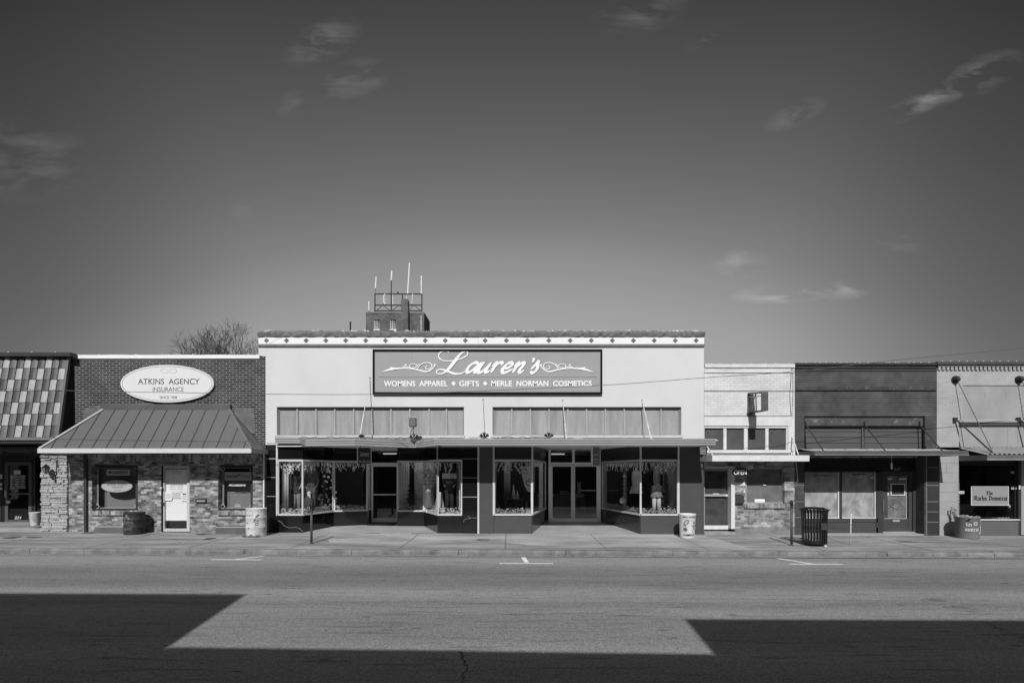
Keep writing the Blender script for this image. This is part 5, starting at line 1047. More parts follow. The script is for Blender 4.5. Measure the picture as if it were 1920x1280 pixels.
def cone(px, d, zb, h, r, m_, lab):
    x = X(px, d); return single(MB().loft([(zb, x, d, r, r), (zb+h*.5, x, d, r*.52, r*.52), (zb+h, x, d, .004, .004)], 12), 'cone_tree', m_, lab, 'ornament', (x, d, zb), 'cone ornaments in the poster window', smooth=True)
c1, c2_, c3 = M('silver cone', .45, amp=.4, scale=12, rough=.4), M('silver cone2', .4, amp=.4, scale=12, rough=.4), M('glitter cone', .45, amp=.5, scale=25)
cone(963, 19.0, zq+.002, .56, .1, c1, 'tallest grey cone tree ornament on the dark table'); cone(970, 19.15, zq+.002, .33, .09, c2_, 'shorter grey cone tree ornament on the dark table'); cone(987.5, 18.9, zS, .52, .1, M('dark cone', .07, amp=.3), 'dark cone tree ornament standing below the face poster'); cone(980, 18.2, zS+.02, .24, .06, c3, 'small glittering cone ornament in the garland near the poster'); cone(933, 18.9, zS, .4, .2, M('dk', .03), 'dark cone ornament in the left corner of the poster window')
for i, (px, r_) in enumerate([(966, .022), (970.5, .026)]): single(MB().ball((X(px, 18.85), 18.85, zq+r_+.002), r_, 8), 'bauble', white, ['smaller', 'larger'][i]+' white bauble at the front edge of the dark table', 'ornament', (X(px, 18.85), 18.85, zq), smooth=True)
# right window display
s = thing('ornament_stand', 'tiered stand with star and snowball figures in the window right of the double doors', 'ornament stand', tuple(P(1170, 952, 19.2))); xq, dq = X(1170.5, 19.2), 19.2
MB().tube([(xq, dq, zS), (xq, dq, Z(893, dq))], .012, 6).build('pole', alum, s)
mb = MB(); pts = [];
for k in range(10): r_ = .075 if k % 2 == 0 else .03; pts.append((xq+r_*math.sin(k*math.pi/5), Z(892, dq)+r_*math.cos(k*math.pi/5)))
MB().prism(pts, dq-.015, dq+.015).build('star', white2, s)
for k, (py, r_) in enumerate([(901, .06), (907, .07), (914, .09), (924, .07), (930, .08)]): MB().loft([(Z(py, dq)-.02, xq, dq, r_, r_), (Z(py, dq)+.02, xq, dq, r_*.6, r_*.6)], 12).build('tier', M('tier', .22+.1*(k % 2), amp=.4, scale=15), s)
MB().ball((xq-.06, dq-.05, Z(938, dq)), .13, 12).build('snowball', M('snowball', .5, amp=.3, scale=14), s, smooth=True)
dots = M('patterned cloth', .6, amp=.4, scale=5, spots=.9)
figure(1193, 18.9, Z(877, 18.9), 'mannequin in a black cardigan over a pale spotted and striped vest', dots, cl('black trousers', .02), sleeve_m=cl('black sleeve', .015), flare=1.3, w_=1.15)
f = figure(1231, 18.2, Z(872, 18.2), 'child mannequin in a striped dress with white leggings, right of the cardigan', BR('fine stripes', .35, .5, .12, bh=.03, ms=.012, rowonly=True, bump=0), cl('white leggings', .6), sleeve_m=cl('black sleeve2', .015), w_=.85)
xq, dq = X(1231, 18.2), 18.2; rf = random.Random(12); MB().loft([(zS+.62, xq, dq, .22, .15), (zS+.72, xq, dq, .19, .14), (zS+.95, xq, dq, .12, .1)], 16, cap=False).build('ruffle_skirt', M('ruffle', .2, amp=.6, scale=14), f, smooth=True)
mb = MB(); leafball(mb, (xq, dq-.1, zS+.98), .13, 60, .05, rf, (1, .5, 1)); mb.build('ribbon_bow', white2, f, recalc=False)
s = fir(1247, 18.9, 1.5, .3, 900, 'wire tree with small baubles behind the child mannequin', M('wire tree', .2, amp=.6, scale=20), orn=16, seed=8, big=.035)
MB().box(X(1246, 19.5), X(1268, 19.5), 19.5, 19.54, zS, zT).build('display_screen', M('patterned screen', .2, amp=.7, scale=7, stretch=(3, 1, 1.2)), shp)
# icicle light strings and garlands
icm = M('icicle wire', .95, amp=.1, fine=0, bump=0)
def icicles(a, b, lab, n, seed, drop=.32):
    r_ = random.Random(seed); A, B = Vector(a), Vector(b); u = (B-A).normalized(); nn = Vector((-u.y, u.x)); A = A+nn*.12; B = B+nn*.12; z_ = zT-.10; mb = MB(); L_ = (B-A).length
    mb.tube([(A.x, A.y, z_), (B.x, B.y, z_)], .004, 4)
    for k in range(n):
        q_ = A+u*(L_*(k+.5)/n); p_ = Vector((q_.x, q_.y, z_)); le = r_.choice([.1, .18, .25, .33])*drop/.32; pts = [p_.copy()]
        while z_-p_.z < le:
            dx = r_.uniform(-.05, .05); p_ = p_+Vector((u.x*dx, u.y*dx, -r_.uniform(.03, .06))); pts.append(p_.copy())
            if r_.random() < .5: mb.tube([p_, p_+Vector((u.x*.035*r_.choice((-1, 1)), u.y*.035, -.03))], .009, 4)
        mb.tube(pts, .0075, 4)
    m_ = (A+B)/2; return single(mb, 'icicle_lights', icm, lab, 'string lights', (m_.x, m_.y, z_), 'icicle light strings in the shop windows')
icicles(pL[0], pL[1], 'white icicle lights above the mannequin in the dark vest', 12, 1); icicles(pL[1], pL[2], 'white icicle lights in the slanted pane left of the left entrance', 22, 2); icicles(pL[2], pL[3], 'white icicle lights in the pane above the decorated tree', 20, 3)
icicles(pR[1], pR[2], 'white icicle lights above the slim fir and plaid jacket', 9, 4); icicles(pR[2], pR[3], 'white icicle lights in the slanted pane right of the left entrance', 20, 5); icicles(pR[3], pR[4], 'white icicle lights above the broad striped sweater', 7, 6)
icicles(pC[0], pC[1], 'white icicle lights above the face poster', 14, 7); icicles(pC[1], pC[2], 'white icicle lights in the slanted pane left of the double doors', 20, 8, .25); icicles(pD[0], pD[1], 'white icicle lights in the slanted pane right of the double doors', 34, 9, .25); icicles(pD[1], pD[2], 'white icicle lights above the child mannequin', 16, 10)
gm = [M('tinsel garland dark', .6, amp=.6, scale=18), M('tinsel garland pale', .42, amp=.5, scale=18)]
def garland(a, b, lab, m_, seed, h=.24, n=480):
    r_ = random.Random(seed); A, B = Vector(a), Vector(b); u = (B-A).normalized(); nn = Vector((-u.y, u.x)); L_ = (B-A).length; mb = MB()
    for k in range(int(n*L_)):
        q_ = A+u*(.05+(L_-.1)*r_.random())+nn*(.12+.14*r_.random()); c = Vector((q_.x, q_.y, zS+.01+h*r_.random()*(.6+.4*math.sin(k)))); v = Vector((r_.gauss(0, 1), r_.gauss(0, 1), r_.gauss(0, 1))).normalized()*r_.uniform(.02, .05); w_ = v.cross(Vector((r_.gauss(0, 1), r_.gauss(0, 1), r_.gauss(0, 1)))).normalized()*.018
        mb.add([c-v, c+w_, c+v, c-w_], [(0, 1, 2, 3)])
    m2 = (A+B)/2; return single(mb, 'garland', m_, lab, 'garland', (m2.x, m2.y, zS), 'garlands along the shop window sills', recalc=False)
garland(pL[0], pL[1], 'leafy garland on the sill below the dark vest mannequin', gm[0], 1); garland(pL[1], pL[2], 'leafy garland on the slanted sill left of the left entrance', gm[0], 2); garland(pL[2], pL[3], 'leafy garland on the sill below the decorated tree', gm[0], 3)
garland(pR[1], pR[2], 'leafy garland on the sill below the slim fir', gm[0], 4); garland(pR[2], pR[3], 'leafy garland on the slanted sill right of the left entrance', gm[0], 5); garland(pR[3], pR[4], 'leafy garland on the sill below the striped sweater', gm[0], 6)
garland(pC[0], pC[1], 'pale tinsel garland on the sill below the face poster', gm[1], 7); garland(pC[1], pC[2], 'tinsel garland on the slanted sill left of the double doors', gm[0], 8, .1); garland(pD[0], pD[1], 'tinsel garland on the slanted sill right of the double doors', gm[1], 9); garland(pD[1], pD[2], 'pale tinsel garland on the sill below the child mannequin', gm[1], 10)
single(MB().ball(P(840, 875, 22.5), .12, 12, 1.2), 'globe_lamp', M('globe', .6), 'pale hanging globe lamp deep inside the left shop', 'lamp', tuple(P(840, 875, 22.5))) if 0 else None
gl = thing('pendant_lamp', 'pale pendant lamp hanging inside the left shop right of the decorated tree', 'lamp', tuple(P(663.5, 876, 21.5))); MB().loft([(Z(885, 21.5), X(663.5, 21.5), 21.5, .02, .02), (Z(880, 21.5), X(663.5, 21.5), 21.5, .06, .06), (Z(876, 21.5), X(663.5, 21.5), 21.5, .065, .065), (Z(874, 21.5), X(663.5, 21.5), 21.5, .03, .03)], 12).build('shade', M('lamp shade pale', .6), gl, smooth=True); MB().tube([P(663.5, 874, 21.5), (X(663.5, 21.5), 21.5, 3.34)], .006, 4).build('cord', dark, gl)
# drum by the right pier
bd = 16.95; s, x, r, zg, h = barrel(1288.5, 962.5, 31, bd, M('white painted drum', .66, amp=.1, scale=6, spots=.15), 'white drum painted with flowers and figures by the right pier of the clothing shop', ribs=0, taper=.16)
barreltext('MERLE NORMAN', s, x, r, bd, 1275, 1303, 966.5, 969, inkd, bold=.02); barreltext('COSMETICS', s, x, r, bd, 1276, 1297, 998.5, 1002, inkd, bold=.03)
dm = M('drawing ink', .08, amp=.2)
onbarrel(s, x, r, bd, lambda mb: [stroke(mb, [(1280+2*math.cos(a)*k*.6, 990+2*math.sin(a)*k*.6) for k in (0, 2, 4)], .8, bd, .004) for a in [q_*.7 for q_ in range(9)]]+[stroke(mb, [(1277, 982), (1279, 976), (1284, 973), (1286, 977), (1281, 982), (1277, 983)], 1.2, bd, .004), stroke(mb, [(1278, 981), (1284, 976)], 1.5, bd, .004), stroke(mb, [(1281, 983), (1280, 988)], .8, bd, .004),
    stroke(mb, [(1295, 977), (1297, 975.5), (1299, 977.5), (1297, 980), (1295, 977)], .7, bd, .004), stroke(mb, [(1297, 980), (1296, 986), (1293, 996)], .8, bd, .004), stroke(mb, [(1297, 985), (1300, 996)], .8, bd, .004), stroke(mb, [(1291, 983), (1296.5, 984), (1302, 981)], .8, bd, .004), stroke(mb, [(1295, 988), (1299, 988)], .8, bd, .004)], dm)

# lit tube lights seen through the door transoms
def glow(name, v, st):
    m, t, b = newmat(name); b.inputs['Base Color'].default_value = (v, v, v, 1); b.inputs['Emission Color'].default_value = (1, 1, 1, 1); b.inputs['Emission Strength'].default_value = st; return m
tubem = glow('lit tube', .8, 16.0); tubed = glow('dim tube', .8, .55)
for px, py, d, lab in ((1046, 853, 24, 'lit tube light on the ceiling behind the double door transom'), (731, 847.5, 23.5, 'lit tube light on the ceiling behind the left door transom')):
    p_ = P(px, py, d); t_ = thing('ceiling_light', lab, 'ceiling light', (p_.x, p_.y, 2.95), 'tube lights in the clothing shop')
    MB().box(p_.x-.34, p_.x+.34, d-.07, d+.07, 3.02, 3.055).build('fixture', white2, t_); MB().tube([(p_.x-.31, d, 2.985), (p_.x+.31, d, 2.985)], .025, 8).build('tube', tubem if d < 22 else tubed, t_)

panm = glow('display fill glow', .8, 5.5)  # unseen glowing panels added to brighten the window displays
for (x_, y_) in ((-7.75, 18.5), (-7.4, 19.9), (-6.25, 19.95), (-2.2, 18.7), (-3.7, 20.1), (-.1, 18.6), (.6, 20.1), (5.1, 18.6), (4.5, 20.2)):
    o_ = MB().box(x_-.2, x_+.2, y_-.28, y_+.28, 3.0, 3.05).build('display_fill_panel', white2, shp); MB().box(x_-.17, x_+.17, y_-.25, y_+.25, 2.985, 2.998).build('lamp', panm, o_)
# ================================================================ D: small white brick shop
wx0, wx1 = X(1320), X(1490)
ws_ = thing('white_brick_shop', 'narrow shop of white painted brick with a four pane window strip', 'building', (8.2, D, gz(8.2)))
wbr = BR('white painted brick', .60, .66, .50, bh=.079, ms=.007, blotch=.16, bscale=1.2, bump=.8); brd = BR('brown mottled brick', .11, .34, .3, bh=.079, ms=.014, blotch=.5, bscale=3, each=.4, bump=.6)
wpaint = M('white trim paint', .64, amp=.14, scale=3, spots=.15); 
shell(ws_, wx0+.01, wx1-.01, Z(690), M('side wall d', .2), zc=2.6)
MB().holes(wx0+.005, wx1, Z(858), Z(688.5), [(X(1321), X(1476), Z(843), Z(802))], D, .3).build('front_wall', wbr, ws_)
coping(ws_, 1321, 1489.5, 682.5, 689, wpaint, lump=.008, seed=6, step=.5, over=.04)
MB().pb(1320.5, 1489, 695, 698, D-.03, .028).build('upper_ledge', wpaint, ws_); MB().pb(1320.5, 1489, 731, 733, D-.02, .018).pb(1320.5, 1486, 778.5, 780.8, D-.02, .018).build('thin_ledge', M('ledge grey', .3, amp=.3), ws_)
MB().pb(1320.5, 1485, 781, 798, D-.03, .028).pb(1478, 1486, 798.1, 845, D-.03, .028).build('lintel_board', wpaint, ws_, bevel=.006)
f = MB().pb(1321, 1357, 802.5, 803.2, D+.04, .05)
f = MB().pb(1356.6, 1362.4, 802.5, 843, D+.02, .08).build('window_frame', wpaint, ws_, bevel=.006)
for a, b in ((1395.2, 1402), (1435.3, 1441.2), (1474, 1476)): MB().pb(a, b, 802.5, 843, D+.02, .08).build('window_frame', wpaint, ws_, bevel=.006)
for a, b in ((1321, 1356.4), (1362.6, 1395), (1402.2, 1435.1), (1441.4, 1473.8)): MB().pb(a, b, 802.6, 842.5, D+.07, .01).build('pane', M('painted over pane', .085, amp=.25, scale=3, rough=.35, spec=.4), f)
MB().pb(1321, 1484, 843.5, 849, D-.06, .058).build('window_ledge', wpaint, ws_, bevel=.01)
dW = 16.86; zc0, zc1 = Z(864.3, dW), Z(853.2, dW); xa, xb = X(1335, dW), X(1517, dW)
c = MB().box(xa, xb, dW-.02, dW+.02, zc0, zc1).box(xa, xa+.03, dW+.022, D-.003, zc0+.0, zc1).box(xb-.03, xb, dW+.022, D-.003, zc0+.0, zc1).build('canopy', wpaint, ws_); MB().box(xa+.032, xb-.032, dW+.022, D-.003, zc0+.03, zc0+.08).build('canopy_deck', M('deck', .3, amp=.3), c)
MB().box(xa+.01, xb-.6, dW+.1, D-.01, zc1+.0-.05, zc1+.03).build('canopy_felt', M('old felt', .3, amp=.5, scale=8), c)
o = MB().tube([P(1322.5, 832, D-.01), (xa+.05, dW+.05, zc1)], .02, 6).build('tie_rod', wpaint, ws_)
o = MB().tube([P(1485, 816, D-.01), (X(1497, 17), 17.0, zc1+.02)], .018, 6).build('tie_rod', wpaint, ws_)
MB().box(X(1310), X(1324), D-.10, D-.004, Z(852), Z(833)).build('junction_box', M('box grey', .14, amp=.4), ws_)
MB().box(X(1485)-.0, X(1489.5), D-.05, D-.003, Z(853), Z(840)).build('corbel_block', wpaint, ws_)
lw = [(X(1320.0), X(1378), -.3, Z(874)), (X(1397), X(1471), Z(944), Z(876))]
MB().holes(wx0+.005, wx1-.003, -.3, Z(858)-.003, lw, D, .3).build('lower_wall', brd, ws_)
MB().pb(1378.5, 1489.5, 991, 1006, D-.03, .028).build('concrete_footing', M('footing', .2, amp=.4, scale=3), ws_); MB().box(wx0, X(1378), D-.04, D+.8, -.3, gz(8.2)+.10).build('door_step', M('step', .28, amp=.4, scale=3, spots=.3), ws_)
dd_ = D+.25
o = MB().pb(1371, 1378, 873.5, 991, D-.02, .3).pb(1319.8, 1371, 873.5, 878, dd_-.05, .2).build('door_frame', M('door jamb', .62, amp=.1), ws_)
o = MB().frame(1317, 1371, 878, 992, .09, dd_, .05).build('door', M('screen door frame', .26, amp=.15), ws_); MB().pb(1320, 1368, 880.5, 986, dd_+.015, .008).build('glass', glassdk, o); MB().pb(1320, 1368, 926, 930, dd_-.03, .02).build('push_bar', alum, o); MB().pb(1337, 1348, 924.5, 926, dd_-.035, .02).build('latch', alumpale, o); MB().ball(P(1362, 929, dd_-.04), .045, 8).build('knob', alumpale, o)
MB().pb(1318, 1370, 880, 987, dd_+.07, .02).build('door_backing', M('dusty board', .09, amp=.5, scale=3, rough=.7), o); MB().pb(1318, 1371, 984.5, 992, dd_-.01, .01).build('kick_rail', wpaint, o)
MB().pb(1378, 1397, 904, 910, D-.012, .01).build('plaster_strip', wpaint, ws_)
o = MB().frame(1397, 1471, 876, 944, .055, D+.10, .08).build('window', M('window frame grey', .3, amp=.2), ws_); MB().pb(1399, 1469, 878, 942.5, D+.14, .008).build('glass', glass, o); MB().pb(1399, 1468.5, 878, 942.5, D+.17, .02).build('dusty_board', M('dusty window board', .2, amp=.4, scale=2.4, rough=.8), o)
MB().pb(1396, 1472, 944.3, 952.5, D-.06, .2).build('window_sill', sold, ws_, bevel=.006)
single(MB().pb(1415, 1434, 935, 943.5, D+.12, .004), 'paper_notice', white, 'white paper lying against the window beside the OPEN sign', 'notice', tuple(P(1425, 943.5, D+.12))); single(MB().pb(1430.5, 1436.5, 908.3, 909.8, D+.12, .004), 'window_sticker', alumpale, 'tiny pale sticker in the middle of the window beside the OPEN sign', 'sticker', tuple(P(1433, 910, D+.12)))
s = thing('mailbox', 'dark metal mailbox on the brick below the OPEN sign', 'mailbox', tuple(P(1388, 943))); MB().pb(1380.5, 1395.5, 925, 943, D-.12, .118).build('box', dark, s, bevel=.01); MB().add([P(1380, 921.5, D-.002), P(1396, 921.5, D-.002), P(1396, 925.5, D-.14), P(1380, 925.5, D-.14), P(1380, 922.6, D-.002), P(1396, 922.6, D-.002), P(1396, 926.6, D-.14), P(1380, 926.6, D-.14)], [(0,1,2,3),(4,7,6,5),(0,4,5,1),(2,6,7,3),(0,3,7,4),(1,5,6,2)]).build('lid', mid, s); MB().add([P(1393, 928, D-.125), P(1396, 916, D-.03), P(1397, 920, D-.03), P(1394.5, 928, D-.125)], [(0, 1, 2, 3)]).build('envelope', white, s)
s = thing('open_sign', 'dark oval sign reading OPEN beside the white framed door', 'sign', tuple(P(1388, 894, 17.3))); cx, cz = X(1388, 17.3), Z(885, 17.3); MB().ell(cx, cz, .262, .145, 17.3, 17.35).build('panel', black, s); text('OPEN', 1376, 1400, 880.5, 889.5, 17.299, inkl, s, bold=.02); MB().tube([(cx, 17.33, cz+.14), (cx, D, cz+.2)], .01, 5).tube([(cx-.1, 17.33, cz+.12), (cx-.1, D, cz+.12)], .01, 5).build('bracket', dark, s)
s = thing('small_card', 'tilted patterned card above and right of the OPEN sign', 'card', tuple(P(1405, 878, 17.3)))
a = [P(1397.5, 874.5, 17.32), P(1411, 871, 17.32), P(1413, 878, 17.32), P(1404.5, 880.8, 17.32)]; MB().add(a+[p+Vector((0, .008, 0)) for p in a], [(0,1,2,3),(7,6,5,4),(0,4,5,1),(1,5,6,2),(2,6,7,3),(3,7,4,0)]).build('face', M('card print', .45, amp=.5, scale=30), s); MB().tube([P(1405, 872.5, 17.33), P(1405, 866, 17.5)], .004, 4).build('string', dark, s)
# empty projecting sign case
s = thing('sign_case', 'empty rusty metal sign case jutting from the white brick wall', 'sign case', tuple(P(1400, 774))); xs0 = X(1401); y0_, y1_ = D-.04, D-1.02; zt1, zb1, zt2, zb2 = Z(736.5), Z(774), Z(734.5, 16.7), Z(770, 16.7); th = .13
def bar(mb, pts4, x0_, x1_): mb.add([(x, p[0], p[1]) for x in (x0_, x1_) for p in pts4], [(0,1,2,3),(4,7,6,5),(0,4,5,1),(1,5,6,2),(2,6,7,3),(3,7,4,0)])
mb = MB(); bar(mb, [(y0_, zt1), (y1_, zt2), (y1_, zt2-.035), (y0_, zt1-.035)], xs0-.0, xs0+.22); bar(mb, [(y0_, zb1), (y1_, zb2), (y1_, zb2+.03), (y0_, zb1+.03)], xs0, xs0+.22); bar(mb, [(y1_, zt2-.036), (y1_, zb2+.031), (y1_+.035, zb2+.031), (y1_+.035, zt2-.036)], xs0, xs0+.22); bar(mb, [(y0_, zt1-.036), (y0_, zb1+.031), (y0_-.03, zb1+.031), (y0_-.03, zt1-.036)], xs0, xs0+.05)
mb.build('case', M('rusty case', .09, amp=.35, scale=6), s); mb = MB().tube([(xs0+.18, y0_-.2, zt1-.04), (xs0+.18, y0_-.25, zb1+.03)], .022, 6).tube([(xs0+.03, y0_-.02, zt1-.15), (xs0+.2, y1_+.02, zt2-.12)], .012, 6).tube([(xs0+.1, y0_-.35, zt1-.05), (xs0+.1, y0_-.1, zb1+.06)], .014, 6).build('brace', alumpale, s); MB().box(xs0-.02, xs0+.15, D-.12, D-.01, zb1-.05, zb1+.0).build('wall_bracket', dark, s)
MB().tube([P(1484, 690, D-.02), P(1483, 716, D-.02), P(1481, 740, D-.02), P(1483, 778, D-.02)], .008, 4).tube([P(1486.5, 683, D-.02), P(1487, 735, D-.02), P(1484, 800, D-.02)], .006, 4).build('loose_wire', mid, ws_)
# ================================================================ E: dark brick shop
ex0, ex1 = X(1490), X(1756.5)
ds = thing('dark_brick_shop', 'dark painted brick shop with boarded windows and a flat canopy', 'building', (12.3, D, gz(12.3)))
dbr = BR('dark painted brick', .055, .068, .15, bh=.079, ms=.012, blotch=.45, bscale=1.3, rowonly=True, bump=.5); dst = M('dark stucco e', .058, amp=.3, scale=2, spots=-.4); sid = M('siding grey', .085, amp=.18, scale=1.5, stretch=(.5, 1, 3))
shell(ds, ex0+.01, ex1-.01, Z(686), M('side wall e', .06), zc=2.6)
MB().holes(ex0+.003, ex1, Z(779.5), Z(683), [], D, .3).build('front_wall', dbr, ds)
coping(ds, 1490.5, 1757, 680.5, 684.5, M('dark cap', .04, amp=.3), lump=.004, seed=9, step=.3)
MB().pb(1491, 1756, 688, 690.5, D-.03, .028).pb(1491, 1756, 694, 695.4, D-.025, .023).build('brick_ledge', M('dark ledge', .03, amp=.4), ds); MB().pb(1491, 1756, 723.5, 731, D-.018, .016).build('brick_band', M('worn band', .06, amp=.6, scale=2.5, spots=-.8), ds); MB().pb(1491, 1756, 731.1, 732.3, D-.03, .028).build('band_edge', black, ds)
MB().box(ex0+.003, X(1508), D-.0, D+.3, gz(10)-.1, Z(779.6)).build('pilaster', dst, ds); 
MB().box(X(1508)+.002, X(1733)-.002, D+.10, D+.3, Z(838)-.1, Z(779.6)).build('recess_panel', sid, ds)
MB().pb(1508.5, 1733, 779.7, 781.6, D-.005, .1).pb(1508.5, 1733, 797.6, 799.4, D+.0, .09).pb(1508.5, 1510, 799.5, 843, D+.02, .075).pb(1732, 1734.5, 781.7, 843, D+.0, .09).build('dark_trim', black, ds)
MB().pb(1509, 1732, 781.7, 797.5, D+.03, .068).build('lintel_band', M('mottled lintel', .07, amp=.5, scale=1.6, spots=-.9), ds)
mb = MB()
for py in (809, 819.5, 830): mb.pb(1510, 1732, py-.35, py+.35, D+.095, .004)
mb.build('siding_joint', black, ds); MB().pb(1616, 1621, 799.5, 843, D+.05, .048).build('mullion', sid, ds)
MB().box(X(1734.6), ex1, D-.0, D+.3, Z(845), Z(779.6)).build('pilaster', dst, ds)
dE = 16.6; zc0, zc1 = Z(853.6, dE), Z(844.6, dE); xa, xb = X(1527, dE), X(1815, dE)
gm_ = M('canopy grey metal', .09, amp=.2, rough=.5, spec=.4)
c = MB().box(xa, xb, dE-.02, dE+.02, zc0+.045, zc1).box(xa, xa+.03, dE+.022, D-.003, zc0, zc1).box(xb-.03, xb, dE+.022, D-.003, zc0, zc1).build('canopy', gm_, ds); MB().box(xa-.01, xb+.01, dE-.035, dE+.02, zc0, zc0+.042).build('canopy_lip', M('canopy lip', .17, amp=.2), c); MB().box(xa+.032, xb-.032, dE+.022, D-.003, zc0+.03, zc0+.07).build('canopy_deck', dark, c)
rE = random.Random(17); vs = []; fs = []; n_ = 60
for k in range(n_+1):
    x = xa+.03+(ex1-xa-.05)*k/n_; vs += [(x, D-.02, zc1+.10+rE.uniform(-.01, .012)), (x, D-.2, zc1+.085+rE.uniform(-.02, .02)), (x, dE+.25, zc1+.01)]
for k in range(n_): fs += [(3*k, 3*k+3, 3*k+4, 3*k+1), (3*k+1, 3*k+4, 3*k+5, 3*k+2)]
MB().add(vs, fs).build('canopy_felt', M('pale torn felt', .42, amp=.5, scale=5, spots=.4), c, recalc=False)
for (ax, bx) in ((1511.5, 1544), (1621.5, 1660), (1725, 1767)):
    o = MB().tube([P(ax, 797, D-.01), (X(bx, 16.75), 16.75, zc1+.0)], .020, 6).build('tie_rod', dark, ds); MB().tube([P(ax-.3, 789, D-.012), P(ax+.4, 802, D-.012)], .016, 6).build('anchor', dark, o)
# lower front
yE = D+.4
MB().box(X(1508)+.002, X(1733)-.002, yE+.0, D+.9, Z(882, yE), Z(845)+.15).build('dark_header', M('header black', .012, amp=.4), ds)
MB().pb(1509, 1650, 882.2, 885, yE-.03, .1).pb(1574, 1579, 885, 971, yE-.02, .1).pb(1502, 1509, 882.2, 1000, yE-.02, .1).pb(1643, 1656, 882.2, 1000, yE-.03, .1).pb(1712, 1725, 882.2, 1000, yE-.03, .1).build('shop_frame', M('shop frame dark', .04, amp=.3), ds)
bd_m = M('dusty painted board', .42, amp=.5, scale=4, fine=.08, spots=.3, stretch=(1, 1, .7), rough=.6)
for (a, b, lb) in ((1509, 1574, None), (1579, 1643, None)):
    o = MB().pb(a, b, 885, 971, yE+.05, .03).build('boarded_window', bd_m, ds); MB().pb(a, b, 885, 971, yE+.02, .008).build('glass', glass, o); MB().pb(b-3, b-.3, 885, 970, yE+.0, .015).pb(a, b, 969.6, 971.4, yE-.02, .03).build('edge_strip', alumpale, o)
s = thing('window_lettering', 'dark NO LOITERING lettering on the left boarded window', 'sign', tuple(P(1541, 893, yE+.015))); text('NO LOITERING', 1526, 1556, 889.7, 892.6, yE+.017, inkd, s, bold=.03)
s = thing('window_lettering', 'dark NO SMOKING lettering on the right boarded window', 'sign', tuple(P(1611, 890, yE+.015))); text('NO SMOKING', 1598, 1625, 887.5, 890.3, yE+.017, inkd, s, bold=.03)
single(MB().pb(1632.5, 1640, 892.5, 897.2, yE+.012, .004), 'window_sticker', alum, 'pale sticker at the upper right of the right boarded window', 'sticker', tuple(P(1636, 897, yE+.012)))
MB().pb(1502, 1646, 971.5, 978.5, yE-.03, .1).pb(1509, 1646, 978.6, 988, yE-.01, .08).pb(1502, 1646, 988.1, 1003, yE-.03, .1).build('bulkhead', M('bulkhead boards', .06, amp=.3, scale=2, stretch=(.5, 1, 4)), ds)
o = MB().frame(1656, 1712, 883, 997, .16, yE+.02, .05).build('door', M('old door paint', .055, amp=.3), ds); MB().pb(1659, 1700, 892, 971.5, yE+.03, .03).build('door_board', M('scratched door board', .14, amp=.55, scale=4, spots=-.7, rough=.6), o); MB().pb(1656, 1712, 971.6, 996, yE+.03, .04).build('lower_panel', M('door panel', .05, amp=.3), o); MB().pb(1658.5, 1700.5, 971, 972.2, yE+.015, .02).pb(1699, 1700.5, 892, 971, yE+.015, .02).build('board_edge', alum, o)
MB().tube([P(1656.3, 936, yE+.01), P(1656.3, 938, yE-.05), P(1656.3, 960, yE-.05), P(1656.3, 962, yE+.01)], .016, 6).build('handle', mid, o); MB().pb(1674, 1687, 974, 977.8, yE+.0, .03).build('mail_slot', alum, o)
text('247', 1675.5, 1689, 876.8, 882.3, yE-.002, M('brass numbers', .2, amp=0), ds, 'house_number', shear=.2, bold=.02)
s = thing('small_blackboard', 'small white framed blackboard hung on the boarded door', 'blackboard', tuple(P(1684, 928, yE))); MB().frame(1670, 1697.5, 906, 928.5, .035, yE-.005, .02).build('frame', alumpale, s, bevel=.003); MB().pb(1671.5, 1696, 907.5, 927, yE+.004, .01).build('board', black, s)
mb = MB()
for k in range(5): stroke(mb, [(1674+k*4.4, 925.5), (1675.5+k*4.4, 923.2), (1677+k*4.4, 925.5)], .4, yE+.003, .002)
for k in range(7): mb.pb(1673.5+k*3, 1673.8+k*3, 911, 920, yE+.001, .002)
mb.build('chalk_lines', mid, s, recalc=False)
for (a, b, c_, e, m_, lb) in [(1661, 1672, 896, 899, alumpale, 'small white label at the upper left of the boarded door'), (1686, 1698, 896, 899, alumpale, 'small white label at the upper right of the boarded door'), (1660.5, 1666, 923, 928.5, white, 'small white square notice left of the blackboard'), (1660.5, 1667, 913.5, 916.5, alum, 'tiny grey label above the white square notice')]: single(MB().pb(a, b, c_, e, yE+.024, .005), 'door_label', m_, lb, 'label', tuple(P((a+b)/2, e, yE+.024)))
mb = MB(); cx, cz = X(1678.5, yE), Z(949.5, yE); pts = [(cx+(.155 if k % 2 == 0 else .055)*math.sin(R(36*k-12)), cz+(.155 if k % 2 == 0 else .055)*math.cos(R(36*k-12))) for k in range(10)]
single(mb.prism(pts, yE-.0, yE+.02), 'wall_star', M('star metal', .17, amp=.3), 'five pointed metal star hung on the lower part of the boarded door', 'star', (cx, yE, cz))
MB().pb(1656, 1716, 996.5, 1000.5, yE-.1, .25).build('threshold', M('door sill', .3, amp=.3), ds)
MB().box(X(1733)-.0, X(1736), D+.0, D+.9, gz(14)-.1, Z(845)+.15).build('recess_side', dst, ds); MB().box(X(1725, yE), X(1733)-.003, yE+.0, yE+.06, gz(14)-.1, Z(845)+.1).build('side_board', black, ds)
o = MB().box(X(1737), X(1759.5), D-.05, D+.3, gz(14.4)-.06, Z(846)).build('tiled_pilaster', tileg, ds); MB().box(X(1736)+.002, X(1737)-.003, D-.03, D+.2, gz(14.4)-.06, Z(846)).build('trim', alum, ds)
mb = MB()
for py in (876, 909.5, 940, 959, 978.5): mb.pb(1737, 1759.5, py-.45, py+.45, D-.056, .005)
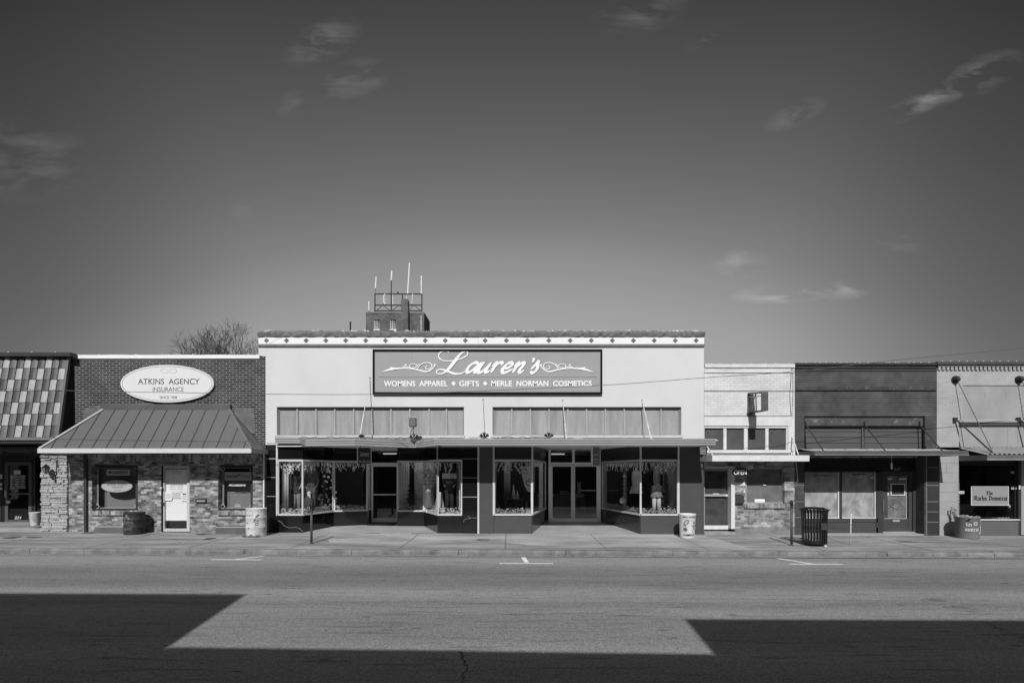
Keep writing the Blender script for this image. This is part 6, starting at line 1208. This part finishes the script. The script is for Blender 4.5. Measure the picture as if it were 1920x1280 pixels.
mb.build('tile_joint', M('joint pale', .28), o); mb = MB()
for py in (909.5, 940, 969.5): mb.pb(1491, 1508, py-.4, py+.4, D-.006, .005)
mb.build('tile_joint', M('joint pale2', .25), ds)
MB().box(X(1508)+.002, X(1733)-.002, D+.0, D+1.2, -.2, gz(12)+.03).build('entry_floor', concrete2, ds); MB().box(X(1509), X(1733), D+.905, D+.95, -.1, 2.6).build('inner_board', black, ds)
s = thing('hanging_lamp', 'thin pale lamp rod hanging under the dark shop canopy near the door', 'lamp', tuple(P(1671.5, 879, 17.2))); MB().tube([P(1671.5, 854, 17.2), P(1671.8, 868, 17.2)], .012, 6).build('rod', alum, s); MB().tube([P(1671.8, 868, 17.2), P(1672.2, 879, 17.2)], .028, 8).build('tube', white, s)
# ================================================================ F: newspaper office
fx0, fx1 = ex1+.003, 26.
no = thing('newspaper_office', 'pale painted brick newspaper office at the right edge with lion head rosettes', 'building', (20, D, gz(20)))
pbr = BR('pale painted brick', .36, .40, .29, bh=.079, ms=.006, blotch=.12, bscale=1.2, bump=.5, rowonly=False); pale = M('pale render', .33, amp=.12, scale=1.6, fine=.03, spots=.1); pale2 = M('pale stained panel', .31, amp=.18, scale=1.8, spots=.15, stretch=(1, 1, .5))
shell(no, fx0, fx1, Z(690), M('side wall f', .25), zc=2.6)
MB().holes(fx0, fx1, Z(838), Z(687), [(X(1806), 25, Z(787), Z(722)), (X(1798), 25, Z(838)-.1, Z(797))], D, .3).build('front_wall', pbr, no)
MB().box(X(1806)+.002, 24.99, D+.03, D+.2, Z(787)+.002, Z(722)-.002).build('blank_sign_panel', pale2, no); MB().box(X(1798)+.002, 24.99, D+.06, D+.2, Z(838), Z(797)-.002).build('transom_panel', pale2, no)
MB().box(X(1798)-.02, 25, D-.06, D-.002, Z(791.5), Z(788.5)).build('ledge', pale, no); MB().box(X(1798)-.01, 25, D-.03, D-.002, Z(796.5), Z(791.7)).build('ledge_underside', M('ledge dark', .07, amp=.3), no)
MB().pb(1890, 1891, 797, 838, D+.05, .02).pb(1909, 1911, 797, 838, D+.05, .02).build('panel_batten', pale, no)
coping(no, 1754, 2400, 678.5, 684, M('metal cap', .07, amp=.25, rough=.5), lump=0, seed=12, step=.285, over=.09)
MB().box(fx0, fx1, D-.05, D-.002, Z(687.5), Z(684.1)).build('cornice', M('cornice grey', .12, amp=.2), no)  # cornice strip darker than the wall
mb = MB(); x = fx0+.02
while x < fx1-.1: mb.box(x, x+.085, D-.045, D-.002, Z(694), Z(687.6)); x += .144
mb.build('dentil_course', pale, no); MB().box(fx0, fx1, D-.003, D-.0015, Z(694), Z(687.6)).build('dentil_gap_shade', M('dentil gap shade', .08, amp=.2), no)  # dark sheet puts the shade between the dentils into the colour
dF = 16.65; zc0, zc1 = Z(862.5, dF), Z(852.5, dF); xa = X(1850, dF)
c = MB().box(xa, 24.6, dF-.02, dF+.02, zc0+.05, zc1).box(xa, xa+.03, dF+.022, D-.003, zc0, zc1).build('canopy', M('canopy f', .13, amp=.2, rough=.5), no); MB().box(xa-.012, 24.6, dF-.035, dF+.02, zc0, zc0+.048).build('canopy_lip', M('lip f', .24, amp=.2), c)
mb = MB(); x = xa+.02
while x < 24.5:
    for (o0, o1, h0, h1) in ((0, .05, 0, 0), (.05, .08, 0, .035), (.08, .13, .035, .035), (.13, .16, .035, 0)): mb.add([(x+o0, dF+.02, zc1+.01+h0), (x+o1, dF+.02, zc1+.01+h1), (x+o1, D-.01, Z(840)+h1), (x+o0, D-.01, Z(840)+h0)], [(0, 1, 2, 3)])
    x += .16
mb.build('corrugated_top', M('corrugated sheet', .3, amp=.25, rough=.5), c, recalc=False); MB().box(xa+.032, 24.6, dF+.022, D-.003, zc0+.02, zc0+.06).build('canopy_deck', dark, c)
for i, px in enumerate((1790, 1909)):
    s = thing('lion_rosette', ['dark round rosette anchoring the left chain of the newspaper canopy', 'dark round rosette anchoring the right chain of the newspaper canopy'][i], 'rosette', tuple(P(px, 712)), 'rosettes on the newspaper office')
    mb = MB(); cx, cz = X(px), Z(711.5)
    for (y0_, y1_, r0) in ((D-.06, D-.003, .13), (D-.11, D-.061, .105)): mb.ell(cx, cz, r0, r0, y0_, y1_, 12)
    mb.build('disc', black, s, bevel=.012); mb = MB().ball((cx+.01, D-.13, cz-.01), .07, 10); mb.tube([(cx-.05, D-.12, cz+.03), (cx+.01, D-.19, cz-.02)], [.05, .03], 8).tube([(cx-.06, D-.1, cz+.09), (cx-.03, D-.12, cz+.05)], .025, 6).tube([(cx+.06, D-.1, cz+.09), (cx+.04, D-.12, cz+.05)], .025, 6).build('lion_head', dark, s, smooth=True)
    x2 = X(px+1); x3 = X([1863, 1988][i], 16.75); a = Vector((x2, D-.12, Z(717))); b = Vector((x3, 16.75, zc1+.04)); n_ = 46; mb = MB()
    for k in range(n_):
        p_ = a+(b-a)*(k+.5)/n_; u = (b-a).normalized(); mb.tube([p_-u*.03, p_+u*.03], .011 if k % 2 else .016, 5)
    single(mb, 'canopy_chain', dark, ['dark chain from the left rosette down to the newspaper canopy', 'dark chain from the right rosette down to the newspaper canopy'][i], 'chain', tuple(a), 'chains holding the newspaper canopy', kind=None)
    s = thing('canopy_rod', ['dark slanting rod between ledge and canopy below the left rosette', 'dark slanting rod between ledge and canopy below the right rosette'][i], 'rod', tuple(P(px+3, 787)), 'rods holding the newspaper canopy')
    MB().tube([P(px+3, 786, D-.05), (x3-.02, 16.72, zc1+.03)], .026, 6).build('rod', dark, s); MB().pb(px, px+6, 782, 790, D-.09, .088).build('anchor', dark, s, bevel=.01)
lw = [(X(1797.5), 17.7, -.3, Z(862)), (17.9, 20, -.3, Z(862)), (20.2, 25, .6, Z(862))]
MB().holes(fx0+.06, fx1, -.3, Z(838)-.1-.003, lw, D, .3).build('lower_wall', pale, no)
mb = MB()
for py in (868, 886, 904, 922, 940): mb.pb(1759.8, 1797.4, py-.25, py+.25, D-.004, .003)
mb.pb(1775, 1775.5, 868, 886, D-.004, .003).build('block_joint', M('block joint', .2), no)
MB().box(X(1797.5)+.003, 17.6, D+.0, D+.25, gz(16)-.08, Z(975)).build('bulkhead', M('bulkhead f', .11, amp=.15, scale=1), no); MB().box(X(1797.5)+.003, 17.62, D-.04, D+.25, Z(975)+.002, Z(973)).build('window_ledge', alumpale, no)
xw0, xw1 = X(1798), 17.55
o = MB().holes(xw0, xw1, Z(972.8), Z(862), [(xw0+.03, xw1-.03, Z(972), Z(872))], D+.05, .06).build('shop_window', M('window surround f', .02, amp=.3), no); MB().box(xw0+.03, xw1-.03, D+.08, D+.088, Z(972), Z(872)).build('glass', glass, o)
MB().box(X(1836), X(1843), D+1.0, D+1.1, 0, 2.6).box(X(1843)+.01, X(1852), D+1.2, D+1.25, 0, 2.6).build('interior_post', M('interior post', .8), no); MB().box(X(1862), X(1900), D+2.5, D+2.55, 0, 2.4).box(X(1850), X(1900), D+1.5, D+1.6, .1, Z(950)).build('interior_partition', M('partition', .4, amp=.3), no)
MB().box(17.6, 17.7, D-.0, D+1.2, -.2, Z(862)).build('entry_side', dark, no); MB().box(17.7, 20.2, D+1.2, D+1.25, -.2, Z(862)).build('entry_door', glassdk if 0 else black, no); MB().box(17.7, 20.1, D, D+1.2, -.2, gz(18)+.03).build('entry_floor', concrete2, no); MB().box(20.25, 24.95, D+.05, D+.06, .6, Z(862)).build('side_window_glass', black, no)
s = plate('newspaper_sign', 'grey newspaper name sign in old lettering inside the right shop window', 'sign', 1821, 1891.5, 911, 947, D+.02, M('news sign', .27, amp=.05), [])
MB().frame(1821, 1891.5, 911, 947, .02, D+.012, .007).build('border', alumpale, s)
mb = MB(); blackletter(mb, 'The', 1849.5, 1862, 927, 4.4, D+.0195, 1.3); blackletter(mb, 'Marlin', 1825.5, 1850.5, 937.5, 5.4, D+.0195, 1.5); blackletter(mb, 'Democrat', 1853.5, 1889, 937.5, 5.4, D+.0195, 1.5); mb.build('blackletter_name', inkd, s, recalc=False)
# small window things
s = thing('open_sticker', 'small white sticker at the left edge of the newspaper window', 'sticker', tuple(P(1803, 925, D+.03))); MB().pb(1797.8, 1808, 920, 925.2, D+.03, .004).build('card', white2, s); text('Fish', 1799, 1803, 921.4, 924, D+.029, inkd, s); mb = MB(); mb.ell(X(1805.5, D+.03), Z(922.6, D+.03), .022, .022, D+.024, D+.0295, 10).build('dot', inkd, s)
for (a, b, c_, e, lb) in [(1895, 1904, 883, 887.5, 'pale label at the upper right of the newspaper window'), (1896, 1908, 911, 917, 'grey label right of the newspaper sign')]: single(MB().pb(a, b, c_, e, D+.065, .004), 'window_label', alum, lb, 'label', tuple(P((a+b)/2, e, D+.065)))
single(MB().pb(1910.5, 1913.5, 909, 917, D-.02, .01), 'door_notice', white2, 'narrow white notice on the wall right of the newspaper window', 'notice', tuple(P(1912, 917, D-.02)))
mb = MB(); rl_ = random.Random(3)
for k in range(15): mb.ball(P(1908.5+rl_.uniform(-.3, .3), 875+k*6.6, D+.06), .018*rl_.uniform(.7, 1.3), 6)
mb.tube([P(1908.5, 872, D+.07), P(1908.5, 972, D+.07)], .004, 4); single(mb, 'string_lights', white2, 'string of small white bulbs down the right side of the newspaper window', 'string lights', tuple(P(1908.5, 972, D+.06)), 'bulb strings in the newspaper window')
mb = MB()
for k in range(15): mb.ball(P(1798.6+rl_.uniform(-.3, .3), 875+k*6.0, D+.06), .014*rl_.uniform(.7, 1.2), 6)
mb.tube([P(1798.6, 872, D+.07), P(1798.6, 966, D+.07)], .004, 4); single(mb, 'string_lights', alum, 'string of small dull bulbs down the left side of the newspaper window', 'string lights', tuple(P(1798.6, 966, D+.06)), 'bulb strings in the newspaper window')
zq = Z(972)
mb = MB(); leafball(mb, P(1880, 971.5, D+.3), .3, 160, .03, rl_, (1.4, .3, .15)); single(mb, 'garland', white2, 'pale ornaments and litter along the ledge of the newspaper window', 'ornaments', tuple(P(1880, 972, D+.3)), recalc=False, kind='stuff')
s = thing('topiary_ornament', 'white snowman shaped ornament at the right of the newspaper window', 'ornament', tuple(P(1895, 973, D+.35))); dq = D+.35; xq = X(1894.5, dq); MB().loft([(Z(974, dq), xq, dq, .07, .07), (Z(968, dq), xq, dq, .02, .02), (Z(962, dq), xq, dq, .02, .02), (Z(961.5, dq), xq, dq, .05, .05), (Z(954, dq), xq, dq, .085, .085), (Z(953.5, dq), xq, dq, .01, .01)], 14).build('stand', alumpale, s, smooth=True); MB().ball((xq, dq, Z(949, dq)), .10, 12).build('head', white2, s, smooth=True); mb = MB().loft([(Z(954.5, dq), xq, dq, .13, .13), (Z(953, dq), xq, dq, .13, .13)], 12).build('brim', dark, s)
for o_ in (-.1, .1): MB().ball((xq+o_, dq-.02, Z(956, dq)), .035, 8).build('ear', dark, s)
# barrel planter with succulents and the dead plant behind it
bd = 17.1; s, x, r, zg, h = barrel(1813.5, 968, 37, bd, M('grey drum paint', .16, amp=.25, scale=3, rough=.5), 'grey drum painted with flowers and the newspaper name, filled with rubble', ribs=0, taper=.06)
lt = M('drum letters', .5, amp=.2); mb = MB(); blackletter(mb, 'lin', 1798, 1807, 984.5, 4.6, bd, 1.4); blackletter(mb, 'mocrat', 1797, 1818.5, 993.5, 4.6, bd, 1.4)
for v in mb.v: lift = .005; a = max(-1.45, min(1.45, (v.x-x)/r)); v.x = x+(r+lift)*math.sin(a); v.y = bd-(r+lift)*math.cos(a)
mb.build('painted_lettering', lt, s, recalc=False)
onbarrel(s, x, r, bd, lambda mb: [stroke(mb, [(1812.5+1.6*math.cos(q_), 979.5+1.6*math.sin(q_)), (1812.5+3.8*math.cos(q_), 979.5+3.8*math.sin(q_))], 1.6, bd, .004, False) for q_ in [k*.785 for k in range(8)]]+[stroke(mb, [(1827+.8*math.cos(q_), 975.5+.8*math.sin(q_)), (1827+2.8*math.cos(q_), 975.5+2.8*math.sin(q_))], 1.8, bd, .004, False) for q_ in [k*1.257 for k in range(5)]]+[stroke(mb, [(1828, 979), (1829, 986), (1827, 993), (1823, 998)], .7, bd, .004)]+[stroke(mb, [(a, b), (a-3, b-1.5), (a-5.5, b+1)], 2.2, bd, .004) for a, b in ((1828, 987), (1827.5, 992), (1825, 998))], lt)
MB().pb(1816, 1821, 972, 974, bd-r-.01, .03).build('hole', black, s)
mb = MB()
for k in range(45): a = rl_.random()*6.28; q_ = rl_.random()**.5*(r-.03); mb.ball((x+q_*math.cos(a), bd+q_*math.sin(a), zg+h-.02+rl_.uniform(-.01, .035)), rl_.uniform(.02, .045), 6)
mb.build('rubble', M('rubble', .3, amp=.6, scale=14), s); MB().loft([(zg+h-.08, x, bd, r-.02, r-.02), (zg+h-.03, x, bd, r-.02, r-.02)], 20).build('soil', dirt, s)
s = thing('dry_plant', 'dry leggy plant standing between the pale wall and the grey drum', 'plant', (X(1793, 17.5), 17.5, gz(15.3)))
xq = X(1792.5, 17.5); mb = MB(); lf = MB(); zb = gz(15.3)
for k in range(7):
    top_ = (X(1786+rl_.uniform(-3, 6), 17.5), 17.5+rl_.uniform(-.06, .06), Z(946+rl_.uniform(0, 14), 17.5)); mb.tube([(xq, 17.5, zb), (xq-.02, 17.5, zb+.5), top_], .005, 4)
    for q_ in range(6): t_ = rl_.uniform(.0, 1); c_ = Vector((xq-.02, 17.5, zb+.55)).lerp(Vector(top_), t_); leafball(lf, c_, .03, 3, .035, rl_)
mb.build('stem', M('dry stem', .15), s); lf.build('leaves', M('dry leaf', .28, amp=.5, scale=20), s, recalc=False)
# ================================================================ street furniture
def meter(px, pyb, pyt, lab, stump=True):
    d = F*(CZ+.05)/(pyb-HZ-.2); x = X(px, d); z0_ = gz(x, d); z1_ = Z(pyt, d); s = thing('meter_post', lab, 'post', (x, d, z0_), 'parking meter posts without heads')
    MB().loft([(z0_, x, d, .075, .075), (z0_+.012, x, d, .075, .075), (z0_+.02, x, d, .045, .045), (z0_+.05, x, d, .036, .036)], 14).build('base', M('post base', .06, amp=.4), s)
    MB().tube([(x, d, z0_+.03), (x, d, z1_)], .034, 14).build('pole', M('post paint', .075, amp=.3, scale=5, rough=.5, stretch=(1, 1, .3)), s, smooth=True); MB().tube([(x, d, z1_-.03), (x, d, z1_+.03)], .04, 12).build('collar', dark, s)
    mb = MB(); rr_ = random.Random(int(px)); mb.loft([(z1_+.03, x, d, .036, .03), (z1_+.07, x+.005, d, .05, .04), (z1_+.12, x-.004, d, .044, .038), (z1_+.16, x+.01, d, .052, .03), (z1_+.19, x-.01, d, .03, .02)], 10)
    for k in range(5): a = rr_.random()*6.28; mb.tube([(x+.03*math.cos(a), d+.02*math.sin(a), z1_+.1), (x+.07*math.cos(a), d+.05*math.sin(a), z1_+rr_.uniform(.1, .22))], [.02, .008], 5)
    mb.build('broken_bracket', black, s); return s
meter(584, 1021, 955, 'parking meter post missing its head, in front of the left shop window'); meter(1484.3, 1020.5, 950, 'parking meter post missing its head, left of the slatted litter bin')
d = F*(CZ+.09)/(1021.5-HZ); x = X(1594.5, d); z0_ = gz(x, d); s = thing('marker_stake', 'thin white stake leaning slightly at the kerb right of the slatted bin', 'stake', (x, d, z0_))
MB().tube([(x, d, z0_), (x+.02, d, Z(962, d))], .016, 8).build('stake', M('stake white', .6, amp=.3, scale=9), s, smooth=True); MB().tube([(x+.02, d, Z(962, d)), (x+.02, d, Z(958, d))], [.014, .003], 6).build('tip', dark, s); MB().tube([(x+.013, d, Z(984, d)), (x+.0134, d, Z(983, d))], .019, 8).tube([(x+.005, d, Z(1006, d)), (x+.0052, d, Z(1005, d))], .019, 8).build('clip', dark, s)
# slatted bin
d = 15.45; x = X(1527, d); z0_ = gz(x, d); zt_ = Z(953, d); r = .335; s = thing('litter_bin', 'black slatted steel litter bin with a flared rim beside the meter post', 'litter bin', (x, d, z0_)); n_ = 26
for k in range(n_):
    a = 2*math.pi*k/n_+.1; u = Vector((math.cos(a), math.sin(a), 0)); v = Vector((-math.sin(a), math.cos(a), 0)); prof = [(r, z0_+.06), (r+.01, z0_+.6), (r+.02, zt_-.10), (r+.06, zt_-.03), (r+.11, zt_-.012)]
    vs = []
    for (q_, z_) in prof:
        for (dr_, dv_) in ((0, -.022), (0, .022), (-.008, .022), (-.008, -.022)): p_ = Vector((x, d, z_))+u*(q_+dr_)+v*dv_; vs.append(p_)
    MB().add(vs, [[4*i+j, 4*i+(j+1) % 4, 4*i+4+(j+1) % 4, 4*i+4+j] for i in range(4) for j in range(4)]+[[0, 1, 2, 3], [19, 18, 17, 16]]).build('slat', black, s)
def hoop(mb, z_, q_, t_=.012, n=40):
    pts = [(x+q_*math.cos(2*math.pi*k/n), d+q_*math.sin(2*math.pi*k/n), z_) for k in range(n+1)]; mb.tube(pts, t_, 6, cap=False)
mb = MB(); hoop(mb, z0_+.07, r-.02); hoop(mb, z0_+.5, r-.005, .012); hoop(mb, zt_-.10, r+.0, .014); hoop(mb, zt_-.03, r+.045, .014); hoop(mb, zt_+.02, r-.08, .016); mb.build('hoop', black, s)
mb = MB()
for k in range(18):
    a = 2*math.pi*k/18; mb.tube([(x+(r+.05)*math.cos(a), d+(r+.05)*math.sin(a), zt_-.03), (x+(r-.08)*math.cos(a), d+(r-.08)*math.sin(a), zt_+.02)], .012, 5)
mb.build('rim', black, s); MB().loft([(z0_+.07, x, d, .29, .29), (z0_+.08, x, d, .29, .29)], 20).build('bottom_plate', black, s)
MB().box(x-.02, x+.16, d-r-.04, d-r-.022, z0_+.5, z0_+.70).build('name_plate', dark, s, bevel=.006)
MB().loft([(z0_+.3, x, d+.08, .16, .14), (z0_+.55, x, d+.08, .2, .17), (z0_+.8, x, d+.06, .2, .17), (z0_+.95, x, d+.06, .12, .1)], 12).build('rubbish_bag', M('dark bag', .02, rough=.3), s, smooth=True) if 0 else None
single(MB().ball((x+.06, d-r-.1, z0_+.03), .035, 7).ball((x+.1, d-r-.09, z0_+.025), .025, 6), 'crumpled_paper', white2, 'crumpled white paper on the pavement at the foot of the slatted bin', 'litter', (x+.06, d-r-.1, z0_))
for i, (px, py, lb) in enumerate([(1318, 880, None)]): pass
# ================================================================ overhead cable
mb = MB(); dC = 15.1; pts = catmull([P(a, b, dC) for a, b in [(-700, 700), (-300, 716), (0, 728), (200, 733.5), (500, 738.5), (700, 739), (880, 733.5), (1130, 722), (1320, 708), (1490, 696), (1700, 673), (1920, 652.5), (2300, 618), (2800, 570)]], 8)
single(MB().tube(pts, .0085, 5), 'overhead_cable', M('cable sheath', .10, amp=.2), 'thin dark cable sagging across the whole street front above the canopies', 'cable', tuple(P(960, 730, dC)))
# ================================================================ courthouse tower behind
dT = 80.; ct = thing('brick_tower', 'distant brick rooftop tower with two small windows, a chimney and an antenna frame', 'building', (X(745, dT), dT, 0))
tb = BR('tower brick', .085, .12, .15, bh=.25, bw=.5, ms=.02, blotch=.35, bscale=.6, bump=.1)
xa, xb = X(686, dT), X(795.5, dT); zt_ = Z(585.5, dT); win = [(X(701, dT), X(712, dT), Z(617.5, dT), Z(599, dT)), (X(731.5, dT), X(742.5, dT), Z(617.5, dT), Z(599, dT))]
MB().holes(xa, xb, 4, zt_, win, dT, .5).build('wall', tb, ct); MB().box(xa, xa+.5, dT+.51, dT+8, 4, zt_).build('wall', tb, ct); MB().add([(xb, dT+.0, 4), (xb, dT+5.4, 4), (xb, dT+5.4, Z(601, 85)), (xb, dT, zt_), (xb-.5, dT+.51, 4), (xb-.5, dT+5.4, 4), (xb-.5, dT+5.4, Z(601, 85)), (xb-.5, dT+.51, zt_)], [(0,1,2,3),(7,6,5,4),(0,4,5,1),(1,5,6,2),(2,6,7,3),(3,7,4,0)]).build('side_wall', M('tower side', .05, amp=.3), ct)
MB().box(xa+.51, xb-.51, dT+.51, dT+8, 4, zt_-.3).build('core', dark, ct); MB().box(xa-9, xb+16, dT-4, dT+20, -1, Z(660, dT)).build('main_block', tb, ct)
for w_ in win:
    o = MB().holes(w_[0], w_[1], w_[2], w_[3], [(w_[0]+.08+(w_[1]-w_[0]-.1)*i/3, w_[0]-.0+(w_[1]-w_[0]-.0)*(i+1)/3-.04, w_[2]+.14+(w_[3]-w_[2]-.14)*j/4, w_[2]+.05+(w_[3]-w_[2]-.05)*(j+1)/4) for i in range(3) for j in range(4)], dT+.1, .05).build('window', alumpale, ct); MB().box(w_[0]-.1, w_[1]+.1, dT-.1, dT+.1, w_[2]-.12, w_[2]-.003).build('sill', alumpale, o)
MB().box(X(754, dT), X(767.5, dT), dT-.9, dT-.01, 4, Z(566, dT)).box(X(755, dT), X(766.5, dT), dT-.85, dT-.01, Z(566, dT)+.01, Z(563.5, dT)).build('chimney', tb, ct); MB().box(X(788, dT), X(791.5, dT), dT-.06, dT-.003, 4, Z(592, dT)).build('quoin_strip', M('pale quoins', .3, amp=.5, scale=3), ct)
def pole_(a, b, r_, m_, name='antenna', n=5): return MB().tube([a, b], r_, n).build(name, m_, ct)
am = M('antenna white', .75, amp=.05); T_ = lambda px, py, dd=dT: P(px, py, dd+1.5)
mb = MB()
for a, b in [((703, 551), (791, 551)), ((703, 572), (791, 572)), ((703, 551), (703, 584)), ((791, 551), (791, 584)), ((733.5, 545), (733.5, 584)), ((754.5, 551), (754.5, 565)), ((717, 572), (705, 583)), ((718, 572), (732, 583)), ((748, 572), (734, 583)), ((748, 572), (762, 583)), ((776, 572), (764, 583)), ((776, 572), (790, 583)), ((704, 582.5), (790, 582.5))]: mb.tube([T_(*a), T_(*b)], .10 if a[1] == b[1] or a[0] == b[0] else .05, 5)
mb.build('antenna_frame', dark, ct); mb = MB(); mb.tube([T_(722, 551), T_(720, 556), T_(720.5, 568), T_(723, 571)], [.12, .2, .22, .2], 6).tube([T_(737, 552), T_(736.5, 571)], .1, 5).tube([T_(774, 551), T_(772.5, 570)], .13, 5).tube([T_(763, 556), T_(763, 563)], .14, 5).build('dish_support', M('weathered white', .5, amp=.4), ct)
for (a, b, c_, e, r_) in [(705.5, 519, 704, 541, .11), (734.8, 508, 733.8, 526, .13), (768, 493, 764.5, 551, .12), (790.2, 517, 790, 551, .11), (692, 565, 692, 582, .1)]: pole_(T_(a, b), T_(c_, e), r_, am)
pole_(T_(733.8, 526), T_(733.5, 546), .08, dark); pole_(T_(704, 541), T_(703.8, 551), .05, mid); pole_(T_(746, 547), T_(746, 551), .12, dark); pole_(T_(692, 582), T_(692, 586), .05, dark); pole_(T_(657, 603, 60), T_(657, 650, 60), .1, dark, 'vent_pipe')
# ================================================================ bare trees behind the insurance office
bark = M('bark', .08, amp=.3, scale=6)
def tree(px, d, H, rx, rz, seed, lab, lean=0):
    rr_ = random.Random(seed); x = X(px, d); s = thing('bare_tree', lab, 'tree', (x, d, -.1), 'bare trees behind the roofs'); tr_ = MB(); cr_ = MB()
    zc = H-rz; z0_ = zc-rz*.85; tr_.tube([(x, d, -.3), (x+lean*.2, d, z0_*.5), (x+lean*.5, d, z0_)], [.42, .34, .28], 9)
    def inside(p): return ((p.x-x)/rx)**2+((p.y-d)/rx)**2+((p.z-zc)/rz)**2 < rr_.uniform(.62, 1.12)
    def grow(p, v, L_, r_, dep):
        n = 3; pts = [p]; rs_ = [r_]
        for k in range(n):
            v = (v+Vector((rr_.gauss(0, .17), rr_.gauss(0, .17), rr_.gauss(.05, .12)))).normalized(); p = p+v*L_/n; pts.append(p); rs_.append(max(.007, r_*(1-.38*(k+1)/n)))
            if dep > 1 and not inside(p): break
        cr_.tube(pts, rs_, 5 if dep < 3 else 3, cap=False)
        if dep >= 6 or (dep > 1 and not inside(p)): return
        nb = 2+(rr_.random() < (.7 if dep < 2 else .5))
        for k in range(nb):
            w_ = (v+Vector((rr_.gauss(0, .6), rr_.gauss(0, .6), rr_.gauss(.12, .35)))).normalized(); q_ = pts[-1] if k else pts[-2]; grow(q_, w_, L_*rr_.uniform(.66, .84), max(r_*.58*rr_.uniform(.75, 1.05), .009), dep+1)
    for k in range(7):
        a = 2*math.pi*k/7+rr_.random()*.6; o_ = rr_.uniform(.25, .75); grow(Vector((x+lean*.5, d, z0_)), Vector((math.cos(a)*o_*rx/rz, math.sin(a)*o_*rx/rz, 1.)).normalized(), rz*.58, .14, 0)
    tr_.build('trunk', bark, s, smooth=True); cr_.build('crown', bark, s, recalc=False)
tree(374, 46, 15.3, 3.2, 4.6, 12, 'left bare winter tree behind the insurance office roof', -.5); tree(437, 43, 15.5, 3.5, 5.0, 9, 'right taller bare winter tree behind the insurance office roof, beside the white shop', .3)
